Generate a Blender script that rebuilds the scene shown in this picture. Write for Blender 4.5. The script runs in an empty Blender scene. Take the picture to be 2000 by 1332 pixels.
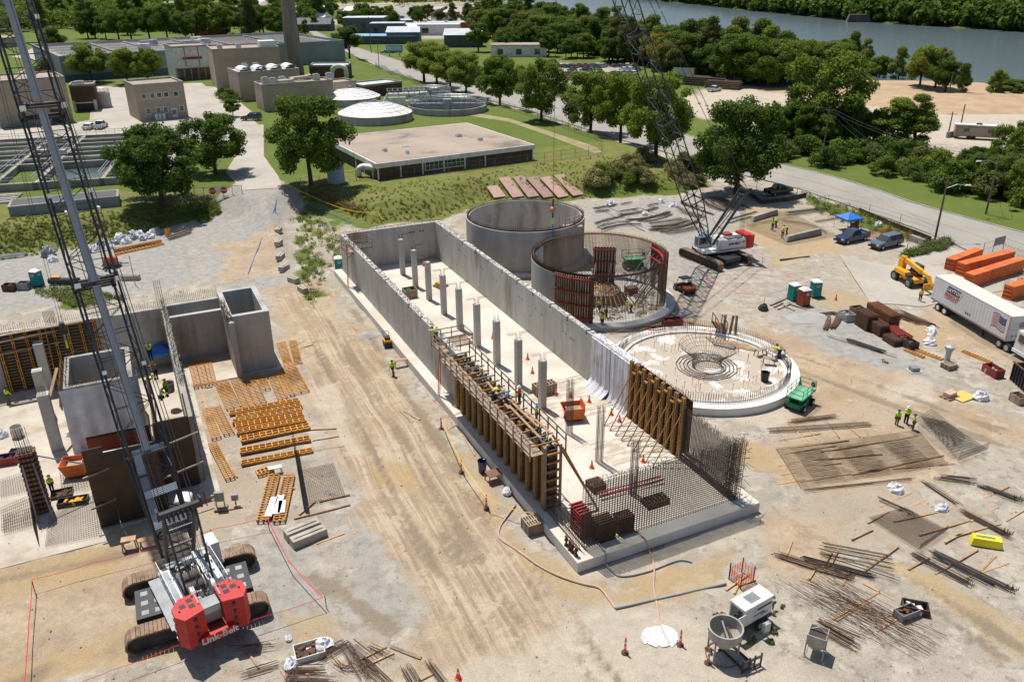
import bpy, math, random, bisect
import numpy as np
from mathutils import Vector, Matrix
R=math.radians; rnd=random.Random(7); sin,cos=math.sin,math.cos
S=bpy.context.scene; COL=S.collection
# ---------------- camera
CH,CF,CT,CR=38.5,1600.,R(24.55),R(0.35)
cam=bpy.data.cameras.new('camera'); co=bpy.data.objects.new('camera',cam); COL.objects.link(co)
cam.sensor_fit='HORIZONTAL'; cam.sensor_width=36; cam.lens=CF/2000*36; cam.clip_start=.5; cam.clip_end=6000
co.matrix_world=Matrix.Translation((0,0,CH))@Matrix.Rotation(R(90)-CT,4,'X')@Matrix.Rotation(-CR,4,'Z')
S.camera=co
# ---------------- sky, sun, exposure
SAZ,SEL=R(-37),R(68)      # where the sun stands: azimuth from +Y towards +X, elevation
w=bpy.data.worlds.new('World'); S.world=w; w.use_nodes=True; nt=w.node_tree
sky=nt.nodes.new('ShaderNodeTexSky'); sky.sky_type='NISHITA'; sky.sun_disc=False
sky.sun_elevation=SEL; sky.sun_rotation=SAZ
nt.links.new(sky.outputs[0],nt.nodes['Background'].inputs[0]); nt.nodes['Background'].inputs[1].default_value=.088
sl=bpy.data.lights.new('sun','SUN'); sl.energy=4.9; sl.angle=R(.53); sl.color=(1,.955,.885)
so=bpy.data.objects.new('sun',sl); COL.objects.link(so)
sd=Vector((sin(SAZ)*cos(SEL),cos(SAZ)*cos(SEL),sin(SEL))); so.rotation_euler=sd.to_track_quat('Z','Y').to_euler(); so.location=sd*200
S.view_settings.view_transform='Standard'; S.view_settings.look='None'; S.view_settings.exposure=.22; S.view_settings.gamma=1
try: S.cycles.max_bounces=6; S.cycles.diffuse_bounces=3; S.cycles.transparent_max_bounces=8; S.cycles.use_denoising=True
except Exception: pass
# ---------------- pixel -> world (authoring aid: a pixel of the 2000x1332 photo and a height give a point)
def G(px,py,z=0.):
    dx,dy=px-1000,py-666; c,s=cos(CR),sin(CR); x,y=c*dx+s*dy,-s*dx+c*dy
    d=Vector((x/CF,cos(CT)-y/CF*sin(CT),-sin(CT)-y/CF*cos(CT))); t=(z-CH)/d.z
    return Vector((d.x*t,d.y*t,z))
def at_depth(px,py,D):
    dx,dy=px-1000,py-666; c,s=cos(CR),sin(CR); x,y=c*dx+s*dy,-s*dx+c*dy
    return Vector((x/CF*D,(cos(CT)-y/CF*sin(CT))*D,CH+(-sin(CT)-y/CF*cos(CT))*D))
# ---------------- terrain
def sdist(poly,X,Y):   # signed distance, positive inside
    P=np.array(poly,float)[:,:2]; d=np.full(X.shape,1e9); ins=np.zeros(X.shape,bool)
    for i in range(len(P)):
        a,b=P[i],P[(i+1)%len(P)]; e=b-a; L=e@e+1e-9
        t=np.clip(((X-a[0])*e[0]+(Y-a[1])*e[1])/L,0,1)
        d=np.minimum(d,np.hypot(X-a[0]-t*e[0],Y-a[1]-t*e[1]))
        c=((a[1]>Y)!=(b[1]>Y)); xi=(b[0]-a[0])*(Y-a[1])/((b[1]-a[1]) if abs(b[1]-a[1])>1e-9 else 1e-9)+a[0]
        ins^=c&(X<xi)
    return np.where(ins,d,-d)
def sm(t): t=np.clip(t,0,1); return t*t*(3-2*t)
def gp(pts,z=0): return [tuple(G(*p,z))[:2] for p in pts]
PLAT=gp([(-700,560),(0,490),(120,470),(250,458),(390,415),(455,425),(520,500),(575,585),(590,560),(585,440),(600,408),(720,440),(860,425),(950,392),(1150,392),(1300,385),(1395,368),(1330,322),(1230,290),(1120,252),(1032,222),(920,192),(835,165),(760,140),(700,112),(640,88),(560,60)])+[(-900,620),(-900,200)]
RIV=[(-300,1500),(60,950)]+gp([(1080,45),(1200,110),(1350,150),(1500,170),(1620,185),(1760,215),(1900,215),(2100,245),(2600,330)],-5)+gp([(3000,150),(2500,105),(2000,72),(1700,50),(1500,28),(1290,4)],-5)+[(260,1500)]
FARB=gp([(3000,150),(2500,105),(2000,72),(1700,50),(1500,28),(1290,4)],-5)+[(260,1500),(-300,2600),(3000,2600),(2600,300)]
def H(X,Y):
    X=np.asarray(X,float);Y=np.asarray(Y,float)
    z=2.6*sm(sdist(PLAT,X,Y)/7.)-9*sm(sdist(RIV,X,Y)/14.+.15)
    f=sdist(FARB,X,Y); z=z+np.clip(f-6,0,400)*.3
    return z
GRID=[]
def h(x,y):
    if not GRID: return float(H(np.array([x]),np.array([y]))[0])
    gx,gy,Z=GRID; i=min(max(bisect.bisect_right(gx,x)-1,0),len(gx)-2); j=min(max(bisect.bisect_right(gy,y)-1,0),len(gy)-2)
    u=min(max((x-gx[i])/(gx[i+1]-gx[i]),0),1); v=min(max((y-gy[j])/(gy[j+1]-gy[j]),0),1)
    return (Z[j][i]*(1-u)+Z[j][i+1]*u)*(1-v)+(Z[j+1][i]*(1-u)+Z[j+1][i+1]*u)*v
def T(px,py,dz=0.):     # terrain point under a pixel
    z=0.
    for _ in range(14):
        p=G(px,py,z); z=.5*z+.5*h(p.x,p.y)
    p=G(px,py,z+dz); return p
# ---------------- materials
MATS={}
def nodes(name):
    m=bpy.data.materials.new(name); m.use_nodes=True; t=m.node_tree; b=t.nodes['Principled BSDF']; MATS[name]=m
    def N(k,**kw):
        n=t.nodes.new('ShaderNode'+k)
        for a,v in kw.items():
            if a[0]=='i' and a[1:].isdigit(): n.inputs[int(a[1:])].default_value=v
            elif a in n.inputs: n.inputs[a].default_value=v
            else: setattr(n,a,v)
        return n
    def L(a,b_): t.links.new(a,b_)
    return m,t,b,N,L
def c4(c): return (c[0],c[1],c[2],1)
def vecsrc(N,L,space,stretch):
    if space=='world': o=N('NewGeometry').outputs['Position']
    else: o=N('TexCoord').outputs['Object']
    mp=N('Mapping'); mp.inputs['Scale'].default_value=stretch; L(o,mp.inputs[0]); return mp.outputs[0]
def mix(N,L,fac,a,b,mode='MIX'):
    n=N('Mix',data_type='RGBA',blend_type=mode); 
    for v,i in ((fac,0),(a,6),(b,7)):
        if hasattr(v,'is_linked'): L(v,n.inputs[i])
        elif i==0: n.inputs[0].default_value=v
        else: n.inputs[i].default_value=c4(v)
    return n.outputs[2]
def ramp(N,L,src,a,b,lo=0,hi=1):
    r=N('MapRange'); L(src,r.inputs[0]); r.inputs[1].default_value=a; r.inputs[2].default_value=b; r.inputs[3].default_value=lo; r.inputs[4].default_value=hi; return r.outputs[0]
def noise(N,L,vec,s,det=5,rough=.55):
    n=N('TexNoise'); n.inputs['Scale'].default_value=s; n.inputs['Detail'].default_value=det; n.inputs['Roughness'].default_value=rough; L(vec,n.inputs[0]); return n.outputs[0]
def mat(name,c1,c2=None,s=.6,rough=.8,metal=0.,bump=0.,bs=12.,spec=.3,space='world',stretch=(1,1,1),fine=.25,fs=9.,lo=.35,hi=.65,jit=0.,joint=None,c3=None,s3=.3):
    if name in MATS: return MATS[name]
    m,t,b,N,L=nodes(name); v=vecsrc(N,L,space,stretch)
    c2=c2 or tuple(x*.75 for x in c1)
    col=mix(N,L,ramp(N,L,noise(N,L,v,s),lo,hi),c1,c2)
    if c3: col=mix(N,L,ramp(N,L,noise(N,L,v,s3,6,.65),.56,.68),col,c3)
    if fine: col=mix(N,L,1.,col,mix(N,L,noise(N,L,v,fs,4,.7),(1-fine,)*3,(1+fine,)*3),'MULTIPLY')
    if jit:
        o=N('ObjectInfo').outputs['Random']; col=mix(N,L,1.,col,mix(N,L,o,(1-jit,)*3,(1+jit,)*3),'MULTIPLY')
    if joint:
        o=N('TexCoord').outputs['Object']; sx=N('SeparateXYZ'); L(o,sx.inputs[0]); ad=N('Math',operation='ADD'); L(sx.outputs[0],ad.inputs[0]); L(sx.outputs[1],ad.inputs[1])
        cb=N('CombineXYZ'); L(ad.outputs[0],cb.inputs[0]); L(sx.outputs[2],cb.inputs[1])
        bt=N('TexBrick'); bt.offset=joint[4] if len(joint)>4 else 0; L(cb.outputs[0],bt.inputs[0]); bt.inputs['Scale'].default_value=1; bt.inputs['Mortar Size'].default_value=joint[2]; bt.inputs['Brick Width'].default_value=joint[0]; bt.inputs['Row Height'].default_value=joint[1]
        k=joint[3]; bt.inputs['Color1'].default_value=(1,1,1,1); bt.inputs['Color2'].default_value=(.93,.93,.93,1); bt.inputs['Mortar'].default_value=(k,k,k,1)
        col=mix(N,L,1.,col,bt.outputs[0],'MULTIPLY')
    L(col,b.inputs['Base Color']); b.inputs['Roughness'].default_value=rough; b.inputs['Metallic'].default_value=metal; b.inputs['Specular IOR Level'].default_value=spec
    if bump:
        bp=N('Bump'); bp.inputs['Strength'].default_value=bump; bp.inputs['Distance'].default_value=.05; L(noise(N,L,v,bs,5,.65),bp.inputs['Height']); L(bp.outputs[0],b.inputs['Normal'])
    return m
concrete=mat('concrete',(.475,.455,.42),(.335,.322,.30),s=.5,rough=.85,bump=.15,bs=6,space='object',stretch=(1.6,1.6,.35),fine=.18,fs=5,joint=(2.4,2.65,.012,.72),c3=(.25,.185,.125),s3=.16,lo=.3,hi=.72)
concrete_new=mat('concrete_pale',(.60,.575,.53),(.50,.48,.44),s=.35,rough=.85,bump=.1,fine=.1,fs=3)
concrete_slab=mat('concrete_slab',(.60,.55,.475),(.47,.42,.355),s=.22,rough=.85,fine=.1,fs=2,c3=(.42,.36,.28),s3=.12)
concrete_old=mat('concrete_old',(.36,.33,.285),(.24,.22,.19),s=.4,rough=.9,fine=.2,fs=3)
pave=mat('pavement',(.41,.37,.315),(.33,.30,.255),s=.15,rough=.9,fine=.15,fs=1.5,c3=(.29,.26,.22),s3=.08)
rust=mat('rusty_steel',(.13,.062,.036),(.065,.038,.027),s=2.,rough=.85,fine=.3)
rebarm=mat('rebar_steel',(.15,.085,.05),(.085,.055,.038),s=1.,rough=.8,fine=.3)
rebard=mat('rebar_dark',(.085,.06,.045),(.06,.048,.042),s=1.,rough=.7,fine=.3)
wood=mat('lumber',(.46,.30,.165),(.33,.205,.115),s=1.5,rough=.85,fine=.25,jit=.2)
woodg=mat('weathered_lumber',(.36,.275,.195),(.22,.165,.12),s=1.5,rough=.9,fine=.25,jit=.15)
ply=mat('plywood_brown',(.21,.105,.06),(.14,.072,.045),s=.8,rough=.6,fine=.2,jit=.15)
plyd=mat('plywood_dark',(.05,.036,.028),(.085,.05,.032),s=.7,rough=.45,fine=.3)
formy=mat('form_yellow_timber',(.56,.275,.055),(.43,.19,.04),s=1.2,rough=.7,fine=.25,jit=.12)
formd=mat('form_brown_steel',(.42,.225,.065),(.30,.155,.045),s=1.5,rough=.7,fine=.25)
black=mat('black_paint',(.016,.018,.022),(.03,.03,.032),s=1.,rough=.45,fine=.2,spec=.5)
blackm=mat('dark_steel',(.03,.031,.035),(.055,.05,.048),s=1.,rough=.6,fine=.2)
greym=mat('grey_steel',(.28,.29,.30),(.2,.21,.22),s=1.,rough=.5,metal=.4,fine=.15)
galv=mat('galvanised_steel',(.46,.48,.50),(.36,.38,.40),s=1.,rough=.45,metal=.5,fine=.15)
white=mat('white_paint',(.70,.70,.68),(.56,.55,.52),s=.9,rough=.5,fine=.12,spec=.4,c3=(.48,.44,.38),s3=.9)
whitepl=mat('white_plastic',(.74,.74,.76),(.62,.63,.66),s=.7,rough=.45,fine=.1,spec=.4)
sheetm=mat('white_sheeting',(.66,.67,.71),(.50,.51,.55),s=.9,rough=.5,fine=.1,bump=.5,bs=2.2,c3=(.52,.46,.40),s3=.35)
red=mat('red_paint',(.55,.022,.018),(.42,.022,.02),s=1.3,rough=.5,fine=.15,spec=.4,c3=(.36,.07,.05),s3=1.1)
redd=mat('red_dull',(.32,.045,.035),(.22,.035,.03),s=.8,rough=.6,fine=.15)
orange=mat('orange_paint',(.66,.155,.035),(.52,.115,.03),s=1.2,rough=.6,fine=.2,jit=.15,c3=(.45,.17,.08),s3=.8)
orangec=mat('orange_plastic',(.80,.14,.03),(.7,.1,.03),s=.8,rough=.5,fine=.06)
yel=mat('yellow_paint',(.78,.37,.02),(.68,.30,.02),s=.8,rough=.45,fine=.1)
yelb=mat('bright_yellow',(.80,.68,.03),(.72,.58,.03),s=.8,rough=.5,fine=.06)
green=mat('green_paint',(.02,.23,.085),(.016,.16,.06),s=.8,rough=.45,fine=.12)
teal=mat('teal_plastic',(.02,.27,.24),(.016,.22,.2),s=.8,rough=.5,fine=.06)
terra=mat('rust_plastic',(.33,.075,.03),(.28,.06,.03),s=.8,rough=.5,fine=.06)
tanp=mat('tan_plastic',(.33,.235,.17),(.28,.2,.14),s=.8,rough=.5,fine=.06)
blue=mat('blue_tarp',(.025,.19,.62),(.02,.13,.47),s=1.5,rough=.5,fine=.12,bump=.3,bs=4)
bluep=mat('blue_car_paint',(.012,.035,.11),(.012,.03,.09),s=.8,rough=.18,fine=0,spec=.7)
slatep=mat('slate_car_paint',(.09,.135,.165),(.08,.12,.15),s=.8,rough=.2,fine=0,spec=.7)
blackp=mat('black_car_paint',(.008,.008,.010),(.01,.01,.012),s=.8,rough=.15,fine=0,spec=.7)
rubber=mat('rubber',(.025,.024,.023),(.045,.042,.038),s=3,rough=.9,fine=.2)
glass=mat('dark_glass',(.02,.03,.035),(.03,.04,.045),s=.5,rough=.06,fine=0,spec=.9)
trackm=mat('track_shoe',(.30,.20,.135),(.16,.115,.085),s=1.5,rough=.9,fine=.3,c3=(.36,.26,.17),s3=1.)
brickt=mat('tan_brick',(.43,.345,.27),(.36,.29,.225),s=.3,rough=.9,fine=.12,space='object',joint=(.5,.16,.012,.8,.5))
brickb=mat('brown_brick',(.115,.07,.048),(.085,.055,.04),s=.5,rough=.9,fine=.2,space='object',joint=(.5,.16,.012,.8,.5))
roofg=mat('roof_gravel',(.37,.295,.235),(.29,.235,.19),s=.12,rough=.95,fine=.15,fs=2,c3=(.17,.14,.115),s3=.07)
roofl=mat('roof_pale',(.52,.55,.56),(.43,.46,.48),s=.2,rough=.7,fine=.1)
wallbl=mat('bluegrey_wall',(.25,.28,.29),(.205,.235,.245),s=.2,rough=.85,fine=.1)
tealw=mat('teal_band',(.06,.13,.17),rough=.6)
domew=mat('dome_panel',(.80,.77,.71),(.68,.67,.64),s=.15,rough=.45,metal=.0,fine=.06)
tape=mat('red_tape',(.75,.03,.07),(.7,.03,.06),rough=.5,fine=0)
tapey=mat('yellow_tape',(.80,.52,.03),(.75,.47,.03),rough=.5,fine=0)
hose=mat('hose_pink',(.55,.36,.28),(.45,.29,.23),s=2,rough=.7,fine=.1)
hoseb=mat('hose_blue',(.05,.2,.55),rough=.6,fine=0)
pvc=mat('grey_pvc',(.33,.32,.31),(.25,.245,.24),s=1,rough=.5,fine=.1)
bark=mat('bark',(.085,.065,.048),(.045,.036,.028),s=3,rough=.95,fine=.3)
poleW=mat('wood_pole',(.17,.125,.09),(.12,.09,.065),s=1,rough=.9,fine=.2)
skin=mat('skin',(.42,.24,.16),(.36,.2,.13),rough=.6,fine=0)
hiviz=mat('hi_vis_yellow',(.50,.82,.02),(.42,.7,.02),s=4,rough=.8,fine=.15)
hivizo=mat('hi_vis_orange',(.85,.13,.02),rough=.8,fine=.1)
denim=mat('denim',(.035,.045,.075),(.05,.055,.075),s=4,rough=.9,fine=.2)
khaki=mat('khaki_trousers',(.16,.12,.08),(.11,.085,.06),s=4,rough=.9,fine=.2)
darkcl=mat('dark_clothing',(.02,.02,.024),(.03,.03,.034),s=4,rough=.9,fine=.2)
bootm=mat('boots',(.05,.03,.02),rough=.8)
hatw=mat('white_hard_hat',(.75,.75,.74),rough=.35,fine=0)
hatd=mat('dark_hard_hat',(.05,.06,.085),rough=.35,fine=0)
hatb=mat('blue_hard_hat',(.1,.28,.6),rough=.35,fine=0)
dash=mat('white_marking',(.62,.61,.58),(.5,.49,.46),s=3,rough=.8,fine=.1)
yline=mat('yellow_marking',(.60,.40,.12),(.45,.34,.18),s=2,rough=.8,fine=.1)
def leafmat(name,a,b,d):
    m,t,bs,N,L=nodes(name); t.nodes.remove(bs)
    v=vecsrc(N,L,'world',(1,1,1)); c=mix(N,L,ramp(N,L,noise(N,L,v,.55,3),.3,.7),a,b); c=mix(N,L,ramp(N,L,noise(N,L,v,.16,2),.35,.65,0,.6),c,d)
    c=mix(N,L,ramp(N,L,noise(N,L,v,2.6,3),.45,.8),c,d)
    c=mix(N,L,1.,c,mix(N,L,N('ObjectInfo').outputs['Random'],(.8,.84,.85),(1.22,1.14,1.05)),'MULTIPLY')
    df=N('BsdfPrincipled'); tr=N('BsdfTranslucent'); mx=N('MixShader',i0=.34); L(c,df.inputs['Base Color']); df.inputs['Roughness'].default_value=.75; df.inputs['Specular IOR Level'].default_value=.1; L(c,tr.inputs[0]); L(df.outputs[0],mx.inputs[1]); L(tr.outputs[0],mx.inputs[2]); L(mx.outputs[0],t.nodes['Material Output'].inputs[0])
    return m
leafd=leafmat('leaf_dark',(.088,.145,.025),(.056,.102,.019),(.145,.205,.037))
leafm=leafmat('leaf_mid',(.14,.205,.03),(.09,.148,.023),(.205,.26,.042))
leafl=leafmat('leaf_light',(.21,.265,.045),(.145,.205,.038),(.27,.31,.06))
leafy=leafmat('leaf_gold',(.32,.25,.03),(.22,.19,.03),(.38,.30,.04))
leafr=leafmat('leaf_olive',(.14,.165,.048),(.10,.135,.04),(.21,.20,.065))
bushy=leafmat('leaf_bloom',(.24,.24,.09),(.13,.165,.05),(.36,.32,.16))
weedm=leafmat('weed_green',(.11,.175,.04),(.15,.19,.045),(.20,.23,.07))
grassb=leafmat('dry_grass',(.30,.25,.10),(.22,.20,.07),(.36,.28,.13))
# ---------------- mesh building
class MB:
    def __init__(s): s.v=[];s.f=[];s.k=[];s.ms=[]
    def mi(s,m):
        if m not in s.ms: s.ms.append(m)
        return s.ms.index(m)
    def add(s,vs,fs,m):
        o=len(s.v); s.v+=[tuple(p) for p in vs]; i=s.mi(m)
        for f in fs: s.f.append(tuple(o+j for j in f)); s.k.append(i)
        return s
    def box(s,x0,y0,z0,x1,y1,z1,m,tp=0.):   # tp: taper of the top
        a,b=tp*(x1-x0)/2,tp*(y1-y0)/2
        v=[(x0,y0,z0),(x1,y0,z0),(x1,y1,z0),(x0,y1,z0),(x0+a,y0+b,z1),(x1-a,y0+b,z1),(x1-a,y1-b,z1),(x0+a,y1-b,z1)]
        return s.add(v,[(3,2,1,0),(4,5,6,7),(0,1,5,4),(1,2,6,5),(2,3,7,6),(3,0,4,7)],m)
    def cbox(s,x,y,z,sx,sy,sz,m,rz=0.,tp=0.):  # centred in plan, standing on z
        b=MB().box(-sx/2,-sy/2,0,sx/2,sy/2,sz,m,tp); c,d=cos(rz),sin(rz)
        return s.add([(x+p[0]*c-p[1]*d,y+p[0]*d+p[1]*c,z+p[2]) for p in b.v],b.f,m)
    def beam(s,a,b,w,hh,m,up=(0,0,1)):
        a,b=Vector(a),Vector(b); d=(b-a)
        if d.length<1e-6: return s
        d.normalize(); u=Vector(up); 
        if abs(d.dot(u))>.98: u=Vector((0,1,0))
        x=d.cross(u).normalized()*w/2; y=x.cross(d).normalized()*hh/2
        v=[a-x-y,a+x-y,a+x+y,a-x+y,b-x-y,b+x-y,b+x+y,b-x+y]
        return s.add(v,[(0,1,2,3),(7,6,5,4),(1,0,4,5),(2,1,5,6),(3,2,6,7),(0,3,7,4)],m)
    def bar(s,a,b,r,m,n=4,cap=False,r2=None):
        a,b=Vector(a),Vector(b); d=b-a
        if d.length<1e-6: return s
        d.normalize(); u=Vector((0,0,1)) if abs(d.z)<.9 else Vector((1,0,0)); x=d.cross(u).normalized(); y=x.cross(d); r2=r if r2 is None else r2
        v=[];
        for p,q in ((a,r),(b,r2)):
            for i in range(n): t=2*math.pi*(i+.5)/n; v.append(p+x*(q*cos(t))+y*(q*sin(t)))
        f=[(i,(i+1)%n,n+(i+1)%n,n+i) for i in range(n)]
        if cap: f+=[tuple(range(n-1,-1,-1)),tuple(range(n,2*n))]
        return s.add(v,f,m)
    def path(s,pts,r,m,n=4,closed=False):
        pts=[Vector(p) for p in pts]; k=len(pts)
        for i in range(k if closed else k-1): s.bar(pts[i],pts[(i+1)%k],r,m,n,cap=n>4)
        return s
    def tube(s,pts,r,m,n=6):   # one skin along a path
        pts=[Vector(p) for p in pts]; v=[];f=[]
        for i,p in enumerate(pts):
            d=(pts[min(i+1,len(pts)-1)]-pts[max(i-1,0)]).normalized(); u=Vector((0,0,1)) if abs(d.z)<.9 else Vector((1,0,0)); x=d.cross(u).normalized(); y=x.cross(d)
            rr=r[i] if isinstance(r,(list,tuple)) else r
            v+=[p+x*(rr*cos(2*math.pi*j/n))+y*(rr*sin(2*math.pi*j/n)) for j in range(n)]
        for i in range(len(pts)-1): f+=[(i*n+j,i*n+(j+1)%n,(i+1)*n+(j+1)%n,(i+1)*n+j) for j in range(n)]
        f+=[tuple(range(n-1,-1,-1)),tuple((len(pts)-1)*n+j for j in range(n))]
        return s.add(v,f,m)
    def lathe(s,prof,m,n=24,c=(0,0,0),a0=0.,a1=2*math.pi):
        full=abs(a1-a0-2*math.pi)<1e-6; k=n if full else n+1; v=[];f=[]; q=len(prof)
        for i in range(k):
            t=a0+(a1-a0)*i/n
            for r,z in prof: v.append((c[0]+r*cos(t),c[1]+r*sin(t),c[2]+z))
        for i in range(n):
            for j in range(q-1):
                a,b=i*q+j,((i+1)%k)*q+j; f.append((a,b,b+1,a+1))
        return s.add(v,f,m)
    def prism(s,poly,z0,z1,m):
        n=len(poly); v=[(p[0],p[1],z0) for p in poly]+[(p[0],p[1],z1) for p in poly]
        return s.add(v,[tuple(range(n-1,-1,-1)),tuple(range(n,2*n))]+[(i,(i+1)%n,n+(i+1)%n,n+i) for i in range(n)],m)
    def sphere(s,c,r,m,n=10,k=6,sz=1.,z0=-1.):
        prof=[(max(1e-3,r*cos(t)),r*sin(t)*sz) for t in [math.asin(z0)+(math.pi/2-math.asin(z0))*i/k for i in range(k+1)]]
        return s.lathe(prof,m,n,c)
    def quad(s,p,m): return s.add(p,[tuple(range(len(p)))],m)
    def ring(s,r0,r1,z0,z1,m,n=72,c=(0,0,0),a0=0.,a1=2*math.pi):
        s.lathe([(r0,z0),(r1,z0),(r1,z1),(r0,z1),(r0,z0)],m,n,c,a0,a1)
        if abs(a1-a0-2*math.pi)>1e-6:
            for t in (a0,a1): s.quad([(c[0]+r*cos(t),c[1]+r*sin(t),c[2]+z) for r,z in ((r0,z0),(r1,z0),(r1,z1),(r0,z1))],m)
        return s
    def merge(s,o,M=None):
        vs=[(M@Vector(p)) if M else p for p in o.v]; base=len(s.v); s.v+=[tuple(p) for p in vs]; idx=[s.mi(m) for m in o.ms]
        for f,k in zip(o.f,o.k): s.f.append(tuple(base+j for j in f)); s.k.append(idx[k])
        return s
    def obj(s,name,parent=None,label=None,cat=None,group=None,kind=None,loc=None,rz=0.,smooth=False):
        me=bpy.data.meshes.new(name); me.from_pydata(s.v,[],s.f)
        for m in s.ms: me.materials.append(m)
        me.polygons.foreach_set('material_index',s.k)
        if smooth:
            me.polygons.foreach_set('use_smooth',[True]*len(s.f))
            try: me.set_sharp_from_angle(angle=R(40))
            except Exception: pass
        o=bpy.data.objects.new(name,me); COL.objects.link(o); o.parent=parent
        if loc is not None: o.location=loc
        o.rotation_euler.z=rz
        return tag(o,label,cat,group,kind)
def tag(o,label=None,cat=None,group=None,kind=None):
    for k,v in (('label',label),('category',cat),('group',group),('kind',kind)):
        if v: o[k]=v
    return o
def thing(name,label,cat,loc=(0,0,0),rz=0.,group=None):
    o=bpy.data.objects.new(name,None); COL.objects.link(o); o.location=loc; o.rotation_euler.z=rz; o.empty_display_size=.3
    return tag(o,label,cat,group)
def dup(root,loc,rz=0.,label=None,group=None,scale=None):
    def cp(o,par):
        c=o.copy(); COL.objects.link(c); c.parent=par
        for ch in o.children: cp(ch,c)
        return c
    r=cp(root,None); r.location=loc; r.rotation_euler.z=rz
    if scale: r.scale=scale if isinstance(scale,tuple) else (scale,)*3
    if label: r['label']=label
    if group: r['group']=group
    return r
def ang(a,b): return math.atan2(b[1]-a[1],b[0]-a[0])
def pang(p,q,z=0.): return ang(G(*p,z),G(*q,z))
# ================= SETTING: ground sheet with material zones
def spread(a,b,step,lo,hi,g=1.12):
    c=list(np.arange(a,b+1e-6,step)); s=step; x=c[-1]
    while x<hi: s=min(s*g,60); x+=s; c.append(x)
    s=step; x=c[0]; L=[]
    while x>lo: s=min(s*g,60); x-=s; L.append(x)
    return np.array(L[::-1]+c)
gx=spread(-72,92,.42,-1500,2600); gy=spread(28,170,.42,-60,2600)
X,Y=np.meshgrid(gx,gy); Z=H(X,Y)
nr=np.random.RandomState(3)
def vnoise(X,Y,s,seed):
    r=np.random.RandomState(seed).rand(64,64); x=X/s%64; y=Y/s%64; i=np.floor(x).astype(int); j=np.floor(y).astype(int); u=sm(x-i); v=sm(y-j); i%=64;j%=64; a=(i+1)%64; b=(j+1)%64
    return (r[j,i]*(1-u)+r[j,a]*u)*(1-v)+(r[b,i]*(1-u)+r[b,a]*u)*v
wob=(vnoise(X,Y,5,1)-.5)*3.4+(vnoise(X,Y,1.7,2)-.5)*1.6
def zone(polys,feather=2.,wb=1.,z=0):
    o=np.zeros(X.shape)
    for p in polys:
        P=gp(p,z) if p[0][0]!=None else p
        o=np.maximum(o,sm((sdist(P,X,Y)+wob*wb)/feather+.5))
    return o
A={}
A['dirt']=zone([[(520,560),(620,540),(720,640),(860,860),(1010,1040),(1120,1160),(1260,1332),(1100,1500),(700,1400),(840,1200),(700,1000),(620,800),(560,660)],
 [(430,470),(560,450),(560,530),(430,545)],[(-100,1040),(330,1010),(420,1130),(80,1332),(-200,1400)],[(1440,880),(1700,820),(1900,900),(1850,960),(1560,965)],
 [(1480,640),(1640,700),(2050,860),(2050,920),(1700,790),(1560,860),(1420,800)],[(1480,1010),(1700,1010),(1640,1120),(1500,1110)],[(1140,560),(1330,600),(1480,740),(1260,620)],[(1720,640),(1830,600),(1990,700),(1980,730)]],4.)
A['ochre']=zone([[(1080,1080),(1190,1145),(1380,1085),(1450,1090),(1400,1150),(1250,1190),(1180,1215),(1060,1170),(960,1040),(900,930),(880,870),(920,900),(1000,1020)],[(560,1195),(620,1195),(640,1245),(575,1260)],
 [(740,905),(790,905),(800,945),(740,940)],[(1500,390),(1560,420),(1640,500),(1520,520),(1440,450)],[(100,1085),(240,1060),(240,1100),(-60,1180),(-60,1130)],[(-60,1300),(260,1235),(330,1262),(-60,1360)],[(1600,560),(1720,600),(1640,620),(1560,580)],
 [(1750,640),(1790,640),(1870,705),(1800,680)],[(1440,860),(1500,880),(1560,960),(1480,920)],[(1740,1100),(1900,1190),(1990,1250),(1990,1290),(1860,1200),(1700,1110)]],2.4,.8)
A['pale']=zone([[(900,930),(1000,1010),(1120,1122),(1480,1000),(1460,1060),(1240,1105),(1130,1140),(1080,1080),(1010,1010)],[(1260,1230),(1300,1240),(1330,1265),(1260,1262)],[(1400,790),(1520,810),(1560,800),(1500,850),(1390,835)],[(1740,765),(1800,755),(1815,800),(1750,790)],
 [(1020,1230),(1180,1160),(1420,1260),(1600,1350),(1000,1500),(760,1330)],[(620,760),(660,740),(690,880),(650,850)]],2.4,.9)
GR=np.maximum(sm(sdist(PLAT,X,Y)/2.5+wob*.25+.6),0)
ramp_=sm(sdist(gp([(395,430),(470,372),(560,372),(600,400),(590,450),(600,600),(380,600)]),X,Y)/2+.5+wob*.2)
A['grass']=GR*(1-ramp_)
A['grass']=np.maximum(A['grass'],zone([[(1560,385),(1650,415),(1760,452),(1850,490),(1840,500),(1740,468),(1690,455),(1600,415)],[(1700,380),(1800,418),(1900,446),(1990,470),(2050,478),(2050,380),(1500,250),(1380,280),(1500,332)],[(1810,500),(1862,482),(1850,500),(1760,515),(1800,505)]],1.5,.3))
A['grass']=np.maximum(A['grass'],zone([[(570,420),(620,400),(680,470),(690,500),(650,520),(615,600),(580,560)],[(60,560),(140,555),(250,575),(150,590)]],3,1.)*np.clip(vnoise(X,Y,2.2,9)*2.4-.7,0,1))
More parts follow.
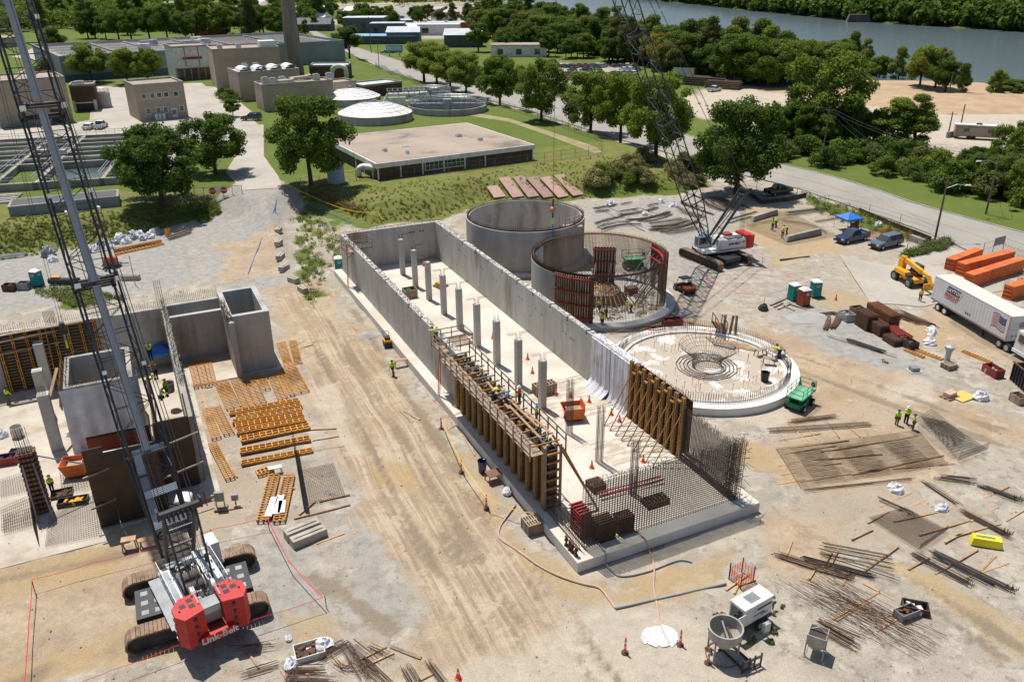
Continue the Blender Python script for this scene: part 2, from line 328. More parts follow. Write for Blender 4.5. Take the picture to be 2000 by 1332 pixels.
# everything beyond the site that is not a yard or paving is green
far=zone([[(-400,330),(430,330),(520,230),(640,88),(700,112),(1300,300),(1480,350),(1800,430),(2600,560),(2600,-20),(-600,-20)]],8,.3)
yard=zone([[(1330,190),(1500,165),(1660,175),(1800,215),(2100,232),(2300,330),(2000,330),(1840,320),(1780,300),(1600,262),(1450,250),(1340,230)],[(660,30),(900,22),(980,45),(920,80),(700,78)],[(1060,125),(1250,130),(1240,170),(1080,165)],[(500,5),(960,0),(880,40),(620,48),(520,35)]],6,.4)
A['grass']=np.maximum(A['grass'],far*(1-yard))
A['pale']=np.maximum(A['pale'],yard*.75*zone([[(1330,190),(1500,165),(2100,232),(2300,330),(1340,250)]],6,.3)); A['ochre']=np.maximum(A['ochre'],zone([[(1640,160),(1700,165),(1870,195),(2060,205),(2060,222),(1900,212),(1760,200),(1650,178)]],5,.4))
A['tall']=zone([[(-100,500),(0,490),(250,458),(430,400),(410,385),(0,405),(-100,408)],[(600,400),(720,437),(860,425),(950,392),(1400,368),(1330,322),(1180,300),(590,365)]],2,.3)
A['grey']=zone([[(395,420),(470,378),(562,382),(556,470),(560,590),(500,560),(440,560),(380,520)],[(-100,480),(380,440),(420,520),(300,560),(-100,620)],[(1150,400),(1420,385),(1500,500),(1330,560),(1300,470),(1160,440)],[(1480,560),(1640,570),(1800,720),(1900,900),(1760,800),(1600,700)],[(960,1050),(1200,1220),(1250,1300),(1120,1240)],[(60,1130),(240,1090),(250,1230),(60,1290)],[(490,1040),(600,1040),(640,1180),(500,1230)],[(640,900),(740,1040),(800,1200),(700,1180)]],5,1.)
A['haul']=zone([[(560,560),(640,560),(760,700),(880,860),(1010,1040),(1120,1170),(1300,1400),(840,1400),(800,1200),(680,1000),(610,800)]],6,1.)
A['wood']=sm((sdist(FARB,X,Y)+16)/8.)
for k in A: A[k]=np.clip(A[k],0,1)
site=sm((175-Y)/20.)*sm((X+80)/8)*sm((98-X)/8)
Z+=site*((vnoise(X,Y,6,4)-.5)*.22+(vnoise(X,Y,1.6,5)-.5)*.09)*(1-.5*A['pale'])*np.where(np.abs(Z)<2.4,1,.5)
rut=np.zeros(X.shape)
for p0,p1,wd in [((640,620),(1080,1332),.42),((690,600),(1150,1332),.42),((600,640),(960,1332),.35),((740,700),(1250,1400),.3),((860,1040),(1010,1300),.3),((1480,700),(2000,900),.5),((1500,680),(2030,880),.4),((1760,1130),(1990,1280),.5),((1740,1150),(1960,1300),.4),((-40,1130),(250,1070),.8),((-40,1340),(270,1245),.8),((600,1120),(770,1230),.5),((1860,640),(1990,720),.4)]:
    a,b=G(*p0),G(*p1); e=np.array([b.x-a.x,b.y-a.y]); L=e@e; t=np.clip(((X-a.x)*e[0]+(Y-a.y)*e[1])/L,0,1); d=np.hypot(X-a.x-t*e[0],Y-a.y-t*e[1])+(vnoise(X,Y,4,11)-.5)*.9; rut+=np.exp(-(d/wd)**2)*.9
Z-=.09*np.clip(rut,0,1)
A['rut']=np.clip(rut,0,1)*np.clip(vnoise(X,Y,3,12)*2,.2,1)
def ground_mat():
    m,t,b,N,L=nodes('site_ground'); v=vecsrc(N,L,'world',(1,1,1))
    at=lambda k: N('Attribute',attribute_name=k).outputs['Fac']
    n1=noise(N,L,v,.16,7,.62); n2=noise(N,L,v,1.1,6,.65); n3=noise(N,L,v,9,4,.7); n4=noise(N,L,v,.045,4,.5)
    grav=mix(N,L,ramp(N,L,n1,.35,.65),(.285,.248,.20),(.36,.32,.265))
    grav=mix(N,L,ramp(N,L,n2,.52,.6),grav,(.235,.208,.175)); nb=noise(N,L,v,.42,7,.72); grav=mix(N,L,ramp(N,L,nb,.53,.6),grav,(.40,.355,.295)); grav=mix(N,L,ramp(N,L,nb,.44,.37),grav,(.30,.235,.165))
    grav=mix(N,L,ramp(N,L,n4,.52,.64),grav,(.335,.27,.20)); grav=mix(N,L,at('grey'),grav,mix(N,L,ramp(N,L,n2,.4,.62),(.305,.29,.265),(.235,.222,.205)))
    dirt=mix(N,L,ramp(N,L,n1,.35,.65),(.315,.222,.138),(.40,.305,.21)); dirt=mix(N,L,ramp(N,L,n2,.5,.72),dirt,(.27,.205,.145))
    rp=N('Mapping'); rp.inputs['Rotation'].default_value=(0,0,R(-24.)); L(v,rp.inputs[0]); rs=N('Mapping'); rs.inputs['Scale'].default_value=(2.1,.045,1); dv=N('VectorMath',operation='MULTIPLY_ADD'); dn=N('TexNoise'); dn.inputs['Scale'].default_value=.07; L(v,dn.inputs[0]); L(dn.outputs['Color'],dv.inputs[0]); dv.inputs[1].default_value=(1.6,1.6,0); L(rp.outputs[0],dv.inputs[2]); L(dv.outputs[0],rs.inputs[0]); st=noise(N,L,rs.outputs[0],1.,4,.7)
    hm=lambda q: (lambda n:(L(q,n.inputs[0]),L(at('haul'),n.inputs[1]),n.outputs[0])[2])(N('Math',operation='MULTIPLY')); dirt=mix(N,L,hm(ramp(N,L,st,.51,.60,0,.85)),dirt,(.22,.16,.105)); dirt=mix(N,L,hm(ramp(N,L,st,.47,.39,0,.85)),dirt,(.45,.37,.275)); dirt=mix(N,L,ramp(N,L,nb,.54,.6,0,.8),dirt,(.26,.19,.125)); dirt=mix(N,L,ramp(N,L,nb,.44,.38,0,.8),dirt,(.43,.355,.265))
    och=mix(N,L,ramp(N,L,n1,.35,.65),(.385,.26,.12),(.30,.235,.135))
    pal=mix(N,L,ramp(N,L,n2,.35,.7),(.46,.40,.315),(.36,.31,.25))
    def edge(k,lo=.3,hi=.7,amt=1.):   # break the zone's edge up with noise
        ad=N('Math',operation='MULTIPLY_ADD'); L(n2,ad.inputs[0]); ad.inputs[1].default_value=.9; L(at(k),ad.inputs[2])
        md=(lo+hi)/2+.42; return ramp(N,L,ad.outputs[0],md-.25,md+.25,0,amt)
    c=mix(N,L,edge('dirt',.1,.9,.85),grav,dirt); c=mix(N,L,edge('ochre',.15,.95,.65),c,och); c=mix(N,L,edge('pale',.15,.85,.75),c,pal)
    c=mix(N,L,edge('rut',.1,.9,.8),c,(.20,.155,.11))
    c=mix(N,L,1.,c,mix(N,L,n3,(.6,.6,.6),(1.4,1.4,1.4)),'MULTIPLY')
    pb=noise(N,L,v,26,3,.8); c=mix(N,L,ramp(N,L,pb,.62,.72),c,(.55,.52,.475)); c=mix(N,L,1.,c,(1.10,1.10,1.09),'MULTIPLY')
    g=mix(N,L,ramp(N,L,noise(N,L,v,.09,5,.6),.35,.65),(.088,.132,.023),(.115,.15,.032)); g=mix(N,L,ramp(N,L,n2,.45,.75),g,(.12,.13,.04)); g=mix(N,L,ramp(N,L,nb,.56,.66,0,.6),g,(.19,.165,.065))
    sx=N('Mapping'); sx.inputs['Scale'].default_value=(.5,1.6,1); sx.inputs['Rotation'].default_value=(0,0,.5); L(v,sx.inputs[0])
    tl=mix(N,L,ramp(N,L,noise(N,L,sx.outputs[0],1.2,5,.65),.4,.62),(.10,.135,.026),(.20,.19,.065)); tl=mix(N,L,ramp(N,L,n1,.5,.7),tl,(.20,.165,.075))
    g=mix(N,L,at('tall'),g,tl); g=mix(N,L,1.,g,mix(N,L,n3,(.7,.7,.7),(1.3,1.3,1.3)),'MULTIPLY')
    c=mix(N,L,edge('grass',.3,.7),c,g)
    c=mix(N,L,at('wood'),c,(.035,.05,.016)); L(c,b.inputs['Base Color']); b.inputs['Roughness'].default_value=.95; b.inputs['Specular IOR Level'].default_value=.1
    ad=N('Math',operation='ADD'); L(n2,ad.inputs[0]); L(n3,ad.inputs[1]); bp=N('Bump'); bp.inputs['Strength'].default_value=.85; bp.inputs['Distance'].default_value=.1; L(ad.outputs[0],bp.inputs['Height']); L(bp.outputs[0],b.inputs['Normal'])
    return m
GRID[:]=[gx.tolist(),gy.tolist(),Z.tolist()]
ny,nx=X.shape; idx=np.arange(nx*ny).reshape(ny,nx)
F=np.stack([idx[:-1,:-1],idx[:-1,1:],idx[1:,1:],idx[1:,:-1]],-1).reshape(-1,4)
me=bpy.data.meshes.new('ground'); me.vertices.add(nx*ny); me.vertices.foreach_set('co',np.stack([X,Y,Z],-1).astype(np.float32).ravel())
me.loops.add(F.size); me.loops.foreach_set('vertex_index',F.ravel().astype(np.int32)); me.polygons.add(len(F)); me.polygons.foreach_set('loop_start',np.arange(0,F.size,4,dtype=np.int32)); me.polygons.foreach_set('use_smooth',np.ones(len(F),bool))
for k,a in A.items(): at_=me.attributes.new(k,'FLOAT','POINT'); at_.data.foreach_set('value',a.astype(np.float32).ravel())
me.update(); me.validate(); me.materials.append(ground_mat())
o=bpy.data.objects.new('ground',me); COL.objects.link(o); tag(o,'tan gravel and dirt construction ground with green verges','ground',None,'structure')
# ---- sheets laid on the terrain
def drape(name,left,right,m,dz,label,cat,n=60,kind='structure',terr=True,rows=2):
    def res(pl):
        P=[T(*p) if terr else G(*p) for p in pl]; d=[0]
        for i in range(1,len(P)): d.append(d[-1]+(P[i]-P[i-1]).length)
        out=[]
        for q in range(n+1):
            t=d[-1]*q/n; i=max(0,min(len(P)-2,next((j for j in range(len(P)-1) if d[j+1]>=t),len(P)-2))); out.append(P[i].lerp(P[i+1],(t-d[i])/max(1e-6,d[i+1]-d[i])))
        return out
    a,b=res(left),res(right); mb=MB(); v=[]
    for p,q in zip(a,b):
        for j in range(rows): r=p.lerp(q,j/(rows-1)); v.append((r.x,r.y,h(r.x,r.y)+dz))
    mb.add(v,[(i*rows+j,(i+1)*rows+j,(i+1)*rows+j+1,i*rows+j+1) for i in range(n) for j in range(rows-1)],m)
    mb.obj(name,None,label,cat,None,kind); return a,b
asph=mat('road_surface',(.31,.285,.25),(.255,.238,.212),s=.12,rough=.9,fine=.14,fs=2.5,c3=(.27,.25,.22),s3=.07)
RN=[(560,20),(590,47),(640,77),(700,107),(760,135),(835,160),(920,185),(1032,215),(1120,245),(1200,272),(1300,300),(1380,328),(1460,350),(1560,375),(1650,407),(1760,445),(1850,480),(1930,520),(2000,548),(2200,640)]
RF=[(575,20),(602,45),(660,76),(725,97),(787,117),(880,140),(980,165),(1100,195),(1200,225),(1300,255),(1400,285),(1500,322),(1600,345),(1700,375),(1800,412),(1900,440),(2000,468),(2100,500),(2250,560)]
ra,rb=drape('road',RN,RF,asph,.12,'pale two lane road curving past the construction site','road',110,rows=9)
mb=MB();kb=MB()
for i in range(len(ra)-1):
    for f,m_,wd in ((.5,yline,.12),(.475,yline,.12)):
        p,q=ra[i].lerp(rb[i],f),ra[i+1].lerp(rb[i+1],f); e=(rb[i]-ra[i]).normalized()*wd/2
        if (rb[i]-ra[i]).length<80: mb.quad([Vector((v.x,v.y,h(v.x,v.y)+.145)) for v in (p-e,q-e,q+e,p+e)],m_)
    for f0,f1 in ((ra[i],ra[i+1]),(rb[i],rb[i+1])):
        kb.beam(f0+Vector((0,0,.1)),f1+Vector((0,0,.1)),.35,.25,concrete_old)
mb.obj('road_markings',None,'worn yellow centre lines on the pale road','markings',None,'structure'); kb.obj('kerb',None,'low concrete kerbs along both sides of the road','kerb',None,'structure')
drape('driveway',[(1640,505),(1740,530),(1860,492),(1880,505),(1985,560)],[(1700,600),(1800,610),(1900,590),(1960,580),(2060,610)],pave,.06,'pale concrete driveway apron from the road into the site','driveway',24)
# plant paving
def sheet(name,poly,m,dz,label,cat,z=None):
    P=[T(*p) for p in poly]; z=max(p.z for p in P) if z is None else z; mb=MB(); mb.prism([(p.x,p.y) for p in P],z-.5,z+dz,m); mb.obj(name,None,label,cat,None,'structure')
PZ=2.6
def PG(x,y,z=0): return G(x,y,PZ+z)
def psheet(name,poly,m,dz,label,cat): mb=MB(); mb.prism([tuple(PG(*p))[:2] for p in poly],PZ-.5,PZ+dz,m); mb.obj(name,None,label,cat,None,'structure')
psheet('plant_yard',[(-300,262),(140,232),(180,225),(190,160),(400,155),(440,190),(480,215),(520,245),(500,270),(440,300),(380,262),(-300,275)],pave,.05,'pale concrete yard between the treatment plant buildings','pavement')
psheet('plant_drive',[(440,245),(520,238),(520,300),(548,340),(556,362),(476,366),(445,330),(470,290)],pave,.054,'concrete drive running down from the plant to the gate','road')
psheet('plant_walk',[(390,160),(440,165),(500,215),(480,232),(440,225),(400,195)],pave,.058,'pale concrete walk beside the tan brick building','pavement')
psheet('access_road',[(-300,250),(100,110),(30,100),(80,80),(500,90),(500,98),(110,105),(60,150),(20,200),(-100,300)],pave,.046,'pale concrete access road behind the plant workshops','road')
psheet('lawn_track',[(840,215),(900,215),(1000,232),(1090,262),(1170,290),(1180,300),(1165,302),(1080,268),(1000,239),(900,222),(842,221)],mat('worn_track',(.30,.26,.14),(.22,.20,.09),s=.3,rough=.95,fine=.2),.04,'pale worn vehicle track curving across the mown lawn','track')
mt=mat('gravel_grey',(.37,.355,.335),(.28,.27,.255),s=.4,rough=.95,fine=.3,fs=14,bump=.5,bs=14)
# river
m_,t_,b_,N_,L_=nodes('river_water'); v_=vecsrc(N_,L_,'world',(.25,1,1)); b_.inputs['Base Color'].default_value=(.085,.112,.122,1); b_.inputs['Roughness'].default_value=.2; bp_=N_('Bump'); bp_.inputs['Strength'].default_value=.1; bp_.inputs['Distance'].default_value=.5; L_(noise(N_,L_,v_,.22,4,.6),bp_.inputs['Height']); L_(bp_.outputs[0],b_.inputs['Normal']); b_.inputs['Specular IOR Level'].default_value=.6
rs_=np.random.RandomState(8); P_=[]
for k in range(9000):
    x,y=rs_.uniform(-58,75),rs_.uniform(31,140)
    if rs_.rand()>np.exp(-(y-31)/60): continue
    P_.append((x,y,h(x,y)))
mb=MB()
for x,y,z in P_:
    s_=.03+.11*rs_.rand()**3; a=rs_.rand()*6.28; v=[(x+s_*cos(a+q*2.09)*(.7+.6*rs_.rand()),y+s_*sin(a+q*2.09)*(.7+.6*rs_.rand()),z-.02) for q in range(3)]+[(x+s_*.2,y,z+s_*.9)]
    mb.add(v,[(0,1,3),(1,2,3),(2,0,3)],(concrete_old,woodg,concrete_new,concrete_old)[int(rs_.rand()*4)])
mb.obj('loose_stones',None,'small loose stones and crumbs scattered over the gravel','stones',None,'stuff')
mb=MB(); mb.quad([(-400,200,-5),(2600,200,-5),(2600,2600,-5),(-400,2600,-5)],m_); mb.obj('river_water',None,'wide calm brown and blue river behind the trees','water',None,'structure')
# ================= MAIN BASIN  (local frame: x across, y along, z up)
AL=R(25.33); BO=Vector((4.463,45.308,0)); ZS,ZT=.87,6.12
def BW(x,y,z=0): c,s=cos(AL),sin(AL); return Vector((BO.x+x*c-y*s,BO.y+x*s+y*c,z))
def wallp(mb,pts,a0,a1,m,axis='x'):   # extrude an outline drawn in (along, z) across the wall's thickness
    n=len(pts); P=(lambda t,a,z:(t,a,z)) if axis=='x' else (lambda t,a,z:(a,t,z))
    v=[P(a0,*p) for p in pts]+[P(a1,*p) for p in pts]; f=[tuple(range(n)),tuple(range(2*n-1,n-1,-1))]+[(i,n+i,n+(i+1)%n,(i+1)%n) for i in range(n)]
    if axis!='x': f=[q[::-1] for q in f]
    return mb.add(v,f,m)
def notched(y0,y1,z0,z1,ns,w=.36,d=.5):
    p=[(y0,z0),(y0,z1)]
    for q in ns: p+=[(q-w/2,z1),(q-w/2,z1-d),(q+w/2,z1-d),(q+w/2,z1)]
    return p+[(y1,z1),(y1,z0)]
def dowels(mb,a,b,z,n,hh=.35,r=.016,m=None,lean=.12,hook=True):
    a,b=Vector(a),Vector(b)
    for i in range(n):
        p=a.lerp(b,(i+.5)/n); q=p+Vector((rnd.uniform(-lean,lean),rnd.uniform(-lean,lean),hh*rnd.uniform(.7,1.2))); mb.bar((p.x,p.y,z),(q.x,q.y,z+q.z-p.z),r,m or rebarm,3)
        if hook and rnd.random()<.6: mb.bar((q.x,q.y,z+q.z-p.z),(q.x+rnd.uniform(-.3,.3),q.y+rnd.uniform(-.3,.3),z+q.z-p.z-.05),r,m or rebarm,3)
basin=thing('concrete_basin','long open concrete basin with grey walls and a row of square columns','basin',BO,AL)
mb=MB(); mb.box(0,0,0,16.08,67.3,ZS,concrete_slab); mb.obj('base_slab',basin)
mb=MB(); mb.box(-.02,-.02,0,0,67.3,ZS-.015,concrete_new); mb.box(0,-.025,0,16.1,-.002,ZS-.015,concrete_new); mb.box(16.081,-.02,0,16.1,67.3,ZS-.015,concrete_new); mb.obj('slab_edge',basin)
nl=[27.2,30.6,34.4,38.2,42.2,46.4,50.6,55,60]
mb=MB(); wallp(mb,notched(24.3,66.5,ZS+.003,ZT,nl),1.05,1.66,concrete); mb.obj('long_wall',basin)
nr_=[24,27.8,31.6,35.6,39.6,43.6,47.6,51.6,55.8,60.2,63.6]
mb=MB(); wallp(mb,notched(15.8,66.5,ZS+.003,ZT,nr_),14.45,15.06,concrete); mb.obj('long_wall',basin)
mb=MB(); mb.box(1.663,65.9,ZS+.003,14.447,66.5,ZT-.004,concrete); mb.obj('end_wall',basin)
mb=MB()
for x0 in (1.05,14.45):   # broken pale topping and starter bars on the walls
    y=16 if x0>10 else 25
    while y<66:
        L_=rnd.uniform(.3,.9); mb.cbox(x0+.3+rnd.uniform(-.1,.1),y,ZT-.01,rnd.uniform(.25,.5),L_,rnd.uniform(.03,.09),concrete_new,rnd.uniform(-.2,.2)); y+=L_+rnd.uniform(.0,.5)
dowels(mb,(1.25,25,0),(1.25,66.3,0),ZT,150,.22); dowels(mb,(1.5,25,0),(1.5,66.3,0),ZT,150,.2); dowels(mb,(14.6,16,0),(14.6,66.3,0),ZT,190,.2); dowels(mb,(14.9,16,0),(14.9,66.3,0),ZT,190,.22); dowels(mb,(1.6,66.1,0),(14.5,66.1,0),ZT,70,.25); dowels(mb,(1.6,66.35,0),(14.5,66.35,0),ZT,70,.25)
mb.obj('starter_bars',basin)
mb=MB()
for (y,z) in [(61.5,5.3),(61,4.9),(57.3,4.6),(56.9,4.6),(56.5,4.6),(55.2,4.4),(54.6,4.3),(50,4.5),(49.6,4.5),(49.2,4.5),(59,2.6),(58.2,2.2),(46,4.3),(45.3,4.2),(39,4.4),(38.2,4.4),(36,3.2),(34.8,4.5),(33.4,4.3),(28.6,4.3),(28,4.2),(27.1,4.1),(26.7,4.1),(26.3,4.1)]:
    mb.lathe([(.01,0),(.11,0)],blackm,10); 
    mb.v=[(14.445,y+p[0],z+p[1]) for p in mb.v]; mb.obj('pipe_sleeve',basin); mb=MB()
for x in (10.7,11,11.3,12.2,12.6):
    mb=MB(); mb.lathe([(.01,0),(.13,0)],blackm,10); mb.v=[(x+p[0],65.895,5.1+p[1]) for p in mb.v]; mb.obj('pipe_sleeve',basin)
pass
CY=[20.6,25.7,30.8,35.9,41.,46.,51.1,56.2,61.3]
for i,y in enumerate(CY):
    mb=MB(); mb.box(7.6,y-.3,ZS+.004,8.2,y+.3,ZS+4.95,concrete_old if i==99 else mat('column_concrete',(.46,.44,.40),(.37,.355,.325),s=.6,rough=.85,fine=.12,fs=4)); 
    c=mb.obj('column',basin)
    mb=MB()
    for sx in (-1,1):
        for sy in (-.2,0,.2):
            x=7.9+sx*.2; mb.bar((x,y+sy,ZS+4.9),(x,y+sy,ZS+5.6),.017,rebarm,3); 
            if i not in (2,): mb.bar((x,y+sy,ZS+5.6),(x+sx*1.0,y+sy,ZS+5.62),.017,rebarm,3)
    mb.obj('starter_bars',c)
mb=MB()
for y0,y1 in ((59.5,63),(52,56.5),(11.5,15)): mb.box(3.6,y0,ZS,4.0,y1,ZS+.012,rebard)
for y in np.arange(42,62,.25): mb.bar((2.3,y,ZS+.02),(2.1,y+.05,ZS+.55),.014,rebarm,3); mb.bar((2.1,y+.05,ZS+.55),(2.6,y+.1,ZS+.6),.014,rebarm,3)
for y in np.arange(8,40,.3): mb.bar((4.2,y,ZS),(4.2,y,ZS+.12),.014,rebarm,3)
mb.obj('slab_dowels',basin)
# wet patches are stains of the slab itself
mb=MB(); stain=mat('damp_concrete',(.40,.345,.275),(.56,.50,.42),s=1.1,stretch=(.5,1.6,1),rough=.6,fine=.1,space='object',lo=.46,hi=.54)
mb.box(4.4,17.3,ZS,14.4,25,ZS+.006,stain); mb.box(8.5,9.2,ZS,14.4,13,ZS+.006,stain); mb.obj('damp_patch',basin)
def cage(x,y,hh,name,label,sp=.2,w=.46):
    t=thing(name,label,'rebar cage',BW(x,y,ZS),AL,'rebar column cages in the basin'); mb=MB()
    for i in range(4):
        for s_ in (-1,1): mb.bar((s_*w/2,(i/3-.5)*w,0),(s_*w/2,(i/3-.5)*w,hh),.017,rebard,4)
    for i in (1,2):
        for s_ in (-1,1): mb.bar(((i/3-.5)*w,s_*w/2,0),((i/3-.5)*w,s_*w/2,hh),.017,rebard,4)
    mb.obj('main_bars',t); mb=MB(); z=.1
    while z<hh-.9: mb.path([(-w/2-.02,-w/2-.02,z),(w/2+.02,-w/2-.02,z),(w/2+.02,w/2+.02,z),(-w/2-.02,w/2+.02,z)],.013,rebard,3,True); z+=sp
    mb.obj('ties',t)
    if hh<5.5:
        mb=MB()
        for s_ in (-1,1):
            for q in (-.2,.2): mb.bar((s_*.2,q,hh),(s_*1.2,q,hh+.02),.016,rebarm,3)
        mb.obj('hooked_bars',t)
cage(7.9,15.4,5.4,'rebar_cage','tall hooked rebar column cage just in front of the orange dumping hopper')
cage(7.9,10.3,5.3,'rebar_cage','tall rebar column cage standing free in the middle of the near slab')
cage(7.9,5.2,4.9,'rebar_cage','rebar column cage standing nearest the open rebar end wall')
# rebar mats of the unbuilt walls
def rmat(name,label,a,b,z0,z1,sx=.24,sz=.24,m=None,hooks=False,r=.018,layers=(0,.38),jag=.1,curtain=None):
    a,b=Vector(a),Vector(b); L=(b-a).length; d=(b-a).normalized(); nrm=Vector((-d.y,d.x,0)); mb=MB()
    for ly in layers:
        n=int(L/sx)
        for i in range(n+1):
            p=a+d*(i*L/n)+nrm*ly; zz=z1+rnd.uniform(-jag,jag); mb.bar((p.x,p.y,z0),(p.x,p.y,zz),r,m or rebard,3)
            if hooks: q=p+nrm*(.35 if ly==0 else -.1); mb.bar((p.x,p.y,zz),(q.x,q.y,zz+.05),r,m or rebard,3)
        k=int((z1-z0-.15)/sz)
        for i in range(k+1):
            z=z0+.12+i*sz; p,q=a+nrm*ly,b+nrm*ly; mb.bar((p.x,p.y,z),(q.x,q.y,z),r*.9,m or rebard,3)
    return mb.obj(name,None,label,'rebar mat')
rmat('rebar_mat','double rebar wall mat closing the open near end of the basin',BW(1.1,1.05),BW(15.0,1.05),ZS,ZS+5.3,.22,.19,rebard,hooks=True,r=.024,jag=.3)
rmat('rebar_mat','double rebar wall mat continuing the basin wall beside the round slab',BW(14.55,1.1),BW(14.55,7.6),ZS,ZS+4.9,.17,.17,m=rebard,r=.022,jag=.3)
rmat('rebar_mat','low rebar dowel mat along the open left edge of the basin slab',BW(1.15,1.1),BW(1.15,6.3),ZS,ZS+1.6,.2,.3,rebard,r=.022)
mb=MB()
for i in range(160):
    p=BW(14.7+rnd.uniform(-.6,.6),rnd.uniform(.9,2.6),ZS+rnd.uniform(.3,5)); q=p+Vector((rnd.uniform(-.8,.8),rnd.uniform(-.8,.8),rnd.uniform(-.5,.5))); mb.bar(p,q,.02,rebarm,3)
mb.obj('rebar_tangle',None,'tangle of loose ties and bars at the open right corner of the basin','rebar')
# formwork
def formwork(name,label,x,y0,y1,face,plat,brace,n):
    # face: +1 the strongbacks stand on the +x side, -1 on the -x side
    t=thing(name,label,'formwork',BO,AL); mb=MB()
    mb.box(min(x,x+face*.03),y0,ZS+.004,max(x,x+face*.03),y1,ZT-.02,plyd); mb.obj('form_face',t)
    mb=MB(); z=ZS+.2
    while z<ZT-.1: a,b=sorted((x+face*.035,x+face*.16)); mb.box(a,y0,z,b,y1,z+.11,greym if name=='x' else mat('waler',(.13,.12,.11),(.055,.05,.045),s=2,rough=.7,fine=.2)); z+=.31
    mb.obj('walers',t)
    for i in range(n):
        y=y0+.15+(y1-y0-.3)*i/(n-1); mb=MB(); 
        for q in (-.11,.11): a,b=sorted((x+face*.165,x+face*.42)); mb.box(a,y+q-.07,ZS+.01,b,y+q+.05,ZT+.25+(.3 if brace else 0),formd)
        mb.obj('strongback',t)
        if brace:
            if i<n-1 : 
                mb=MB(); mb.beam((x+face*.46,y+.1,ZT+.1-.5*(i%2)),(x+face*.46,y+(y1-y0)/(n-1)*.55,ZT+.1-.5*(i%2)),.12,.16,formd); mb.obj('tie_beam',t)
            mb=MB(); mb.bar((x+face*.45,y-.1,ZT-.9),(x+face*3.1,y-.3,ZS+.05),.05,mat('brace_rust',(.33,.16,.06),(.25,.12,.05),s=2,rough=.7),6); mb.bar((x+face*.45,y-.1,ZS+.25),(x+face*3.1,y-.3,ZS+.06),.025,blackm,4); mb.obj('brace',t)
    return t
fl=formwork('wall_formwork','brown steel wall formwork with a timber work platform on the basin wall',1.05,6.5,24.3,-1,True,False,14)
mb=MB(); mb.box(1.66,6.5,ZS+.004,1.69,24.3,ZT-.05,plyd); 
for i in range(20): mb.box(1.695,6.6+i*.92,ZS+.02,1.9,6.75+i*.92,ZT+.2,formd)
mb.obj('inner_form',fl)
mb=MB(); mb.box(1.02,6.38,ZS+.004,1.7,6.49,ZT-.1,plyd)
for z in np.arange(1.2,6,.75): mb.box(.75,6.2,z,1.95,6.37,z+.14,formd)
mb.box(.6,6.25,ZS,.8,6.36,ZT+.3,woodg); mb.box(1.9,6.25,ZS,2.1,6.36,ZT+.3,woodg); mb.obj('end_bulkhead',fl)
mb=MB(); mb.box(-.65,6.2,ZT-.12,.5,24.5,ZT-.06,woodg); mb.obj('platform_deck',fl)
for x,nm in ((-.62,'outer'),(2.35,'inner')):
    mb=MB(); a,b=(6.2,24.6)
    for i in range(14): y=a+(b-a)*i/13; mb.beam((x,y,ZT-.4),(x,y,ZT+1.15),.09,.09,woodg)
    for z in (.55,1.08): mb.beam((x+.06,a,ZT+z),(x+.06,b,ZT+z),.05,.12,woodg)
    mb.obj('guard_rail',fl)
mb=MB()
for i in range(17): y=6.8+i*1.07; mb.beam((-.2,y,ZT+.32+rnd.uniform(0,.05)),(2.2,y+.1,ZT+.32),.08,.1,woodg if i%3 else formd)
for p in ((.9,7.5,.9,13),(1.5,9,1.3,14.5),(.7,12.5,1.0,17.5),(1.9,8,1.7,11.5)): mb.beam((p[0],p[1],ZT+.48),(p[2],p[3],ZT+.5),.2,.05,wood)
mb.obj('cross_timbers',fl)
mb=MB(); 
for i in range(620): y=rnd.uniform(6.8,24); x=rnd.uniform(1.1,1.65); mb.bar((x,y,ZT-.3),(x+rnd.uniform(-.35,.35),y+rnd.uniform(-.4,.4),ZT+rnd.uniform(.05,.4)),.02,rebarm if i%3 else greym,3)
for i in range(90): y=rnd.uniform(6.8,24); mb.cbox(rnd.uniform(1.1,1.6),y,ZT-.15,.18,.3,rnd.uniform(.1,.25),greym,rnd.uniform(0,3))
mb.obj('wall_rebar',fl)
for p,q in (((2.3,8.2,ZT),(4.6,5.4,ZS)),((2.3,6.6,ZT-.2),(4.4,4.6,ZS))):
    mb=MB(); mb.beam(p,q,.12,.12,formd); mb.obj('brace',fl)
fr=formwork('braced_formwork','brown wall formwork held by long slanting braces inside the basin',14.45,7.7,15.6,-1,False,True,9)
mb=MB(); dowels(mb,(14.7,7.7,0),(14.7,15.6,0),ZT,60,.3); dowels(mb,(14.9,7.7,0),(14.9,15.6,0),ZT,60,.3); mb.box(15.03,7.7,ZS,15.06,15.6,ZT,plyd); mb.obj('wall_rebar',fr)
# white curing sheets over the wall
def drape_sheet(name,label,y0,y1,seed):
    r=random.Random(seed); mb=MB(); n,k=26,14; v=[]
    for i in range(n+1):
        y=y0+(y1-y0)*i/n; w_=sin(i*1.9+seed)*.07+sin(i*.8)*.06
        for j in range(k+1):
            f=j/k
            if f<.12: x,z=15.3-f*8.5,ZT+.06-abs(f-.06)*.3
            else: g=(f-.12)/.88; x=14.36+w_*(g+.2)-(.9*max(0,g-.88)/.12 if seed==1 else .35*max(0,g-.9)/.1); z=ZT-g*(ZT-ZS-.03)
            v.append((x,y,max(z,ZS+.03)))
    mb.add(v,[(i*(k+1)+j,(i+1)*(k+1)+j,(i+1)*(k+1)+j+1,i*(k+1)+j+1) for i in range(n) for j in range(k)],sheetm); mb.obj(name,None,label,'sheeting',loc=BO,rz=AL,smooth=True)
drape_sheet('curing_sheet','white plastic curing sheet spilling onto the slab beside the bare wall',19.4,22.8,1)
drape_sheet('curing_sheet','white plastic curing sheet hanging beside the braced formwork',15.7,19.3,2)
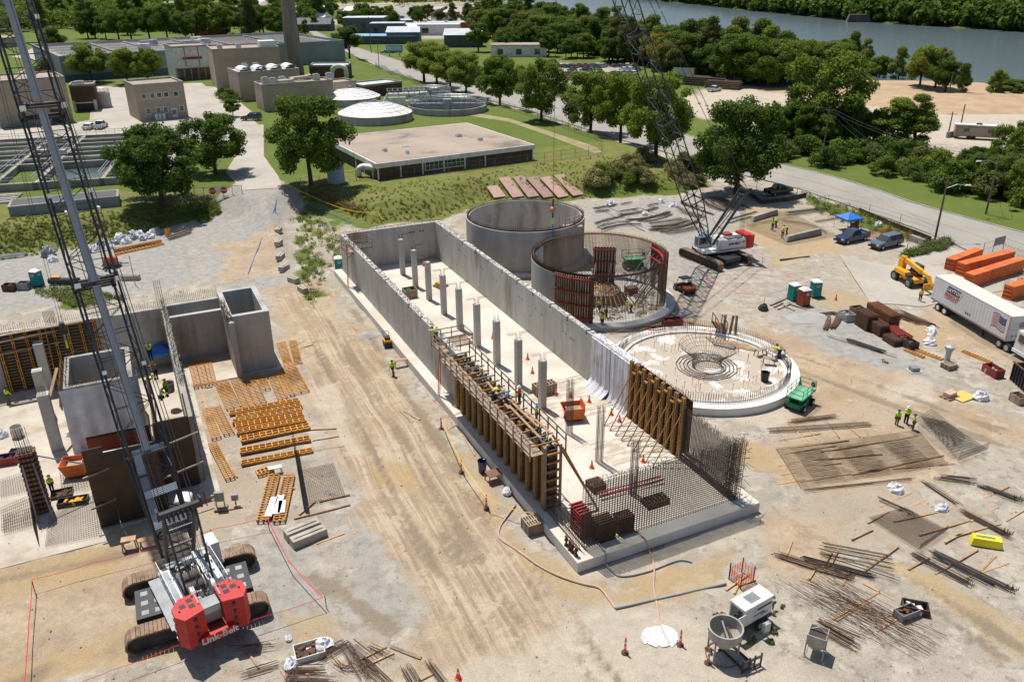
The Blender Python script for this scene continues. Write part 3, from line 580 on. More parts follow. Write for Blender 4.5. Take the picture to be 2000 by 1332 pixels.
# scaffold cages on the left wall with ladders
def wall_cage(y,ladz,label,flip):
    t=thing('access_platform',label,'scaffold',BW(1.3,y,ZT),AL); mb=MB(); mb.box(-1.2,-1.1,-.55,.1,1.1,-.5,woodg); mb.box(.3,-1.1,-.25,2.2,1.1,-.2,blackm if flip else woodg); mb.obj('deck',t)
    mb=MB()
    for x in (-1.2,-.2,.9,2.2):
        for yy in (-1.1,1.1): mb.beam((x,yy,-.7),(x,yy,.95),.07,.07,woodg)
    for z in (-.1,.4,.9):
        for yy in (-1.1,1.1): mb.beam((-1.2,yy,z),(2.2,yy,z),.04,.09,woodg)
        for x in (-1.2,2.2): mb.beam((x,-1.1,z),(x,1.1,z),.04,.09,woodg)
    mb.beam((-1.1,-1.1,-1.2),(.1,-1.1,-.5),.06,.06,woodg); mb.obj('guard_rail',t)
    mb=MB(); 
    for s_ in (-.22,.22): mb.beam((-.9,s_-.6,.4),(-1.3,s_-.6,-ZT+ZS if ladz else -ZT+.05),.05,.09,red)
    for i in range(19): f=i/18.; z=.2+f*(-5.3); mb.bar((-.92-f*.36,-.82,z),(-.92-f*.36,-.38,z),.025,galv,4)
    mb.obj('ladder',t)
wall_cage(60.6,True,'small timber access platform with a red ladder at the far end of the basin wall',True)
wall_cage(27.6,True,'timber access cage with a red ladder halfway along the basin wall',False)
# ================= ROUND TANKS
TZ=6.15
def ringbars(mb,r,z0,z1,n,m,c=(0,0,0),a0=0,a1=2*math.pi,rr=.018,jag=.05):
    for i in range(n): t=a0+(a1-a0)*i/n; mb.bar((c[0]+r*cos(t),c[1]+r*sin(t),z0),(c[0]+r*cos(t),c[1]+r*sin(t),z1+rnd.uniform(-jag,jag)),rr,m,3)
def hoop(mb,r,z,m,n=64,a0=0,a1=2*math.pi,rr=.016): mb.path([(r*cos(a0+(a1-a0)*i/n),r*sin(a0+(a1-a0)*i/n),z) for i in range(n+1)],rr,m,3)
t1=thing('round_tank','finished grey round concrete tank with orange capped bars inside','tank',(2,114.1,0),R(12))
cylc=mat('tank_concrete',(.44,.42,.39),(.31,.30,.285),s=.5,rough=.85,bump=.12,bs=6,space='object',stretch=(1.3,1.3,.5),fine=.15,fs=5,c3=(.22,.165,.115),s3=.13,lo=.3,hi=.72)
mb=MB(); mb.ring(8.0,8.5,.3,TZ,cylc,96); mb.obj('tank_wall',t1,smooth=True)
mb=MB(); mb.lathe([(.01,.5),(7.99,.5)],concrete_slab,64); mb.ring(8.51,9.3,0,.5,concrete_new,72); mb.obj('tank_floor',t1)
mb=MB(); ringbars(mb,8.12,TZ-.02,TZ+.5,170,rust,rr=.022); ringbars(mb,8.36,TZ-.02,TZ+.5,170,rust,rr=.022); hoop(mb,8.24,TZ+.1,rust,96,rr=.09); mb.obj('starter_bars',t1)
mb=MB(); cp=MB()
for k in range(110):
    a,r=rnd.uniform(0,6.28),rnd.uniform(1,7.4); mb.bar((r*cos(a),r*sin(a),.5),(r*cos(a),r*sin(a),1.5),.02,rebarm,3); cp.cbox(r*cos(a),r*sin(a),1.5,.1,.1,.1,orangec)
mb.obj('floor_bars',t1); cp.obj('bar_caps',t1)
mb=MB(); bx,by=8.3*cos(R(-52)),8.3*sin(R(-52)); 
for dx,dy in ((0,0),(1.4,.5),(2.4,1.6),(-.5,1.3),(1.2,2.2)): mb.beam((bx+dx-1,by+dy,TZ-2.2),(bx+dx-1,by+dy,TZ+1.1),.1,.1,woodg)
for z in (.5,1.): mb.path([(bx-1,by,TZ+z),(bx+.4,by+.5,TZ+z),(bx+1.4,by+1.6,TZ+z)],.05,woodg,4)
mb.box(bx-1,by,TZ-.3,bx+1.6,by+1.6,TZ-.22,woodg); mb.obj('timber_stair',t1)
T2=(10.9,96.6,0)
t2=thing('round_tank','half built round tank with bare rusty rebar and tall form panels','tank',T2)
mb=MB(); mb.lathe([(.01,.42),(9.6,.42),(9.6,0)],concrete_new,80); mb.obj('base_slab',t2)
mb=MB(); mb.ring(8.0,8.45,.43,TZ-.3,cylc,60,a0=R(148),a1=R(252)); mb.obj('tank_wall',t2,smooth=True)
mb=MB()
for r_ in (8.08,8.4):
    n=270
    ringbars(mb,r_,.43,TZ+.35,n,rebarm,rr=.021,jag=.12)
    z=.7
    while z<TZ+.1: hoop(mb,r_,z,rebarm,72,rr=.02); z+=.24
hoop(mb,8.2,TZ+.05,rust,90,rr=.13); hoop(mb,8.3,TZ-.1,rust,90,a0=R(130),a1=R(255),rr=.15); mb.obj('rebar_cage',t2)
fw=mat('form_slat',(.43,.33,.235),(.30,.225,.16),s=1.5,rough=.8,fine=.25)
def curved_panel(a0,a1,r0,z0,z1,name,bands=4,ww=.16):
    mb=MB(); n=max(2,int((a1-a0)*r0/.28)); mb.ring(r0,r0+.03,z0,z1,plyd,n*2,a0=a0,a1=a1)
    for i in range(n+1):
        a=a0+(a1-a0)*i/n; c_,s_=cos(a),sin(a); mb.beam((c_*(r0+.12),s_*(r0+.12),z0),(c_*(r0+.12),s_*(r0+.12),z1),.11,.18,fw if i%4 else formd,up=(c_,s_,0))
    p=mb.obj(name,t2); mb=MB()
    for k in range(bands): z=z0+.35+(z1-z0-.7)*k/(bands-1); mb.ring(r0+.2,r0+.36,z,z+.16,redd if k else red,n*2,a0=a0-.01,a1=a1+.01)
    mb.obj('red_waler',p); return p
curved_panel(R(228),R(258),8.47,.5,TZ-.1,'form_panel'); 
mb=MB(); mb.beam((8.6*cos(R(258.8)),8.6*sin(R(258.8)),.45),(8.6*cos(R(258.8)),8.6*sin(R(258.8)),TZ+.1),.5,.14,rust); mb.beam((8.75*cos(R(243)),8.75*sin(R(243)),.45),(8.75*cos(R(243)),8.75*sin(R(243)),TZ-.1),.1,.1,rust); mb.obj('form_edge',t2)
# inner panel standing inside, and curved form on the right
mb=MB(); 
for i in range(8): mb.box(-1.35+i*.38,-.12,0,-1.2+i*.38,.06,5.6,fw)
mb.box(-1.4,.065,0,1.5,.1,5.6,plyd)
ip=mb.obj('inner_form_panel',t2,loc=(.9,3.0,.45),rz=R(-6)); mb=MB()
for z in (.7,2.1,3.6,5.2): mb.box(-1.45,-.25,z,1.55,-.125,z+.16,redd)
mb.obj('red_waler',ip); mb=MB()
for x,q in ((-1,-2.6),(.9,-1.8)): mb.beam((x,-.3,3.6),(x-.4,q,0),.1,.1,galv)
mb.obj('brace',ip)
mb=MB(); a0,a1=R(-22),R(28); mb.ring(7.93,7.96,2.6,TZ+.1,plyd,24,a0=a0,a1=a1); mb.ring(7.7,7.9,TZ-.5,TZ-.3,red,24,a0=a0,a1=a1); mb.ring(7.7,7.9,TZ-1.7,TZ-1.55,red,24,a0=a0,a1=a1); 
for i in range(7):
    a=a0+(a1-a0)*i/6; mb.bar((7.7*cos(a),7.7*sin(a),TZ-.8),(7.7*cos(a)-3.2,7.7*sin(a)-.6,.5),.05,greym,5); mb.bar((7.7*cos(a),7.7*sin(a),TZ-2.2),(7.7*cos(a)-2.6,7.7*sin(a)-.6,.5),.05,greym,5)
mb.obj('inner_form',t2)
mb=MB()   # round timber decking and a ribbed timber former on the floor
for i in range(26): a=i*math.pi*2/26; mb.beam((.3*cos(a),.3*sin(a),1.05),(3.0*cos(a),3.0*sin(a),.95),.1,.1,wood)
for rr in (.9,1.6,2.3,2.9):
    for i in range(26): a,b=i*6.283/26,(i+1)*6.283/26; mb.beam((rr*cos(a),rr*sin(a),1.0),(rr*cos(b),rr*sin(b),1.0),.08,.05,wood if i%2 else woodg)
mb.ring(3.0,3.06,.45,.95,blackm,40); mb.obj('timber_deck',t2,loc=(-.2,.2,.5))
mb=MB(); n=15
for i in range(n):
    a=R(228)+R(84)*i/(n-1); p0,p1=(5.0*cos(a),5.0*sin(a)+1.6),(6.5*cos(a),6.5*sin(a)+1.6)
    mb.beam((p0[0],p0[1],1.7),(p1[0],p1[1],.47),.12,.14,wood); mb.beam((p0[0],p0[1],.45),(p0[0],p0[1],1.8),.1,.1,woodg)
mb.ring(4.85,4.9,.45,1.8,woodg,30,(0,1.6,0),R(226),R(314)); mb.obj('timber_former',t2)
mb=MB()
for k in range(150):
    a,r=rnd.uniform(R(190),R(380)),rnd.uniform(4.6,7.7); x,y=r*cos(a),r*sin(a); b=rnd.uniform(0,3.14); L_=rnd.uniform(.4,1.5); mb.beam((x-L_/2*cos(b),y-L_/2*sin(b),.47+rnd.uniform(0,.1)),(x+L_/2*cos(b),y+L_/2*sin(b),.5+rnd.uniform(0,.25)),.12,.05,rnd.choice([wood,woodg,woodg,orangec if k%9==0 else fw]))
mb.obj('scattered_timber',t2)
mb=MB(); 
for k in range(4): mb.box(-.7,-.5,.25*k,.75,.5,.25*k+.2,ply if k%2 else redd)
mb.obj('form_crate',None,'stack of dark red form crates inside the half built tank','crate',loc=(T2[0]+4.3,T2[1]+1.0,.43),rz=.4)
# round base slab with rebar hopper
T3=(19.8,76.6,0)
t3=thing('round_slab','pale round foundation slab with a rebar ring and a rebar funnel in its middle','slab',T3)
mb=MB(); mb.lathe([(8.15,.6),(8.15,.82),(9.7,.82),(9.7,0)],mat('slab_white',(.72,.70,.66),(.62,.60,.56),s=.4,rough=.8,fine=.06),110); mb.obj('outer_ring',t3)
mb=MB(); mb.lathe([(.01,.6),(8.15,.6)],mat('slab_patchy',(.40,.345,.275),(.62,.585,.53),s=.42,rough=.85,fine=.12,lo=.56,hi=.6,space='object'),80); mb.obj('slab_floor',t3)
mb=MB(); ringbars(mb,8.75,.8,1.95,230,rebarm,rr=.021,jag=.08); ringbars(mb,8.5,.8,1.75,230,rebarm,rr=.021,jag=.08); hoop(mb,8.75,1.0,rebarm,90,rr=.03); hoop(mb,8.5,.95,rebarm,90,rr=.03); mb.obj('rebar_ring',t3)
mb=MB(); n=44
for i in range(n):
    a=i*6.283/n; mb.bar((1.45*cos(a),1.45*sin(a),.9),(1.5*cos(a),1.5*sin(a),1.7),.022,rebarm,3); mb.bar((1.5*cos(a),1.5*sin(a),1.7),(3.0*cos(a),3.0*sin(a),3.0+rnd.uniform(-.1,.1)),.02,rust,3)
for z in (.7,.9,1.1,1.3,1.5,1.7): hoop(mb,1.5,z,rust,40,rr=.028)
for f in (.3,.55,.8,1): hoop(mb,1.5+1.5*f,1.7+1.3*f,rust,40,rr=.02)
mb.obj('rebar_funnel',t3,loc=(.4,-.3,0)); mb=MB()
for r_ in (2.0,2.4,2.8,3.15): hoop(mb,r_,.66,blackm,13,rr=.045)
mb.obj('black_rings',t3,loc=(.4,-.3,0)); mb=MB(); cp=MB()
for k in range(90):
    a,r=rnd.uniform(0,6.28),rnd.choice((4.,5,6,7,7.6))+rnd.uniform(-.1,.1); mb.bar((r*cos(a),r*sin(a),.6),(r*cos(a),r*sin(a),1.35),.018,rebarm,3); cp.cbox(r*cos(a),r*sin(a),1.35,.09,.09,.09,orangec)
mb.obj('floor_bars',t3); cp.obj('bar_caps',t3)
# ================= UNFINISHED PUMP STATION (left)
PO=Vector((-24.96,77.9,0))
def PWp(x,y,z=0): c,s=cos(AL),sin(AL); return Vector((PO.x+x*c-y*s,PO.y+x*s+y*c,z))
def PL(px,py,z=0): p=G(px,py,z)-PO; c,s=cos(AL),sin(AL); return (p.x*c+p.y*s,-p.x*s+p.y*c)
ps=thing('pump_station','unfinished concrete pump station with open chambers and starter bars','building',PO,AL); PT=6.5
mb=MB(); mb.prism([(-42,-24.2),(-17,-24),(-16.8,-22.9),(-8.5,-21.3),(-8.5,-.7),(.6,-.7),(.6,8.6),(-42,8.6)],-.3,.12,mat('slab_stained',(.50,.445,.37),(.38,.33,.265),s=.35,rough=.85,fine=.15,fs=2,c3=(.31,.25,.17),s3=.22)); mb.obj('foundation_slab',ps)
mb=MB()   # open box at the corner, four walls
mb.box(-.55,.0,.13,0,8.2,PT,concrete); mb.box(-4.1,0,.13,-.553,.55,PT,concrete); mb.box(-4.1,7.65,.13,-.553,8.2,PT,concrete); mb.box(-4.1,.553,.13,-3.6,7.647,PT,concrete); mb.box(-3.6,.553,1.2,-.553,7.647,1.3,concrete_old); mb.obj('corner_chamber',ps)
mb=MB(); mb.box(-42,5.9,.13,-9.7,6.5,PT-.1,concrete); mb.box(-9.7,7.9,.13,-4.1,8.4,PT-.7,concrete); mb.obj('back_wall',ps)
mb=MB(); mb.box(-9.4,5.85,.13,-4.103,6.4,PT-1.3,concrete); mb.box(-9.3,6.403,.13,-4.2,7.89,1.6,concrete_old); mb.obj('trough_wall',ps)
wx=-9.45
mb=MB(); mb.box(wx-.5,-18.9,.13,wx,8.4,PT-.3,concrete_old); mb.box(wx+.003,-18.9,.13,wx+.05,-11.8,PT-.25,plyd); mb.obj('cross_wall',ps)
mb=MB(); dowels(mb,(wx-.3,-13,0),(wx-.3,8,0),PT-.3,90,.7,.018,greym,.25); dowels(mb,(wx-.1,-13,0),(wx-.1,6.8,0),PT-.3,90,.6,.018,concrete_new,.25)
for y in np.arange(-13,6.6,1.2): mb.bar((wx-.5,y,PT),(wx+.1,y+.9,PT+.35),.022,rebarm,3)
for x in (-.5,-.3,-.1,.1): mb.bar((wx-.2+x,7,PT-.4),(wx-.25+x,7.1,PT+2.6),.025,rebarm,3); mb.bar((wx-.2+x,6.4,PT-.4),(wx-.25+x,6.5,PT+2.6),.025,rebarm,3)
for i in range(120): x=-34+i*.2; mb.bar((x,6.2,PT-.1),(x+rnd.uniform(-.05,.05),6.2,PT+.7*rnd.uniform(.7,1.1)),.017,rebarm,3)
for i in range(30): x=-9.7+i*.19; mb.bar((x,8.1,PT-.75),(x,8.1,PT+rnd.uniform(.3,.9)),.017,rebarm,3)
for i in range(160): mb.bar((-4.0+rnd.uniform(-.3,.3),rnd.uniform(-.6,5),PT-.8+rnd.uniform(0,.9)),(-4.0+rnd.uniform(-.4,.4),rnd.uniform(-.6,5),PT-.4+rnd.uniform(0,.9)),.02,rebarm if i%3 else greym,3)
mb.obj('starter_bars',ps)
mb=MB(); mb.box(-4.1,-.8,.13,-3.6,-.003,PT-.35,concrete); mb.obj('stub_wall',ps)
cm=MATS['column_concrete']
for (px,py,ht,w_) in ((106,752,5.3,.85),(103,800,4.8,.85),(121,868,5.6,.9)):
    x,y=PL(px,py,.12); mb=MB(); mb.box(x-w_,y,.13,x,y+w_,ht,cm); c_=mb.obj('column',ps)
    mb=MB(); 
    for i in range(10): mb.bar((x-w_+.1+.07*i,y+.1+.06*(i%3),ht-.02),(x-w_+.1+.07*i,y+.1+.06*(i%3),ht+(.9 if ht>5.5 else .1)),.018,rebarm,3)
    mb.obj('starter_bars',c_)
# wrapped inner chamber
x0,y0=PL(148,862,.12); x1,_=PL(262,832,.12); x1=x0+5.4; d_=6.9
ch=thing('wrapped_chamber','inner concrete chamber wrapped in dirty white sheeting with open top','chamber',PWp(-18.8,-9.7),AL); hh=6.4
mb=MB(); mb.box(0,0,.13,.4,d_,hh,concrete_old); mb.box(x1-x0-.4,0,.13,x1-x0,d_,hh,concrete_old); mb.box(.403,0,.13,x1-x0-.403,.4,hh,concrete_old); mb.box(.403,d_-.4,.13,x1-x0-.403,d_,hh,concrete); mb.obj('chamber_walls',ch)
mb=MB(); n,k=34,10; v=[]
for i in range(n+1):
    t_=i/n*(x1-x0+3); 
    for j in range(k+1):
        g=j/k; w_=.06*sin(i*1.3)+.05*sin(i*.6+j*.4)
        x,y=(t_-1.5,-.3-w_*(1+g)) 
        if t_<1.5: x,y=-.3-w_,1.2-t_
        elif t_>x1-x0+1.5: x,y=x1-x0+.3+w_,t_-(x1-x0+1.5)
        v.append((x,y,hh-.03-g*(hh-.2)+.15*sin(i*.5)*(g>.95)))
mb.add(v,[(i*(k+1)+j,(i+1)*(k+1)+j,(i+1)*(k+1)+j+1,i*(k+1)+j+1) for i in range(n) for j in range(k)],sheetm); mb.obj('white_wrap',ch,smooth=True)
mb=MB(); dowels(mb,(0.2,.2,0),(x1-x0,.2,0),hh,40,.35,.018); dowels(mb,(.2,.2,0),(.2,d_,0),hh,35,.4); dowels(mb,(.3,d_-.2,0),(x1-x0,d_-.2,0),hh,40,.5)
for i in range(14): mb.beam((-.5-.1*(i%3),.5+i*.4,hh-2.2),(-.25,.5+i*.4,hh+.3),.1,.06,wood if i%3 else woodg)
mb.beam((-1.4,2.5,hh-1.6),(-.6,5.2,hh-.2),.25,.08,wood); mb.obj('timber_edge',ch)
# yellow formwork on the back wall
def yform(name,label,org,rz,wd,ht,z0,nv,group=None):
    t=thing(name,label,'formwork',org,rz,group); mb=MB(); mb.box(0,0,z0,wd,.04,z0+ht,plyd); mb.obj('form_face',t)
    mb=MB(); z=z0+.1
    while z<z0+ht: mb.box(0,-.15,z,wd,-.003,z+.11,mat('form_slat_dark',(.20,.145,.085),(.13,.095,.06),s=2,rough=.8)); z+=.33
    mb.obj('walers',t)
    for i in range(nv):
        x=.2+(wd-.5)*i/(nv-1); mb=MB(); mb.box(x,-.4,z0,x+.07,-.155,z0+ht+.2,formy); mb.box(x+.16,-.4,z0,x+.23,-.155,z0+ht+.2,formy)
        for k in range(6): mb.box(x-.02,-.43,z0+.4+k*ht/6.5,x+.25,-.403,z0+.52+k*ht/6.5,formy)
        mb.obj('strongback',t)
    return t
fx,fy=PL(42,728,.12)
yf=yform('yellow_formwork','tall yellow timber formwork set against the back wall of the pump station',PWp(-25.2,5.85),AL,9.0,6.3,.13,8)
mb=MB(); 
for z in (4.4,5.6): mb.beam((-1.8,-.6,z),(5.5,-.6,z+.4),.1,.14,woodg)
mb.beam((-.3,-.8,6.5),(8,-.5,6.6),.5,.06,woodg)
for i in range(9): mb.bar((4.6+.12*i,.2,6.4),(4.6+.12*i,.2,7.9),.025,rebarm,3)
mb.obj('timber_walkway',yf)
lad=MB(); 
for q in (-.3,.3): lad.beam((q,0,0),(q,1.5,6.2),.08,.1,formy)
for i in range(16): lad.beam((-.3,.05+i*.095,.3+i*.39),(.3,.05+i*.095,.3+i*.39),.06,.06,formy)
lad.obj('timber_ladder',None,'yellow timber ladder leaning on the formwork behind the wrapped chamber','ladder',loc=PWp(-21,4.2,.13),rz=AL)
# dark plywood panels of the front wall
pf=thing('wall_form_panels','tall dark plywood wall forms closing the front of the pump station','formwork',PWp(-17.3,-22.1),AL); Lf=7.4
mb=MB(); mb.box(0,0,.02,1.35,.08,6.9,plyd); mb.box(1.37,.03,.02,4.9,.1,6.3,plyd); mb.obj('front_panel',pf)
mb=MB(); mb.box(4.9,2.8,.02,Lf,2.9,6.5,plyd); mb.obj('front_panel',pf)
mb=MB(); mb.box(.2,2.9,.02,4.6,2.98,6.4,plyd); mb.box(.2,2.86,.3,4.5,2.897,6.2,terra); mb.obj('back_panel',pf)
mb=MB(); mb.box(4.82,.12,.02,4.9,2.8,6.4,plyd); pass
for i in range(16): mb.box(Lf+.003,2.9+i*.28,.1,Lf+.12,2.98+i*.28,6.4,mat('slat_rust',(.16,.06,.03),(.1,.045,.03),s=2,rough=.8))
mb.obj('side_panel',pf)
mb=MB(); mb.box(4.9,3,.02,4.98,12.5,6.2,plyd)
for i in range(22): mb.box(4.985,3.2+i*.42,.1,5.08,3.3+i*.42,6.1,ply)
mb.box(4.9,2.95,6.0,7.3,3.3,6.1,woodg); mb.obj('inner_panel',pf)
mb=MB()
for z in (2.6,5.3): mb.beam((-.3,-.3,z-.5),(Lf+.6,-.3+1.8,z+.3),.1,.12,woodg)
for i in range(22): x=.2+i*4.6/22; mb.bar((x,-.18,.02),(x,-.18,1.9+rnd.uniform(-.3,.5)),.018,rebard,3)
for z in np.arange(.2,6,.26): mb.bar((.1,-.14,z),(4.8,-.14,z),.015,rebard,3)
mb.bar((1.3,.12,6.35),(4.8,.12,6.35),.06,greym,5); mb.obj('rebar_and_rail',pf)
# formed column with slatted forms
cx,cy=PL(78,985,.12); fc=thing('column_form','slatted brown column form with bars rising from its top','formwork',PWp(cx,cy,.12),AL)
mb=MB(); mb.box(-.5,-.4,0,.5,.5,5.5,plyd); 
for k in range(13):
    z=.15+k*.42
    for x in (-.42,-.14,.14,.42): mb.cbox(x,-.5,z,.22,.16,.24,ply)
    for y in (-.3,0,.3): mb.cbox(.6,y,z,.16,.22,.24,ply)
mb.obj('form_box',fc); mb=MB()
for i in range(9): mb.bar((-.4+.1*i,-.2+.2*(i%3),5.4),(-.5+.11*i,-.2+.2*(i%3),7.3),.02,rebarm,3)
mb.obj('column_bars',fc); mb=MB()
for p in (((-.3,-.6,4.6),(-.2,-1.6,0)),((.4,-.6,4.6),(.9,-1.9,0)),((.65,.2,4.7),(5.2,.9,1.8))): mb.bar(p[0],p[1],.06,greym,6)
mb.obj('brace',fc)
# ================= writing
def text(s,size,m,parent,M,name='lettering',ext=.008,shear=0.,bold=0.,label=None):
    cu=bpy.data.curves.new('t','FONT'); cu.body=s; cu.size=size; cu.extrude=ext; cu.align_x='CENTER'; cu.align_y='CENTER'; cu.shear=shear; cu.offset=bold; cu.resolution_u=2
    ob=bpy.data.objects.new('t',cu); COL.objects.link(ob); me=bpy.data.meshes.new_from_object(ob.evaluated_get(bpy.context.evaluated_depsgraph_get())); bpy.data.objects.remove(ob)
    me.materials.clear(); me.materials.append(m); o=bpy.data.objects.new(name,me); COL.objects.link(o); o.parent=parent; o.matrix_local=M; return tag(o,label)
def face(loc,xdir,ydir=(0,0,1)):   # matrix that lays text with its baseline along xdir
    x=Vector(xdir).normalized(); z=x.cross(Vector(ydir)).normalized(); y=z.cross(x); M=Matrix((x,y,z)).transposed().to_4x4(); M.translation=Vector(loc); return M
# ================= crawler cranes
perf=mat('perforated_walkway',(.74,.80,.88),(.66,.72,.80),s=2,rough=.5,metal=.1,fine=.2,space='object',joint=(.16,.16,.04,.3,.5))
def track(parent,x,L,wd=1.05,hh=1.35):
    t=MB(); r=hh/2; a,b=-L/2+r,L/2-r; P=[]
    n=int((b-a)/.24)
    for i in range(n+1): P.append((a+(b-a)*i/n,hh,0))
    for i in range(1,7): q=math.pi/2-math.pi*i/7; P.append((b+r*cos(q),r+r*sin(q),0))
    for i in range(n+1): P.append((b+(a-b)*i/n,0.02,0))
    for i in range(1,7): q=-math.pi/2-math.pi*i/7; P.append((a+r*cos(q),r+r*sin(q),0))
    k=len(P)
    for i in range(k):
        p,q=P[i],P[(i+1)%k]; p_=Vector((x,p[0],p[1])); q_=Vector((x,q[0],q[1])); d=(q_-p_); nn=Vector((0,-d.z,d.y)).normalized()
        t.beam(p_+d*.04,p_+d*.93,wd,.12,trackm,up=nn)
        if i%2==0: t.beam(p_+d*.2+nn*.07,p_+d*.6+nn*.07,wd*.96,.05,trackm,up=nn)
    o=t.obj('crawler_track',parent); f=MB(); f.box(x-.3,a,.25,x+.3,b,hh-.25,blackm)
    for s_ in (-.31,.31):
        for yy,rr in ((a,.52),(b,.52)): f.bar((x+s_*.6,yy,r),(x+s_,yy,r),rr,blackm,16,True)
        for i in range(8): yy=a+.5+(b-a-1)*i/7; f.bar((x+s_*.6,yy,.28),(x+s_*1.05,yy,.28),.22,blackm,10,True)
    f.obj('track_frame',o)
def lattice(mb,L0,L1,wd,dp,m,bay,r,rl):   # boom along local +y, from L0 to L1
    for sx in (-1,1):
        for sz in (-1,1): mb.bar((sx*wd/2,L0,sz*dp/2),(sx*wd/2,L1,sz*dp/2),r,m,6)
    n=max(1,int((L1-L0)/bay))
    for i in range(n):
        y0,y1=L0+(L1-L0)*i/n,L0+(L1-L0)*(i+1)/n; s_=1 if i%2 else -1
        for sz in (-1,1): mb.bar((-s_*wd/2,y0,sz*dp/2),(s_*wd/2,y1,sz*dp/2),rl,m,4); mb.bar((-wd/2,y0,sz*dp/2),(wd/2,y0,sz*dp/2),rl,m,4)
        for sx in (-1,1): mb.bar((sx*wd/2,y0,-s_*dp/2),(sx*wd/2,y1,s_*dp/2),rl,m,4)
    return mb
def crane(label,loc,urz,trz,foot,bang,blen,wd,big,hookz,tl,gauge,hook_len):
    t=thing('crawler_crane',label,'crane',loc,trz)
    for s_ in (-1,1): track(t,s_*gauge/2,tl,1.1 if big else 1.0,1.4 if big else 1.2)
    mb=MB(); mb.box(-gauge/2+.4,-1.3,.55,gauge/2-.4,1.3,1.15,blackm); mb.lathe([(1.5,1.15),(1.5,1.5),(.01,1.5)],blackm,24)
    for s_ in (-1,1): mb.cbox(0,s_*2.6,.75,2.9,1.9,.55,black)
    if big:
        for s_ in (-1,1):
            for i in range(3):
                for j in range(2): mb.cbox(-.95+i*.95,s_*2.6-.4+.8*j,1.3,.42,.42,.012,greym)
    mb.obj('carbody',t)
    u=bpy.data.objects.new('upperworks',None); COL.objects.link(u); u.parent=t; u.location=(0,0,1.5); u.rotation_euler.z=urz-trz
    W=1.55 if big else 1.5
    mb=MB(); mb.box(-.95,-4.2,0,.95,2.8,.45,white); mb.box(-W,-4.0,.1,-.98,2.6,.3,white); mb.box(.98,-4.0,.1,W,2.6,.3,white)
    if big: mb.box(-W-.75,-3.6,.25,-W-.02,1.9,.3,greym)
    mb.obj('deck',u)
    mb=MB(); 
    if big:
        mb.box(.62,-3.2,.452,W,1.6,1.55,white); mb.box(.8,-2.9,1.553,1.4,-1.6,1.85,white); mb.box(.75,-1.2,1.553,1.3,.2,1.75,white); mb.box(.9,.5,1.553,1.4,1.3,1.7,greym); mb.bar((1.1,-.2,1.75),(1.1,-.2,2.3),.09,blackm,8,True); mb.box(.72,-2.95,1.553,.79,-1.7,1.7,blackm)
        mb.box(-W,-3.0,.303,-.9,1.4,1.0,white); mb.box(-W+.06,-2.8,1.003,-1.15,1.2,1.08,greym)
    else: mb.box(-W,-3.9,.303,W,.7,1.75,white,.05); mb.box(W+.003,-3.9,.35,W+.02,.6,.48,red); mb.box(-W-.02,-3.9,.35,-W-.003,.6,.48,red); mb.box(.2,-2.6,1.753,1.3,-1.4,2.1,redd); mb.box(-1.2,-3.4,1.753,-.2,-.8,2.0,greym)
    mb.obj('machinery_house',u)
    if not big:
        for i,s_ in enumerate((1,-1)):
            text('LINK-BELT',.42,black,u,face((s_*(W+.01),-1.9,1.15),(0,1*s_,0)),shear=.1,bold=.012); text('218',.3,redd,u,face((s_*(W+.01),-3.4,1.3),(0,s_,0)),bold=.01)
    # winch drums
    for i in range(2 if big else 1):
        mb=MB(); y=-.2-1.05*i; a,b=(-.75,.45); mb.bar((a,y,.95),(b,y,.95),.42,mat('wire_rope',(.12,.10,.085),(.08,.07,.06),s=4,rough=.7),16,True)
        for x in (a-.06,b): mb.bar((x,y,.95),(x+.06,y,.95),.62,white,18,True)
        mb.obj('winch_drum',u)
    # counterweight stacks
    if big:
        for s_ in (-1,1):
            mb=MB(); P=[(s_*.55,-3.25),(s_*1.55,-3.25),(s_*2.15,-3.9),(s_*2.15,-4.7),(s_*1.75,-5.35),(s_*.55,-5.05)]; P=P if s_<0 else P[::-1]
            for k in range(4):
                mb.prism(P,-.15+k*.57,-.15+k*.57+.555,red)
            for dx,dy in ((1.05,-3.75),(1.55,-4.05),(1.05,-4.3)): mb.cbox(s_*dx,dy,2.12,.36,.36,.012,blackm)
            for dx,dy in ((.8,-3.5),(1.8,-4.4)): mb.cbox(s_*dx,dy,2.12,.12,.12,.08,redd)
            for k in range(4): mb.cbox(s_*1.15,-5.235,-.02+k*.57,.18,.06,.2,blackm)
            for k in range(4): mb.cbox(s_*2.16,-4.1,-.05+k*.57,.03,.3,.1,white); 
            mb.obj('counterweight',u)
        mb=MB(); mb.box(-.55,-5.1,-.18,.55,-3.3,.42,redd); mb.box(-1.0,-5.42,-.2,1.0,-5.1,.36,red); mb.obj('counterweight_tray',u)
        mb=MB(); r_=random.Random(4)
        for i in range(46): mb.cbox(r_.uniform(-.85,.55),r_.uniform(-3.4,1.9),.45,r_.uniform(.12,.4),r_.uniform(.12,.5),r_.uniform(.1,.55),r_.choice([blackm,greym,white,blackm,rust]),r_.uniform(0,.3))
        for i in range(22): a=Vector((r_.uniform(-1.4,.6),r_.uniform(-3.4,1.5),r_.uniform(.6,1.2))); b=a+Vector((r_.uniform(-.6,.6),r_.uniform(-1.2,1.2),r_.uniform(-.2,.5))); mb.tube([a,(a+b)/2+Vector((0,0,.25)),b],.04,blackm,5)
        for i in range(14): mb.cbox(r_.uniform(.7,1.45),r_.uniform(-3,1.4),1.56,r_.uniform(.1,.3),r_.uniform(.1,.4),r_.uniform(.05,.2),r_.choice([blackm,greym,white]))
        mb.obj('deck_machinery',u)
        text('Link-Belt',.62,white,u,face((0,-5.43,.08),(1,0,0)),bold=.018)
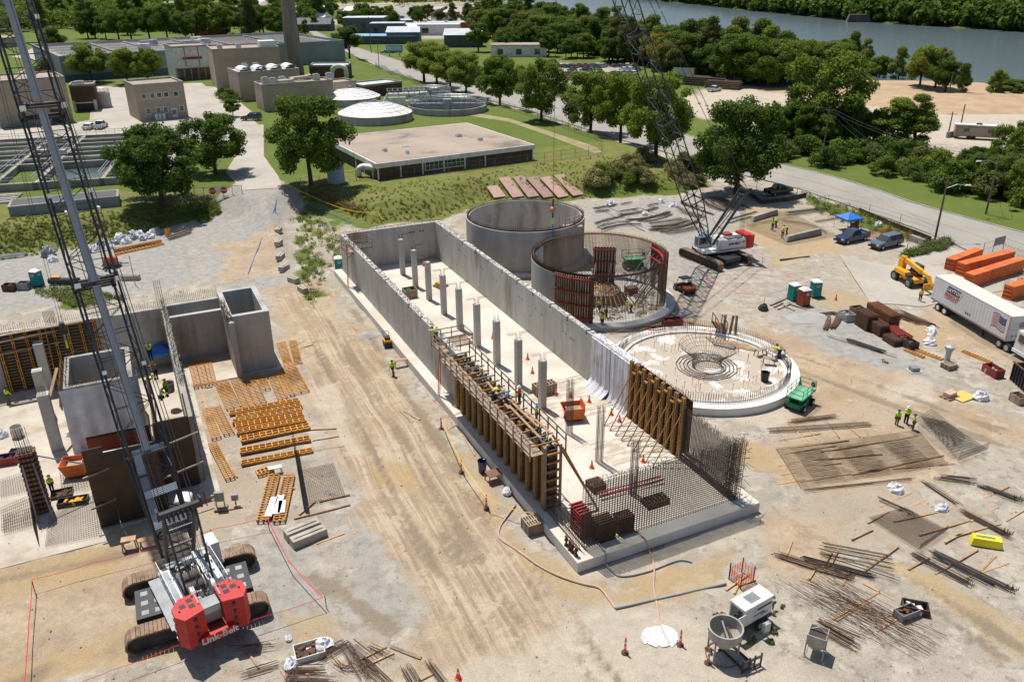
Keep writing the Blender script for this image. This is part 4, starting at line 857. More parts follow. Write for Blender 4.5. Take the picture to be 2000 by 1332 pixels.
        mb=MB(); mb.box(-.5,-4.6,.6,.5,-3.6,1.75,greym); mb.box(-.5,-4.62,1.3,.5,-4.603,1.7,galv); 
        for s_ in (-1,1): mb.prism([(s_*.62,-4.4),(s_*.7,-4.4),(s_*.7,-3.0),(s_*.62,-3.0)][::s_],.4,2.2,greym); mb.bar((s_*.5,-3.0,1.9),(s_*.75,-3.0,1.9),.45,white,16,True)
        mb.obj('rear_sheave_frame',u)
        mb=MB()   # rails
        for x in (-W-.02,W-.02):
            pts=[(x,y,1.5 if x>0 else .3) for y in np.linspace(-3.4,2.2,9)]
            for p in pts: mb.bar(p,(p[0],p[1],p[2]+1.05),.03,white,4)
            for z in (.55,1.05): mb.bar((x,-3.4,pts[0][2]+z),(x,2.2,pts[0][2]+z),.03,white,4)
        mb.obj('hand_rail',u)
        mb=MB(); mb.box(W+.05,1.2,.0,W+.95,3.0,.15,white); mb.box(W+.1,1.4,.153,W+.9,2.9,1.6,white,.08); mb.box(W+.18,2.82,.6,W+.82,2.93,1.5,glass); mb.box(W+.86,1.6,.6,W+.92,2.7,1.45,glass)
        mb.obj('operator_cab',u)
    else:
        mb=MB()
        for k in range(3): mb.prism([(-1.6,-4.4),(-1.3,-5.3),(1.3,-5.3),(1.6,-4.4),(1.5,-3.95),(-1.5,-3.95)],.2+k*.62,.2+k*.62+.6,red)
        for k in range(3): 
            for x in (-.7,.2,.9): mb.cbox(x,-5.31,.4+k*.62,.35,.03,.25,redd)
        mb.obj('counterweight',u)
        mb=MB(); mb.box(W-1.05,.75,.2,W+.1,2.9,.35,white); mb.box(W-1.0,.8,.353,W,2.8,2.1,white,.06); mb.box(W-.95,2.72,.7,W-.08,2.83,1.9,glass); mb.box(W-.03,1.1,.8,W+.02,2.6,1.85,glass); mb.box(W-.97,1.1,.8,W-1.01,2.6,1.85,glass); mb.box(W-.9,1.0,2.1,W-.1,2.6,2.13,hoseb); mb.obj('operator_cab',u)
    # boom
    b=bpy.data.objects.new('boom',None); COL.objects.link(b); b.parent=u; b.location=(0,foot,1.25); b.rotation_euler.x=bang
    sec=[(0,7)]+[(y,min(y+11.8,blen)) for y in np.arange(7,blen-2,12)]
    for k,(y0,y1) in enumerate(sec):
        mb=MB()
        if k==0:
            for sx in (-1,1):
                for sz in (-1,1): mb.bar((sx*wd*.42,0,0),(sx*wd/2,y1,sz*wd*.42),.11 if big else .09,black,6)
            for i in range(5):
                f0,f1=i/5,(i+1)/5; s_=1 if i%2 else -1; dp=wd*.42
                for sz in (-1,1): mb.bar((-s_*wd*(.42+.08*f0),y1*f0,sz*dp*f0),(s_*wd*(.42+.08*f1),y1*f1,sz*dp*f1),.05,black,4)
                for sx in (-1,1): mb.bar((sx*wd*.45,y1*f0,-s_*dp*f0),(sx*wd*.47,y1*f1,s_*dp*f1),.05,black,4); 
                mb.bar((-wd*(.42+.08*f0),y1*f0,dp*f0),(wd*(.42+.08*f0),y1*f0,dp*f0),.06,black,4)
        else:
            lattice(mb,y0,y1,wd,wd*.84,black,1.55 if big else 1.9,.08 if big else .085,.033 if big else .05)
            for yy in (y0,y1):
                for sz in (-1,1): mb.bar((-wd/2,yy,sz*wd*.42),(wd/2,yy,sz*wd*.42),.1,blackm,6)
                for sx in (-1,1): mb.bar((sx*wd/2,yy,-wd*.42),(sx*wd/2,yy,wd*.42),.09,blackm,6)
                for sx in (-1,1):
                    for sz in (-1,1): mb.cbox(sx*wd/2,yy,sz*wd*.42-.14,.28,.4,.28,blackm if big else black)
        mb.obj('boom_section',b)
        if big and k>0 :
            mb=MB(); mb.box(-.42,y0+.2,wd*.42+.06,.1,y1-.3,wd*.42+.1,perf); mb.obj('catwalk',b)
            mb=MB()
            for x in (-1,1): mb.cbox(x*wd/2,y1-.1,wd*.42,.34,.3,.3,white); mb.cbox(x*wd/2,y0+5.8,wd*.42+.05,.25,.25,.2,white)
            mb.obj('pendant_link',b)
    if big:
        mb=MB(); z=wd*.42+.06
        mb.box(-1.05,7.0,z,-.6,12.2-6.2,z+.05,perf); mb.box(-1.05,1.8,z-.35,-.55,7.0,z-.3,perf)
        for yy in (2.0,4.1,6.9): mb.box(-1.05,yy,z-.28,1.0,yy+.5,z-.23,perf)
        mb.obj('catwalk',b)
        mb=MB(); mb.box(-.5,18.8,wd*.42+.06,.18,19.2,wd*.42+.1,perf); mb.obj('catwalk',b)
    # boom head sheave
    mb=MB(); mb.bar((-.3,blen,-.3),(.3,blen,-.3),.7,blackm,16,True); mb.beam((-.9,blen-1.5,-.8),(-.35,blen,-.3),.2,.3,black); mb.beam((.9,blen-1.5,-.8),(.35,blen,-.3),.2,.3,black); mb.obj('boom_head',b)
    # mast, pendants, hoist line
    ca,sa=cos(bang),sin(bang); tip=Vector((0,foot+blen*ca,1.25+blen*sa)); mt_=Vector((0,-.8,6.6)) if big else Vector((0,-3.6,8.4))
    mb=MB()
    for s_ in (-1,1):
        mb.bar((s_*.85,foot-.4,1.1),(s_*.95,mt_.y,mt_.z),.13 if big else .19,black,8); 
        if big: mb.bar((s_*.85,-2.6,.9),(s_*.95,mt_.y,mt_.z),.07,black,6)
        else: mb.bar((s_*.25,foot-.6,2.2),(s_*.35,mt_.y,mt_.z-.5),.07,black,6)
    for f in (.3,.65): p=Vector((0,foot-.4,1.1)).lerp(mt_,f); mb.bar((-.9,p.y,p.z),(.9,p.y,p.z),.07,black,5)
    mb.beam((-1.35,mt_.y,mt_.z),(1.35,mt_.y,mt_.z),.35,.4,black); 
    for x in np.linspace(-.7,.7,6): mb.bar((x-.03,mt_.y,mt_.z-.25),(x+.03,mt_.y,mt_.z-.25),.4,blackm,12,True)
    for x in (-1.3,1.3): mb.cbox(x,mt_.y,mt_.z-.2,.12,.5,.7,black)
    mb.obj('mast',u)
    mb=MB()
    for x in (-1.05,-.85,.85,1.05) : mb.bar((x,mt_.y,mt_.z),(x*.9,tip.y,tip.z),.03 if big else .022,blackm,4)
    for i in range(12 if big else 8): x=-.6+i*(.1 if big else .16); mb.bar((x,mt_.y,mt_.z),(x,-3.4 if big else -3.9,1.9),.015,blackm,3)
    mb.bar((-.15,-.6,1.3),(0,tip.y,tip.z+.3),.02,blackm,3)
    for f in (.28,.55,.78):
        for x in (-.95,.95): p=mt_.lerp(tip,f); mb.cbox(x,p.y,p.z-.12,.14,.4,.2,white)
    mb.obj('pendant_lines',u)
    hp=Vector((0,tip.y+.6,hookz-1.5-loc[2])); mb=MB()
    for x in ((-.12,.12) if big else (0,)): mb.bar((x,tip.y+.6,tip.z-.4),(x,hp.y,hp.z+.9),.022 if big else .026,blackm,4)
    mb.obj('hoist_line',u); mb=MB()
    if big: mb.cbox(0,hp.y,hp.z,.55,.7,1.1,blackm,0,.2); mb.bar((0,hp.y,hp.z),(0,hp.y,hp.z-.6),.09,greym,6); mb.sphere((0,hp.y,hp.z-.7),.16,greym)
    else: mb.sphere((0,hp.y,hp.z+.3),.42,mat('hook_ball',(.55,.22,.12),(.45,.18,.1),rough=.5),14,8); mb.bar((0,hp.y,hp.z+.6),(0,hp.y,hp.z+1.7),.12,redd,8,True); mb.bar((0,hp.y,hp.z),(0,hp.y,hp.z-.8),.1,blackm,6)
    mb.obj('hook_block',u)
    if hook_len: mb=MB(); mb.bar((0,hp.y,hp.z-.6),(0,hp.y,hp.z-hook_len),.06,hoseb if not big else bluep,5); mb.cbox(0,hp.y,hp.z-1.6,.16,.16,.8,hiviz); mb.obj('lifting_sling',u)
    return t,tip
def bplane(base,xy,px,py):
    o_=Vector((0,0,CH)); d=G(px,py,0)-o_; n=Vector((-(xy.y-base.y),xy.x-base.x,0)); t=(base-o_).dot(n)/d.dot(n); p=o_+d*t; v=p-base; return math.atan2(v.z,math.hypot(v.x,v.y))
for big,loc,hk,pxt,foot,tdir,lab,wd,tl,ga,hl in (
  (True,Vector((-21.1,42.4,0)),G(125,640,6.2),(27,0),2.5,((235,1150),(472,1088)),'big black boom crawler crane with red rear counterweights and wide tracks, nearest the camera',2.45,8.6,5.3,5),
  (False,Vector((29.3,111.9,0)),Vector((5.4,103.4,9.6)),(1228,0),1.7,((1325,500),(1400,533)),'white and red crawler crane with black lattice boom behind the round tanks',2.35,8.4,5.6,6)):
    az=math.atan2(-(hk.x-loc.x),hk.y-loc.y); fb=Vector((loc.x-sin(az)*foot,loc.y+cos(az)*foot,2.75)); bang=bplane(fb,hk,*pxt); hd=math.hypot(hk.x-fb.x,hk.y-fb.y)
    tz=pang(*tdir)-math.pi/2; crane(lab,loc,az,tz,foot,bang,(hd-.6)/cos(bang),wd,big,hk.z,tl,ga,hl)
# ================= people
def skinned(name,V,E,Rd,m,parent,sub=1,root=0):
    me=bpy.data.meshes.new(name); me.from_pydata([tuple(v) for v in V],E,[]); o=bpy.data.objects.new(name,me); COL.objects.link(o)
    sk=o.modifiers.new('s','SKIN'); lay=me.skin_vertices[0].data
    for i,r in enumerate(Rd): lay[i].radius=(r,r) if not isinstance(r,tuple) else r
    lay[root].use_root=True; sk.use_smooth_shade=True
    sb=o.modifiers.new('u','SUBSURF'); sb.levels=sub; sb.render_levels=sub
    m2=bpy.data.meshes.new_from_object(o.evaluated_get(bpy.context.evaluated_depsgraph_get())); bpy.data.objects.remove(o)
    m2.materials.clear(); m2.materials.append(m); o=bpy.data.objects.new(name,m2); COL.objects.link(o); o.parent=parent; return o
POSES={ # hip height, torso lean (forward rad), leg (thigh,shin angle fwd) L/R, arms (upper,fore,out) L/R
 'stand':(.93,.03,((.05,0),(-.04,0)),((-.05,.35,.12),(.05,.3,.12))),
 'walk':(.91,.08,((.35,-.1),(-.25,-.45)),((-.35,.3,.1),(.35,.5,.1))),
 'fold':(.93,.05,((.12,0),(-.1,0)),((.35,2.0,-.05),(.35,2.0,-.05))),
 'bend':(.86,1.05,((.25,-.35),(.05,-.35)),((1.1,1.2,.1),(.95,1.1,.1))),
 'crouch':(.48,.5,((1.45,-1.2),(1.2,-1.3)),((.8,1.3,.1),(.7,1.3,.1))),
 'reach':(.93,.12,((.08,0),(-.05,0)),((1.3,1.5,.1),(1.1,1.4,.15))),
 'climb':(.93,-.05,((.7,-.9),(.1,-.2)),((2.2,2.4,.15),(1.6,2.2,.1)))}
PC={}
def person(label,p,rz,pose='stand',shirt=hiviz,trou=denim,hat=hatw,bag=False,hgt=1.78):
    key=(pose,shirt.name,trou.name,hat.name,bag)
    if key in PC: return dup(PC[key],p,rz,label,None,hgt/1.78)
    t=thing('person',label,'person',p,rz); PC[key]=t
    hz,lean,legs,arms=POSES[pose]; f=lambda a,l:Vector((0,sin(a)*l,cos(a)*l))
    pel=Vector((0,0,hz)); ch=pel+f(lean,.36); nk=pel+f(lean,.54); hd=nk+f(lean*.5,.10); ht=hd+f(lean*.4,.13)
    V=[pel,pel+f(lean,.18),ch,nk,hd,ht,hd+Vector((0,.06,.0))]; E=[(0,1),(1,2),(2,3),(3,4),(4,5),(4,6)]; Rd=[.14,.135,(.16,.13),.06,.088,.082,.05]
    TV=[pel]; TE=[]; TR=[.15]; SV=[pel+f(lean,.02),pel+f(lean,.18),ch,nk-f(lean,.05)]; SE=[(0,1),(1,2),(2,3)]; SR=[.155,.15,(.18,.15),.085]; BV=[]
    for s_,(a,b) in zip((-1,1),legs):
        hip=pel+Vector((s_*.1,0,-.03)); kn=hip+Vector((0,sin(a)*.43,-cos(a)*.43)); an=kn+Vector((s_*.01,sin(b)*.42,-cos(b)*.42)); 
        n=len(V); V+=[hip,kn,an,an+Vector((0,.13,-.04))]; E+=[(0,n),(n,n+1),(n+1,n+2),(n+2,n+3)]; Rd+=[.1,.066,.048,.045]
        k=len(TV); TV+=[hip,kn,an+Vector((0,0,.04))]; TE+=[(0,k),(k,k+1),(k+1,k+2)]; TR+=[.115,.083,.075]; BV.append(an)
    for s_,(a,b,out) in zip((-1,1),arms):
        sh=ch+f(lean,.11)+Vector((s_*.19,0,0)); el=sh+Vector((s_*sin(out)*.28,sin(a+lean*.2)*.28,-cos(a+lean*.2)*.28)); wr=el+Vector((-s_*(.14 if pose=='fold' else .01),sin(b)*.25,-cos(b)*.25)); d=(wr-el).normalized(); pm=wr+d*.08; sd_=Vector((s_,0,0))
        n=len(V); V+=[sh,el,wr,pm]; E+=[(2,n),(n,n+1),(n+1,n+2),(n+2,n+3)]; Rd+=[.062,.045,.032,.036]
        up_=d.cross(sd_).normalized()
        for q in range(4): o_=up_*(.03-.02*q); V+=[pm+o_+d*.045,pm+o_*1.1+d*(.08-.006*abs(q-1.5))+sd_*-.02]; E+=[(n+3,len(V)-2),(len(V)-2,len(V)-1)]; Rd+=[.01,.008]
        V+=[wr+d*.04+up_*.05,wr+d*.075+up_*.065]; E+=[(n+3,len(V)-2),(len(V)-2,len(V)-1)]; Rd+=[.012,.009]
        k=len(SV); SV+=[sh,el]; SE+=[(2,k),(k,k+1)]; SR+=[.085,.062]
        if shirt.name!='hi_vis_vest': SV.append(wr); SE.append((k+1,k+2)); SR.append(.05)
    skinned('body',V,E,Rd,skin,t); skinned('trousers',TV,TE,TR,trou,t); skinned('shirt',SV,SE,SR,shirt,t)
    for an in BV: mb=MB(); mb.cbox(an.x,an.y+.05,an.z-.085,.1,.27,.12,bootm,0,.2); mb.obj('boot',t)
    mb=MB(); mb.lathe([(.165,0),(.125,.012),(.122,.05),(.09,.115),(.002,.135)],hat,14,tuple(hd+f(lean*.4,.075))); mb.box(hd.x-.1,hd.y+.08,hd.z+.07,hd.x+.1,hd.y+.19,hd.z+.085,hat); mb.obj('hard_hat',t,smooth=True)
    if bag: mb=MB(); mb.ring(.16,.2,hz+.02,hz+.1,bootm,12); mb.cbox(.19,.02,hz-.2,.12,.22,.24,mat('leather_pouch',(.25,.13,.06),rough=.8)); mb.cbox(-.19,.02,hz-.2,.12,.22,.24,MATS['leather_pouch']); mb.obj('tool_belt',t)
    t.scale=(hgt/1.78,)*3
    return t
vest=mat('hi_vis_vest',(.62,.72,.06),(.5,.62,.05),s=5,rough=.8,fine=.15)
PP=[('worker in lime hi-vis shirt and jeans walking beside sawhorses on the open ground',(767,730),0,2.6,'walk',hiviz,denim,hatd,0,1.8),
('worker with tool belt, left one of the trio by the rebar mats',(1748,841),0,-.8,'stand',hiviz,khaki,hatd,1,1.72),
('tall white hatted worker with folded arms in the trio by the rebar mats',(1766,838),0,2.6,'fold',hiviz,darkcl,hatw,0,1.95),
('worker in lime vest and khaki trousers, right one of the rebar mat trio',(1780,850),0,1.2,'fold',vest,khaki,hatd,0,1.72),
('worker in lime vest standing behind the white freight trailer and the telehandler',(1797,599),0,-.4,'stand',vest,khaki,hatd,0,1.78),
('worker in lime shirt and navy trousers facing the rebar of the half built round tank',(1176,641),0,0,'stand',hiviz,denim,hatd,0,1.85),
('worker bending inside the half built round tank near the white bag',(1233,612),.42,1.5,'bend',vest,darkcl,hatw,0,1.78),
('left one of two workers tying rebar inside the round tank wall',(1172,612),.42,2.,'reach',vest,darkcl,hatd,0,1.7),
('right one of two workers tying rebar inside the round tank wall',(1184,622),.42,-1.,'reach',hiviz,darkcl,hatd,0,1.7),
('worker hanging on the outer form panel of the half built tank',(1072,556),3.6,-.3,'climb',hiviz,darkcl,hatw,0,1.78),
('worker in lime shirt on timber trestles over the round slab rebar',(1521,705),.9,.4,'bend',hiviz,darkcl,hatd,0,1.75),
('leftmost of four rebar workers, upright in lime shirt on the fenced mat',(1511,455),.1,.3,'stand',hiviz,denim,hatd,0,1.7),
('rebar worker just behind the leftmost one, bending in lime shirt',(1518,449),.1,.9,'bend',hiviz,darkcl,hatd,0,1.75),
('rebar worker nearest the concrete kerb block, upright in lime vest',(1530,471),.1,-.4,'stand',vest,denim,hatw,0,1.7),
('rebar worker bending deeply beside the concrete kerb block',(1539,463),.1,1.2,'bend',vest,darkcl,hatd,0,1.7),
('worker crouching over the wall rebar on the formwork platform, orange and lime vest',(961,782),6.1,-1.2,'bend',vest,denim,hatd,0,1.75),
('worker in grey shirt and vest on the outer walkway of the formwork',(977,797),6.05,-1.4,'bend',denim,denim,hatb,0,1.75),
('worker in orange vest standing on the inner formwork walkway',(1013,790),6.1,1.2,'stand',hivizo,denim,hatw,0,1.75),
('worker in blue hard hat standing nearest the bulkhead end of the formwork',(1046,826),6.1,1.5,'stand',vest,khaki,hatb,0,1.75),
('worker in the timber cage halfway along the basin wall',(852,664),5.7,.8,'bend',hiviz,darkcl,hatd,0,1.75),
('worker with tool belt walking across the left slab by the columns',(17,776),.12,-.4,'walk',hiviz,khaki,hatd,1,1.8),
('worker in lime shirt on top of the chamber beside the blue canopy',(295,694),5.6,.6,'reach',hiviz,darkcl,hatd,0,1.8),
('worker in orange shirt and dark trousers above the form panels',(305,733),4.2,.9,'reach',hivizo,darkcl,hatd,1,1.8),
('worker in lime shirt and white hat leaning on the inner form panel',(291,752),4.2,-.6,'bend',vest,darkcl,hatw,0,1.75),
('worker standing beside the round bin on the pump station floor',(326,765),2.5,2.8,'stand',hiviz,khaki,hatd,0,1.8),
('worker crouching on the floor behind the dark wall forms',(313,775),2.5,-.8,'crouch',hiviz,darkcl,hatd,0,1.75),
('worker in lime vest at the foot of the slatted column form',(100,952),.12,.3,'stand',vest,darkcl,hatd,0,1.75)]
for lab,px,z,rz,pose,sh,tr,hat,bag,hg in PP: person(lab,G(px[0],px[1],z),rz,pose,sh,tr,hat,bool(bag),hg)
# ================= portable toilets
def toilet(label,m,px,rz,z=0,roof=white):
    t=thing('portable_toilet',label,'portable toilet',G(*px,z),rz); mb=MB(); mb.box(-.56,-.58,.12,.56,.58,2.0,m,.04)
    for s_ in (-.59,.56): mb.box(-.5,s_,.3,.5,s_+.03,.34,m); mb.box(-.5,s_,1.1,.5,s_+.03,1.14,m)
    for x in (-.575,.545): 
        for y in (-.4,-.15,.1,.35): mb.box(x,y,.2,x+.03,y+.06,1.9,m)
    mb.obj('cabin',t); mb=MB(); mb.box(-.6,-.62,0,.6,.62,.12,blackm); mb.obj('base',t)
    mb=MB(); mb.box(-.6,-.6,1.98,.6,.6,2.06,roof); mb.box(-.58,-.58,2.06,.58,.58,2.28,roof,.5); mb.bar((.35,.35,2.1),(.35,.35,2.42),.05,blackm,8,True); mb.obj('roof',t,smooth=True)
    mb=MB(); mb.box(-.38,-.605,.2,.38,-.56,1.9,m); mb.box(.26,-.62,1.0,.32,-.6,1.12,blackm); d=mb.obj('door',t); mb=MB(); mb.box(-.2,-.618,1.45,.22,-.606,1.75,white); mb.box(-.16,-.622,1.6,.18,-.619,1.7,blackm); mb.box(.555,-.2,1.45,.57,.22,1.75,white); mb.box(.571,-.15,1.6,.574,.17,1.7,blackm); mb.obj('sign',d)
    return t
A_=R(18)
toilet('teal portable toilet standing alone on the gravel at the far left',teal,(76,546),-.25)
toilet('teal portable toilet against the far corner of the basin wall',teal,(665,527),.25)
toilet('teal portable toilet left of the rust coloured one',teal,(1550,592),.35)
toilet('rust coloured portable toilet in the group of three',terra,(1569,602),.35)
toilet('teal portable toilet standing behind the rust coloured one',teal,(1592,586),.1)
t=thing('portable_toilet','tan portable toilet with white rounded roof behind the big crane','portable toilet',G(362,1010),.2); mb=MB(); mb.box(-.6,-.6,.1,.6,.6,2.0,tanp,.03); mb.obj('cabin',t); mb=MB(); mb.box(-.62,-.62,0,.62,.62,.1,blackm); mb.obj('base',t)
mb=MB(); 
for i in range(8): a,b=math.pi*i/8,math.pi*(i+1)/8; mb.quad([(-.62*cos(a),-.63,2+.3*sin(a)),(-.62*cos(b),-.63,2+.3*sin(b)),(-.62*cos(b),.63,2+.3*sin(b)),(-.62*cos(a),.63,2+.3*sin(a))],white)
mb.quad([(-.62*cos(math.pi*i/8),-.63,2+.3*sin(math.pi*i/8)) for i in range(9)],white); mb.obj('roof',t); mb=MB(); mb.box(-.4,-.615,.15,.4,-.585,1.9,tanp); d=mb.obj('door',t); mb=MB(); mb.box(-.2,-.63,1.5,.25,-.617,1.8,white); mb.box(-.15,-.634,1.62,.2,-.631,1.74,redd); mb.obj('sign',d)
# ================= vehicles
def loft(mb,pts,m,m2=None):   # pts: (y,z,halfwidth) outline; sides closed
    n=len(pts); v=[(-p[2],p[0],p[1]) for p in pts]+[(p[2],p[0],p[1]) for p in pts]
    mb.add(v,[tuple(range(n-1,-1,-1)),tuple(range(n,2*n))],m); mb.add(v,[(i,(i+1)%n,n+(i+1)%n,n+i) for i in range(n)],m2 or m)
def wheel(parent,x,y,r,w,rimm=None):
    mb=MB(); mb.bar((x-w/2,y,r),(x+w/2,y,r),r,rubber,18,True); 
    o=mb.obj('wheel',parent); mb=MB(); s_=1 if x>0 else -1; mb.bar((x+s_*w*.3,y,r),(x+s_*(w/2+.012),y,r),r*.6,rimm or galv,12,True); mb.obj('rim',o); return o
def car(kind,label,paint,loc,rz,detail=True,group=None,L=5.2,W=1.98):
    t=thing({'pickup':'pickup_truck','suv':'parked_suv','car':'parked_car','van':'white_van'}[kind],label,{'pickup':'pickup','suv':'car','car':'car','van':'van'}[kind],loc,rz,group); a,b=-L/2,L/2; w=W/2; mb=MB()
    zt,hr=(1.12,1.86) if kind!='car' else (.92,1.45)
    loft(mb,[(a,.42,w*.96),(b-.1,.38,w*.92),(b,.62,w*.9),(b-.12,zt-.16,w*.92),(b-1.25,zt,w*.96),(a+.05,zt,w*.96),(a,zt-.3,w*.97)],paint)
    if kind=='pickup': c0,c1,r0,r1=-.95,1.3,-.75,.45
    elif kind=='van': c0,c1,r0,r1=a+.05,b-.9,a+.08,b-1.7; hr=2.3
    elif kind=='suv': c0,c1,r0,r1=a+.08,1.25,a+.4,.4
    else: c0,c1,r0,r1=a+.5,1.1,a+1.2,.25
    loft(mb,[(r0-.02,hr,w*.76),(r1+.02,hr,w*.76),(r1-.05,hr+.05,w*.7),(r0+.05,hr+.05,w*.7)],paint)
    if kind=='pickup': 
        mb.box(-w*.84,a+.15,zt-.02,w*.84,c0-.12,zt+.012,blackm); 
        for s_ in (-1,1): mb.box(min(s_*w*.84,s_*w*.97),a+.02,zt,max(s_*w*.84,s_*w*.97),c0-.02,zt+.16,paint)
        mb.box(-w*.9,a,zt,w*.9,a+.1,zt+.16,paint)
    for y in ([c0+.02,(c0+c1)/2-.2] if detail else []):
        for s_ in (-1,1): mb.beam((s_*w*.965,y,zt),(s_*w*.77,(r0+r1)/2 if y>c0+.1 else r0,hr),.07,.07,paint)
    mb.box(-w*.93,b-.06,.4,w*.93,b+.06,.6,blackm); mb.box(-w*.93,a-.06,.45,w*.93,a+.05,.62,galv); mb.obj('body',t)
    mb=MB(); loft(mb,[(c0,zt,w*.94),(c1,zt-.02,w*.94),(r1,hr,w*.77),(r0,hr,w*.77)],glass); mb.obj('windows',t)
    if detail:
        for s_ in (-1,1): mb=MB(); mb.box(s_*w*.72-.2,b-.09,.68,s_*w*.72+.2,b+.012,.9,white); mb.obj('headlight',t); mb=MB(); mb.box(s_*w*.86-.08,a-.02,.75,s_*w*.86+.08,a+.03,1.05,redd); mb.obj('tail_light',t); mb=MB(); mb.cbox(s_*w*1.08,c1-.45,zt+.02,.24,.12,.18,paint); mb.obj('mirror',t)
        mb=MB(); mb.box(-w*.45,b-.05,.62,w*.45,b+.02,.86,blackm); mb.obj('grille',t)
    for y in (a+1.05,b-1.0):
        for s_ in (-1,1): wheel(t,s_*(w-.12),y,.38 if kind!='car' else .33,.26)
    return t
car('pickup','dark blue pickup truck parked beside the blue canopy',bluep,G(1665,479),pang((1690,474),(1643,483))-math.pi/2,L=5.8)
car('suv','slate grey suv parked beside the dark blue pickup',slatep,G(1731,491),pang((1757,486),(1707,497))-math.pi/2,L=5.6)
car('pickup','black pickup truck parked in tree shade beside the road',blackp,G(1523,386),pang((1502,390),(1544,383))-math.pi/2,L=5.8)
car('pickup','white pickup truck parked beside the pallet stacks in the gravel yard',white,G(1401,184),-.9,L=5.8)
for lab,px,c,k in (('white pickup parked behind the basins at the plant',(181,242),white,'car'),('white van parked beside the small white car behind the basins',(203,241),white,'pickup'),('black car parked on the walk beside the tan plant building',(497,229),blackp,'suv')): car(k,lab,c,PG(*px,.05),rnd.uniform(1.4,1.7) if k=='suv' else .1)
for lab,px,c in (('pale silver car driving on the road behind the row of trees',(1042,211),galv),('white car half hidden in shade on the road under the trees',(1290,287),white),('dark car on the road between two tree trunks',(932,166),blackp)): car('car',lab,c,T(*px)+Vector((0,0,.12)),R(52))
# freight trailer and tractor
ta,tb=G(1819,592,1.15),G(1964,679,1.15); TL=(tb-ta).length; trz=ang(ta,tb)
t=thing('freight_trailer','long white freight trailer with blue and red lettering and a striped flag','trailer',(ta.x,ta.y,0),trz); tw=2.55
mb=MB(); mb.box(0,0,1.15,TL,tw,4.05,mat('trailer_white',(.60,.60,.59),(.53,.53,.525),s=.4,rough=.4,fine=.05,spec=.5)); mb.obj('box_body',t)
mb=MB(); mb.box(-.02,-.02,4.053,TL+.02,tw+.02,4.09,mat('trailer_roof',(.66,.61,.53),(.58,.54,.47),s=.5,rough=.6,fine=.08)); 
for i in range(24): mb.box(.3+i*TL/24,.02,4.093,.36+i*TL/24,tw-.02,4.105,MATS['trailer_roof'])
mb.obj('roof',t)
mb=MB(); mb.box(0,-.03,1.1,TL,-.003,1.3,greym)
for i in range(34): mb.cbox(.3+i*TL/34,-.035,1.05,.12,.02,.1,redd)
for i in range(26): mb.box(.4+i*TL/26,-.008,1.32,.42+i*TL/26,-.002,4.0,galv)
mb.box(TL-.18,-.02,1.15,TL+.02,-.003,4.05,tanp); mb.obj('side_rail',t)
mb=MB(); mb.box(2.2,.2,.55,3.0,tw-.2,.75,blackm); mb.box(1.2,.4,.8,TL-1,.6,1.1,blackm); mb.box(1.2,tw-.6,.8,TL-1,tw-.4,1.1,blackm); mb.box(-.1,.3,.55,0,tw-.3,.65,greym); mb.box(-.08,.5,.6,0,.58,1.15,greym); mb.box(TL-4,.3,.1,TL-3.85,.5,1.1,blackm); mb.obj('chassis',t)
for x in (1.5,2.75):
    for y in (.32,tw-.32): mb=MB(); mb.bar((x,y-.3,.5),(x,y+.3,.5),.5,rubber,20,True); o=mb.obj('wheel',t); mb=MB(); s_=-1 if y<1 else 1; mb.bar((x,y+s_*.25,.5),(x,y+s_*.312,.5),.28,white,14,True); mb.obj('rim',o)
navy=mat('navy_lettering',(.02,.035,.14),rough=.5,fine=0); ored=mat('orange_lettering',(.72,.10,.03),rough=.5,fine=0)
mb=MB(); q=[(2.45,2.93),(4.75,2.93),(4.95,3.72),(2.65,3.72)]; mb.add([(x,-.022,z) for x,z in q],[(0,1,2,3)],navy); q=[(2.3,2.16),(4.45,2.16),(4.47,2.22),(2.32,2.22)]; mb.add([(x,-.022,z) for x,z in q],[(0,1,2,3)],navy); mb.obj('logo_panel',t)
text('DAYTON',.66,white,t,face((3.68,-.026,3.3),(1,0,0)),shear=.22,bold=.016); text('FREIGHT',.66,ored,t,face((3.45,-.02,2.55),(1,0,0)),shear=.22,bold=.016)
mb=MB(); f0=10.4; fw_=2.1  # waving flag
for k in range(13):
    for i in range(12):
        u0,u1=i/12,(i+1)/12
        if k<7 and u0>=.5: continue
        z=lambda u,kk: 2.05+1.55*(1-kk/13)+.13*sin(u*5.5)+.1*u-.1
        mb.add([(f0+u0*fw_,-.022,z(u0,k)),(f0+u1*fw_,-.022,z(u1,k)),(f0+u1*fw_,-.022,z(u1,k+1)),(f0+u0*fw_,-.022,z(u0,k+1))],[(0,3,2,1)],redd if k%2==0 else white)
zz=lambda u,f: 2.05+1.55*(1-f)+.13*sin(u*5.5)+.1*u-.1
for i in range(6):
    u0,u1=.5+i/12,.5+(i+1)/12; mb.add([(f0+u0*fw_,-.023,zz(u0,0)),(f0+u1*fw_,-.023,zz(u1,0)),(f0+u1*fw_,-.023,zz(u1,7/13)),(f0+u0*fw_,-.023,zz(u0,7/13))],[(0,3,2,1)],navy)
for r_ in range(5):
    for c_ in range(6): u=.54+c_*.075+(.03 if r_%2 else 0); 
    for c_ in range(6): u=min(.97,.54+c_*.075+(.03 if r_%2 else 0)); mb.cbox(f0+u*fw_,-.026,zz(u,.06+r_*.095),.05,.004,.05,white)
mb.obj('flag_emblem',t); mb=MB()
for i in range(3): x=6.3+i*.35; mb.add([(x,-.022,1.6),(x+.14,-.022,1.78),(x,-.022,1.96),(x-.14,-.022,1.78)],[(0,1,2,3)],khaki); 
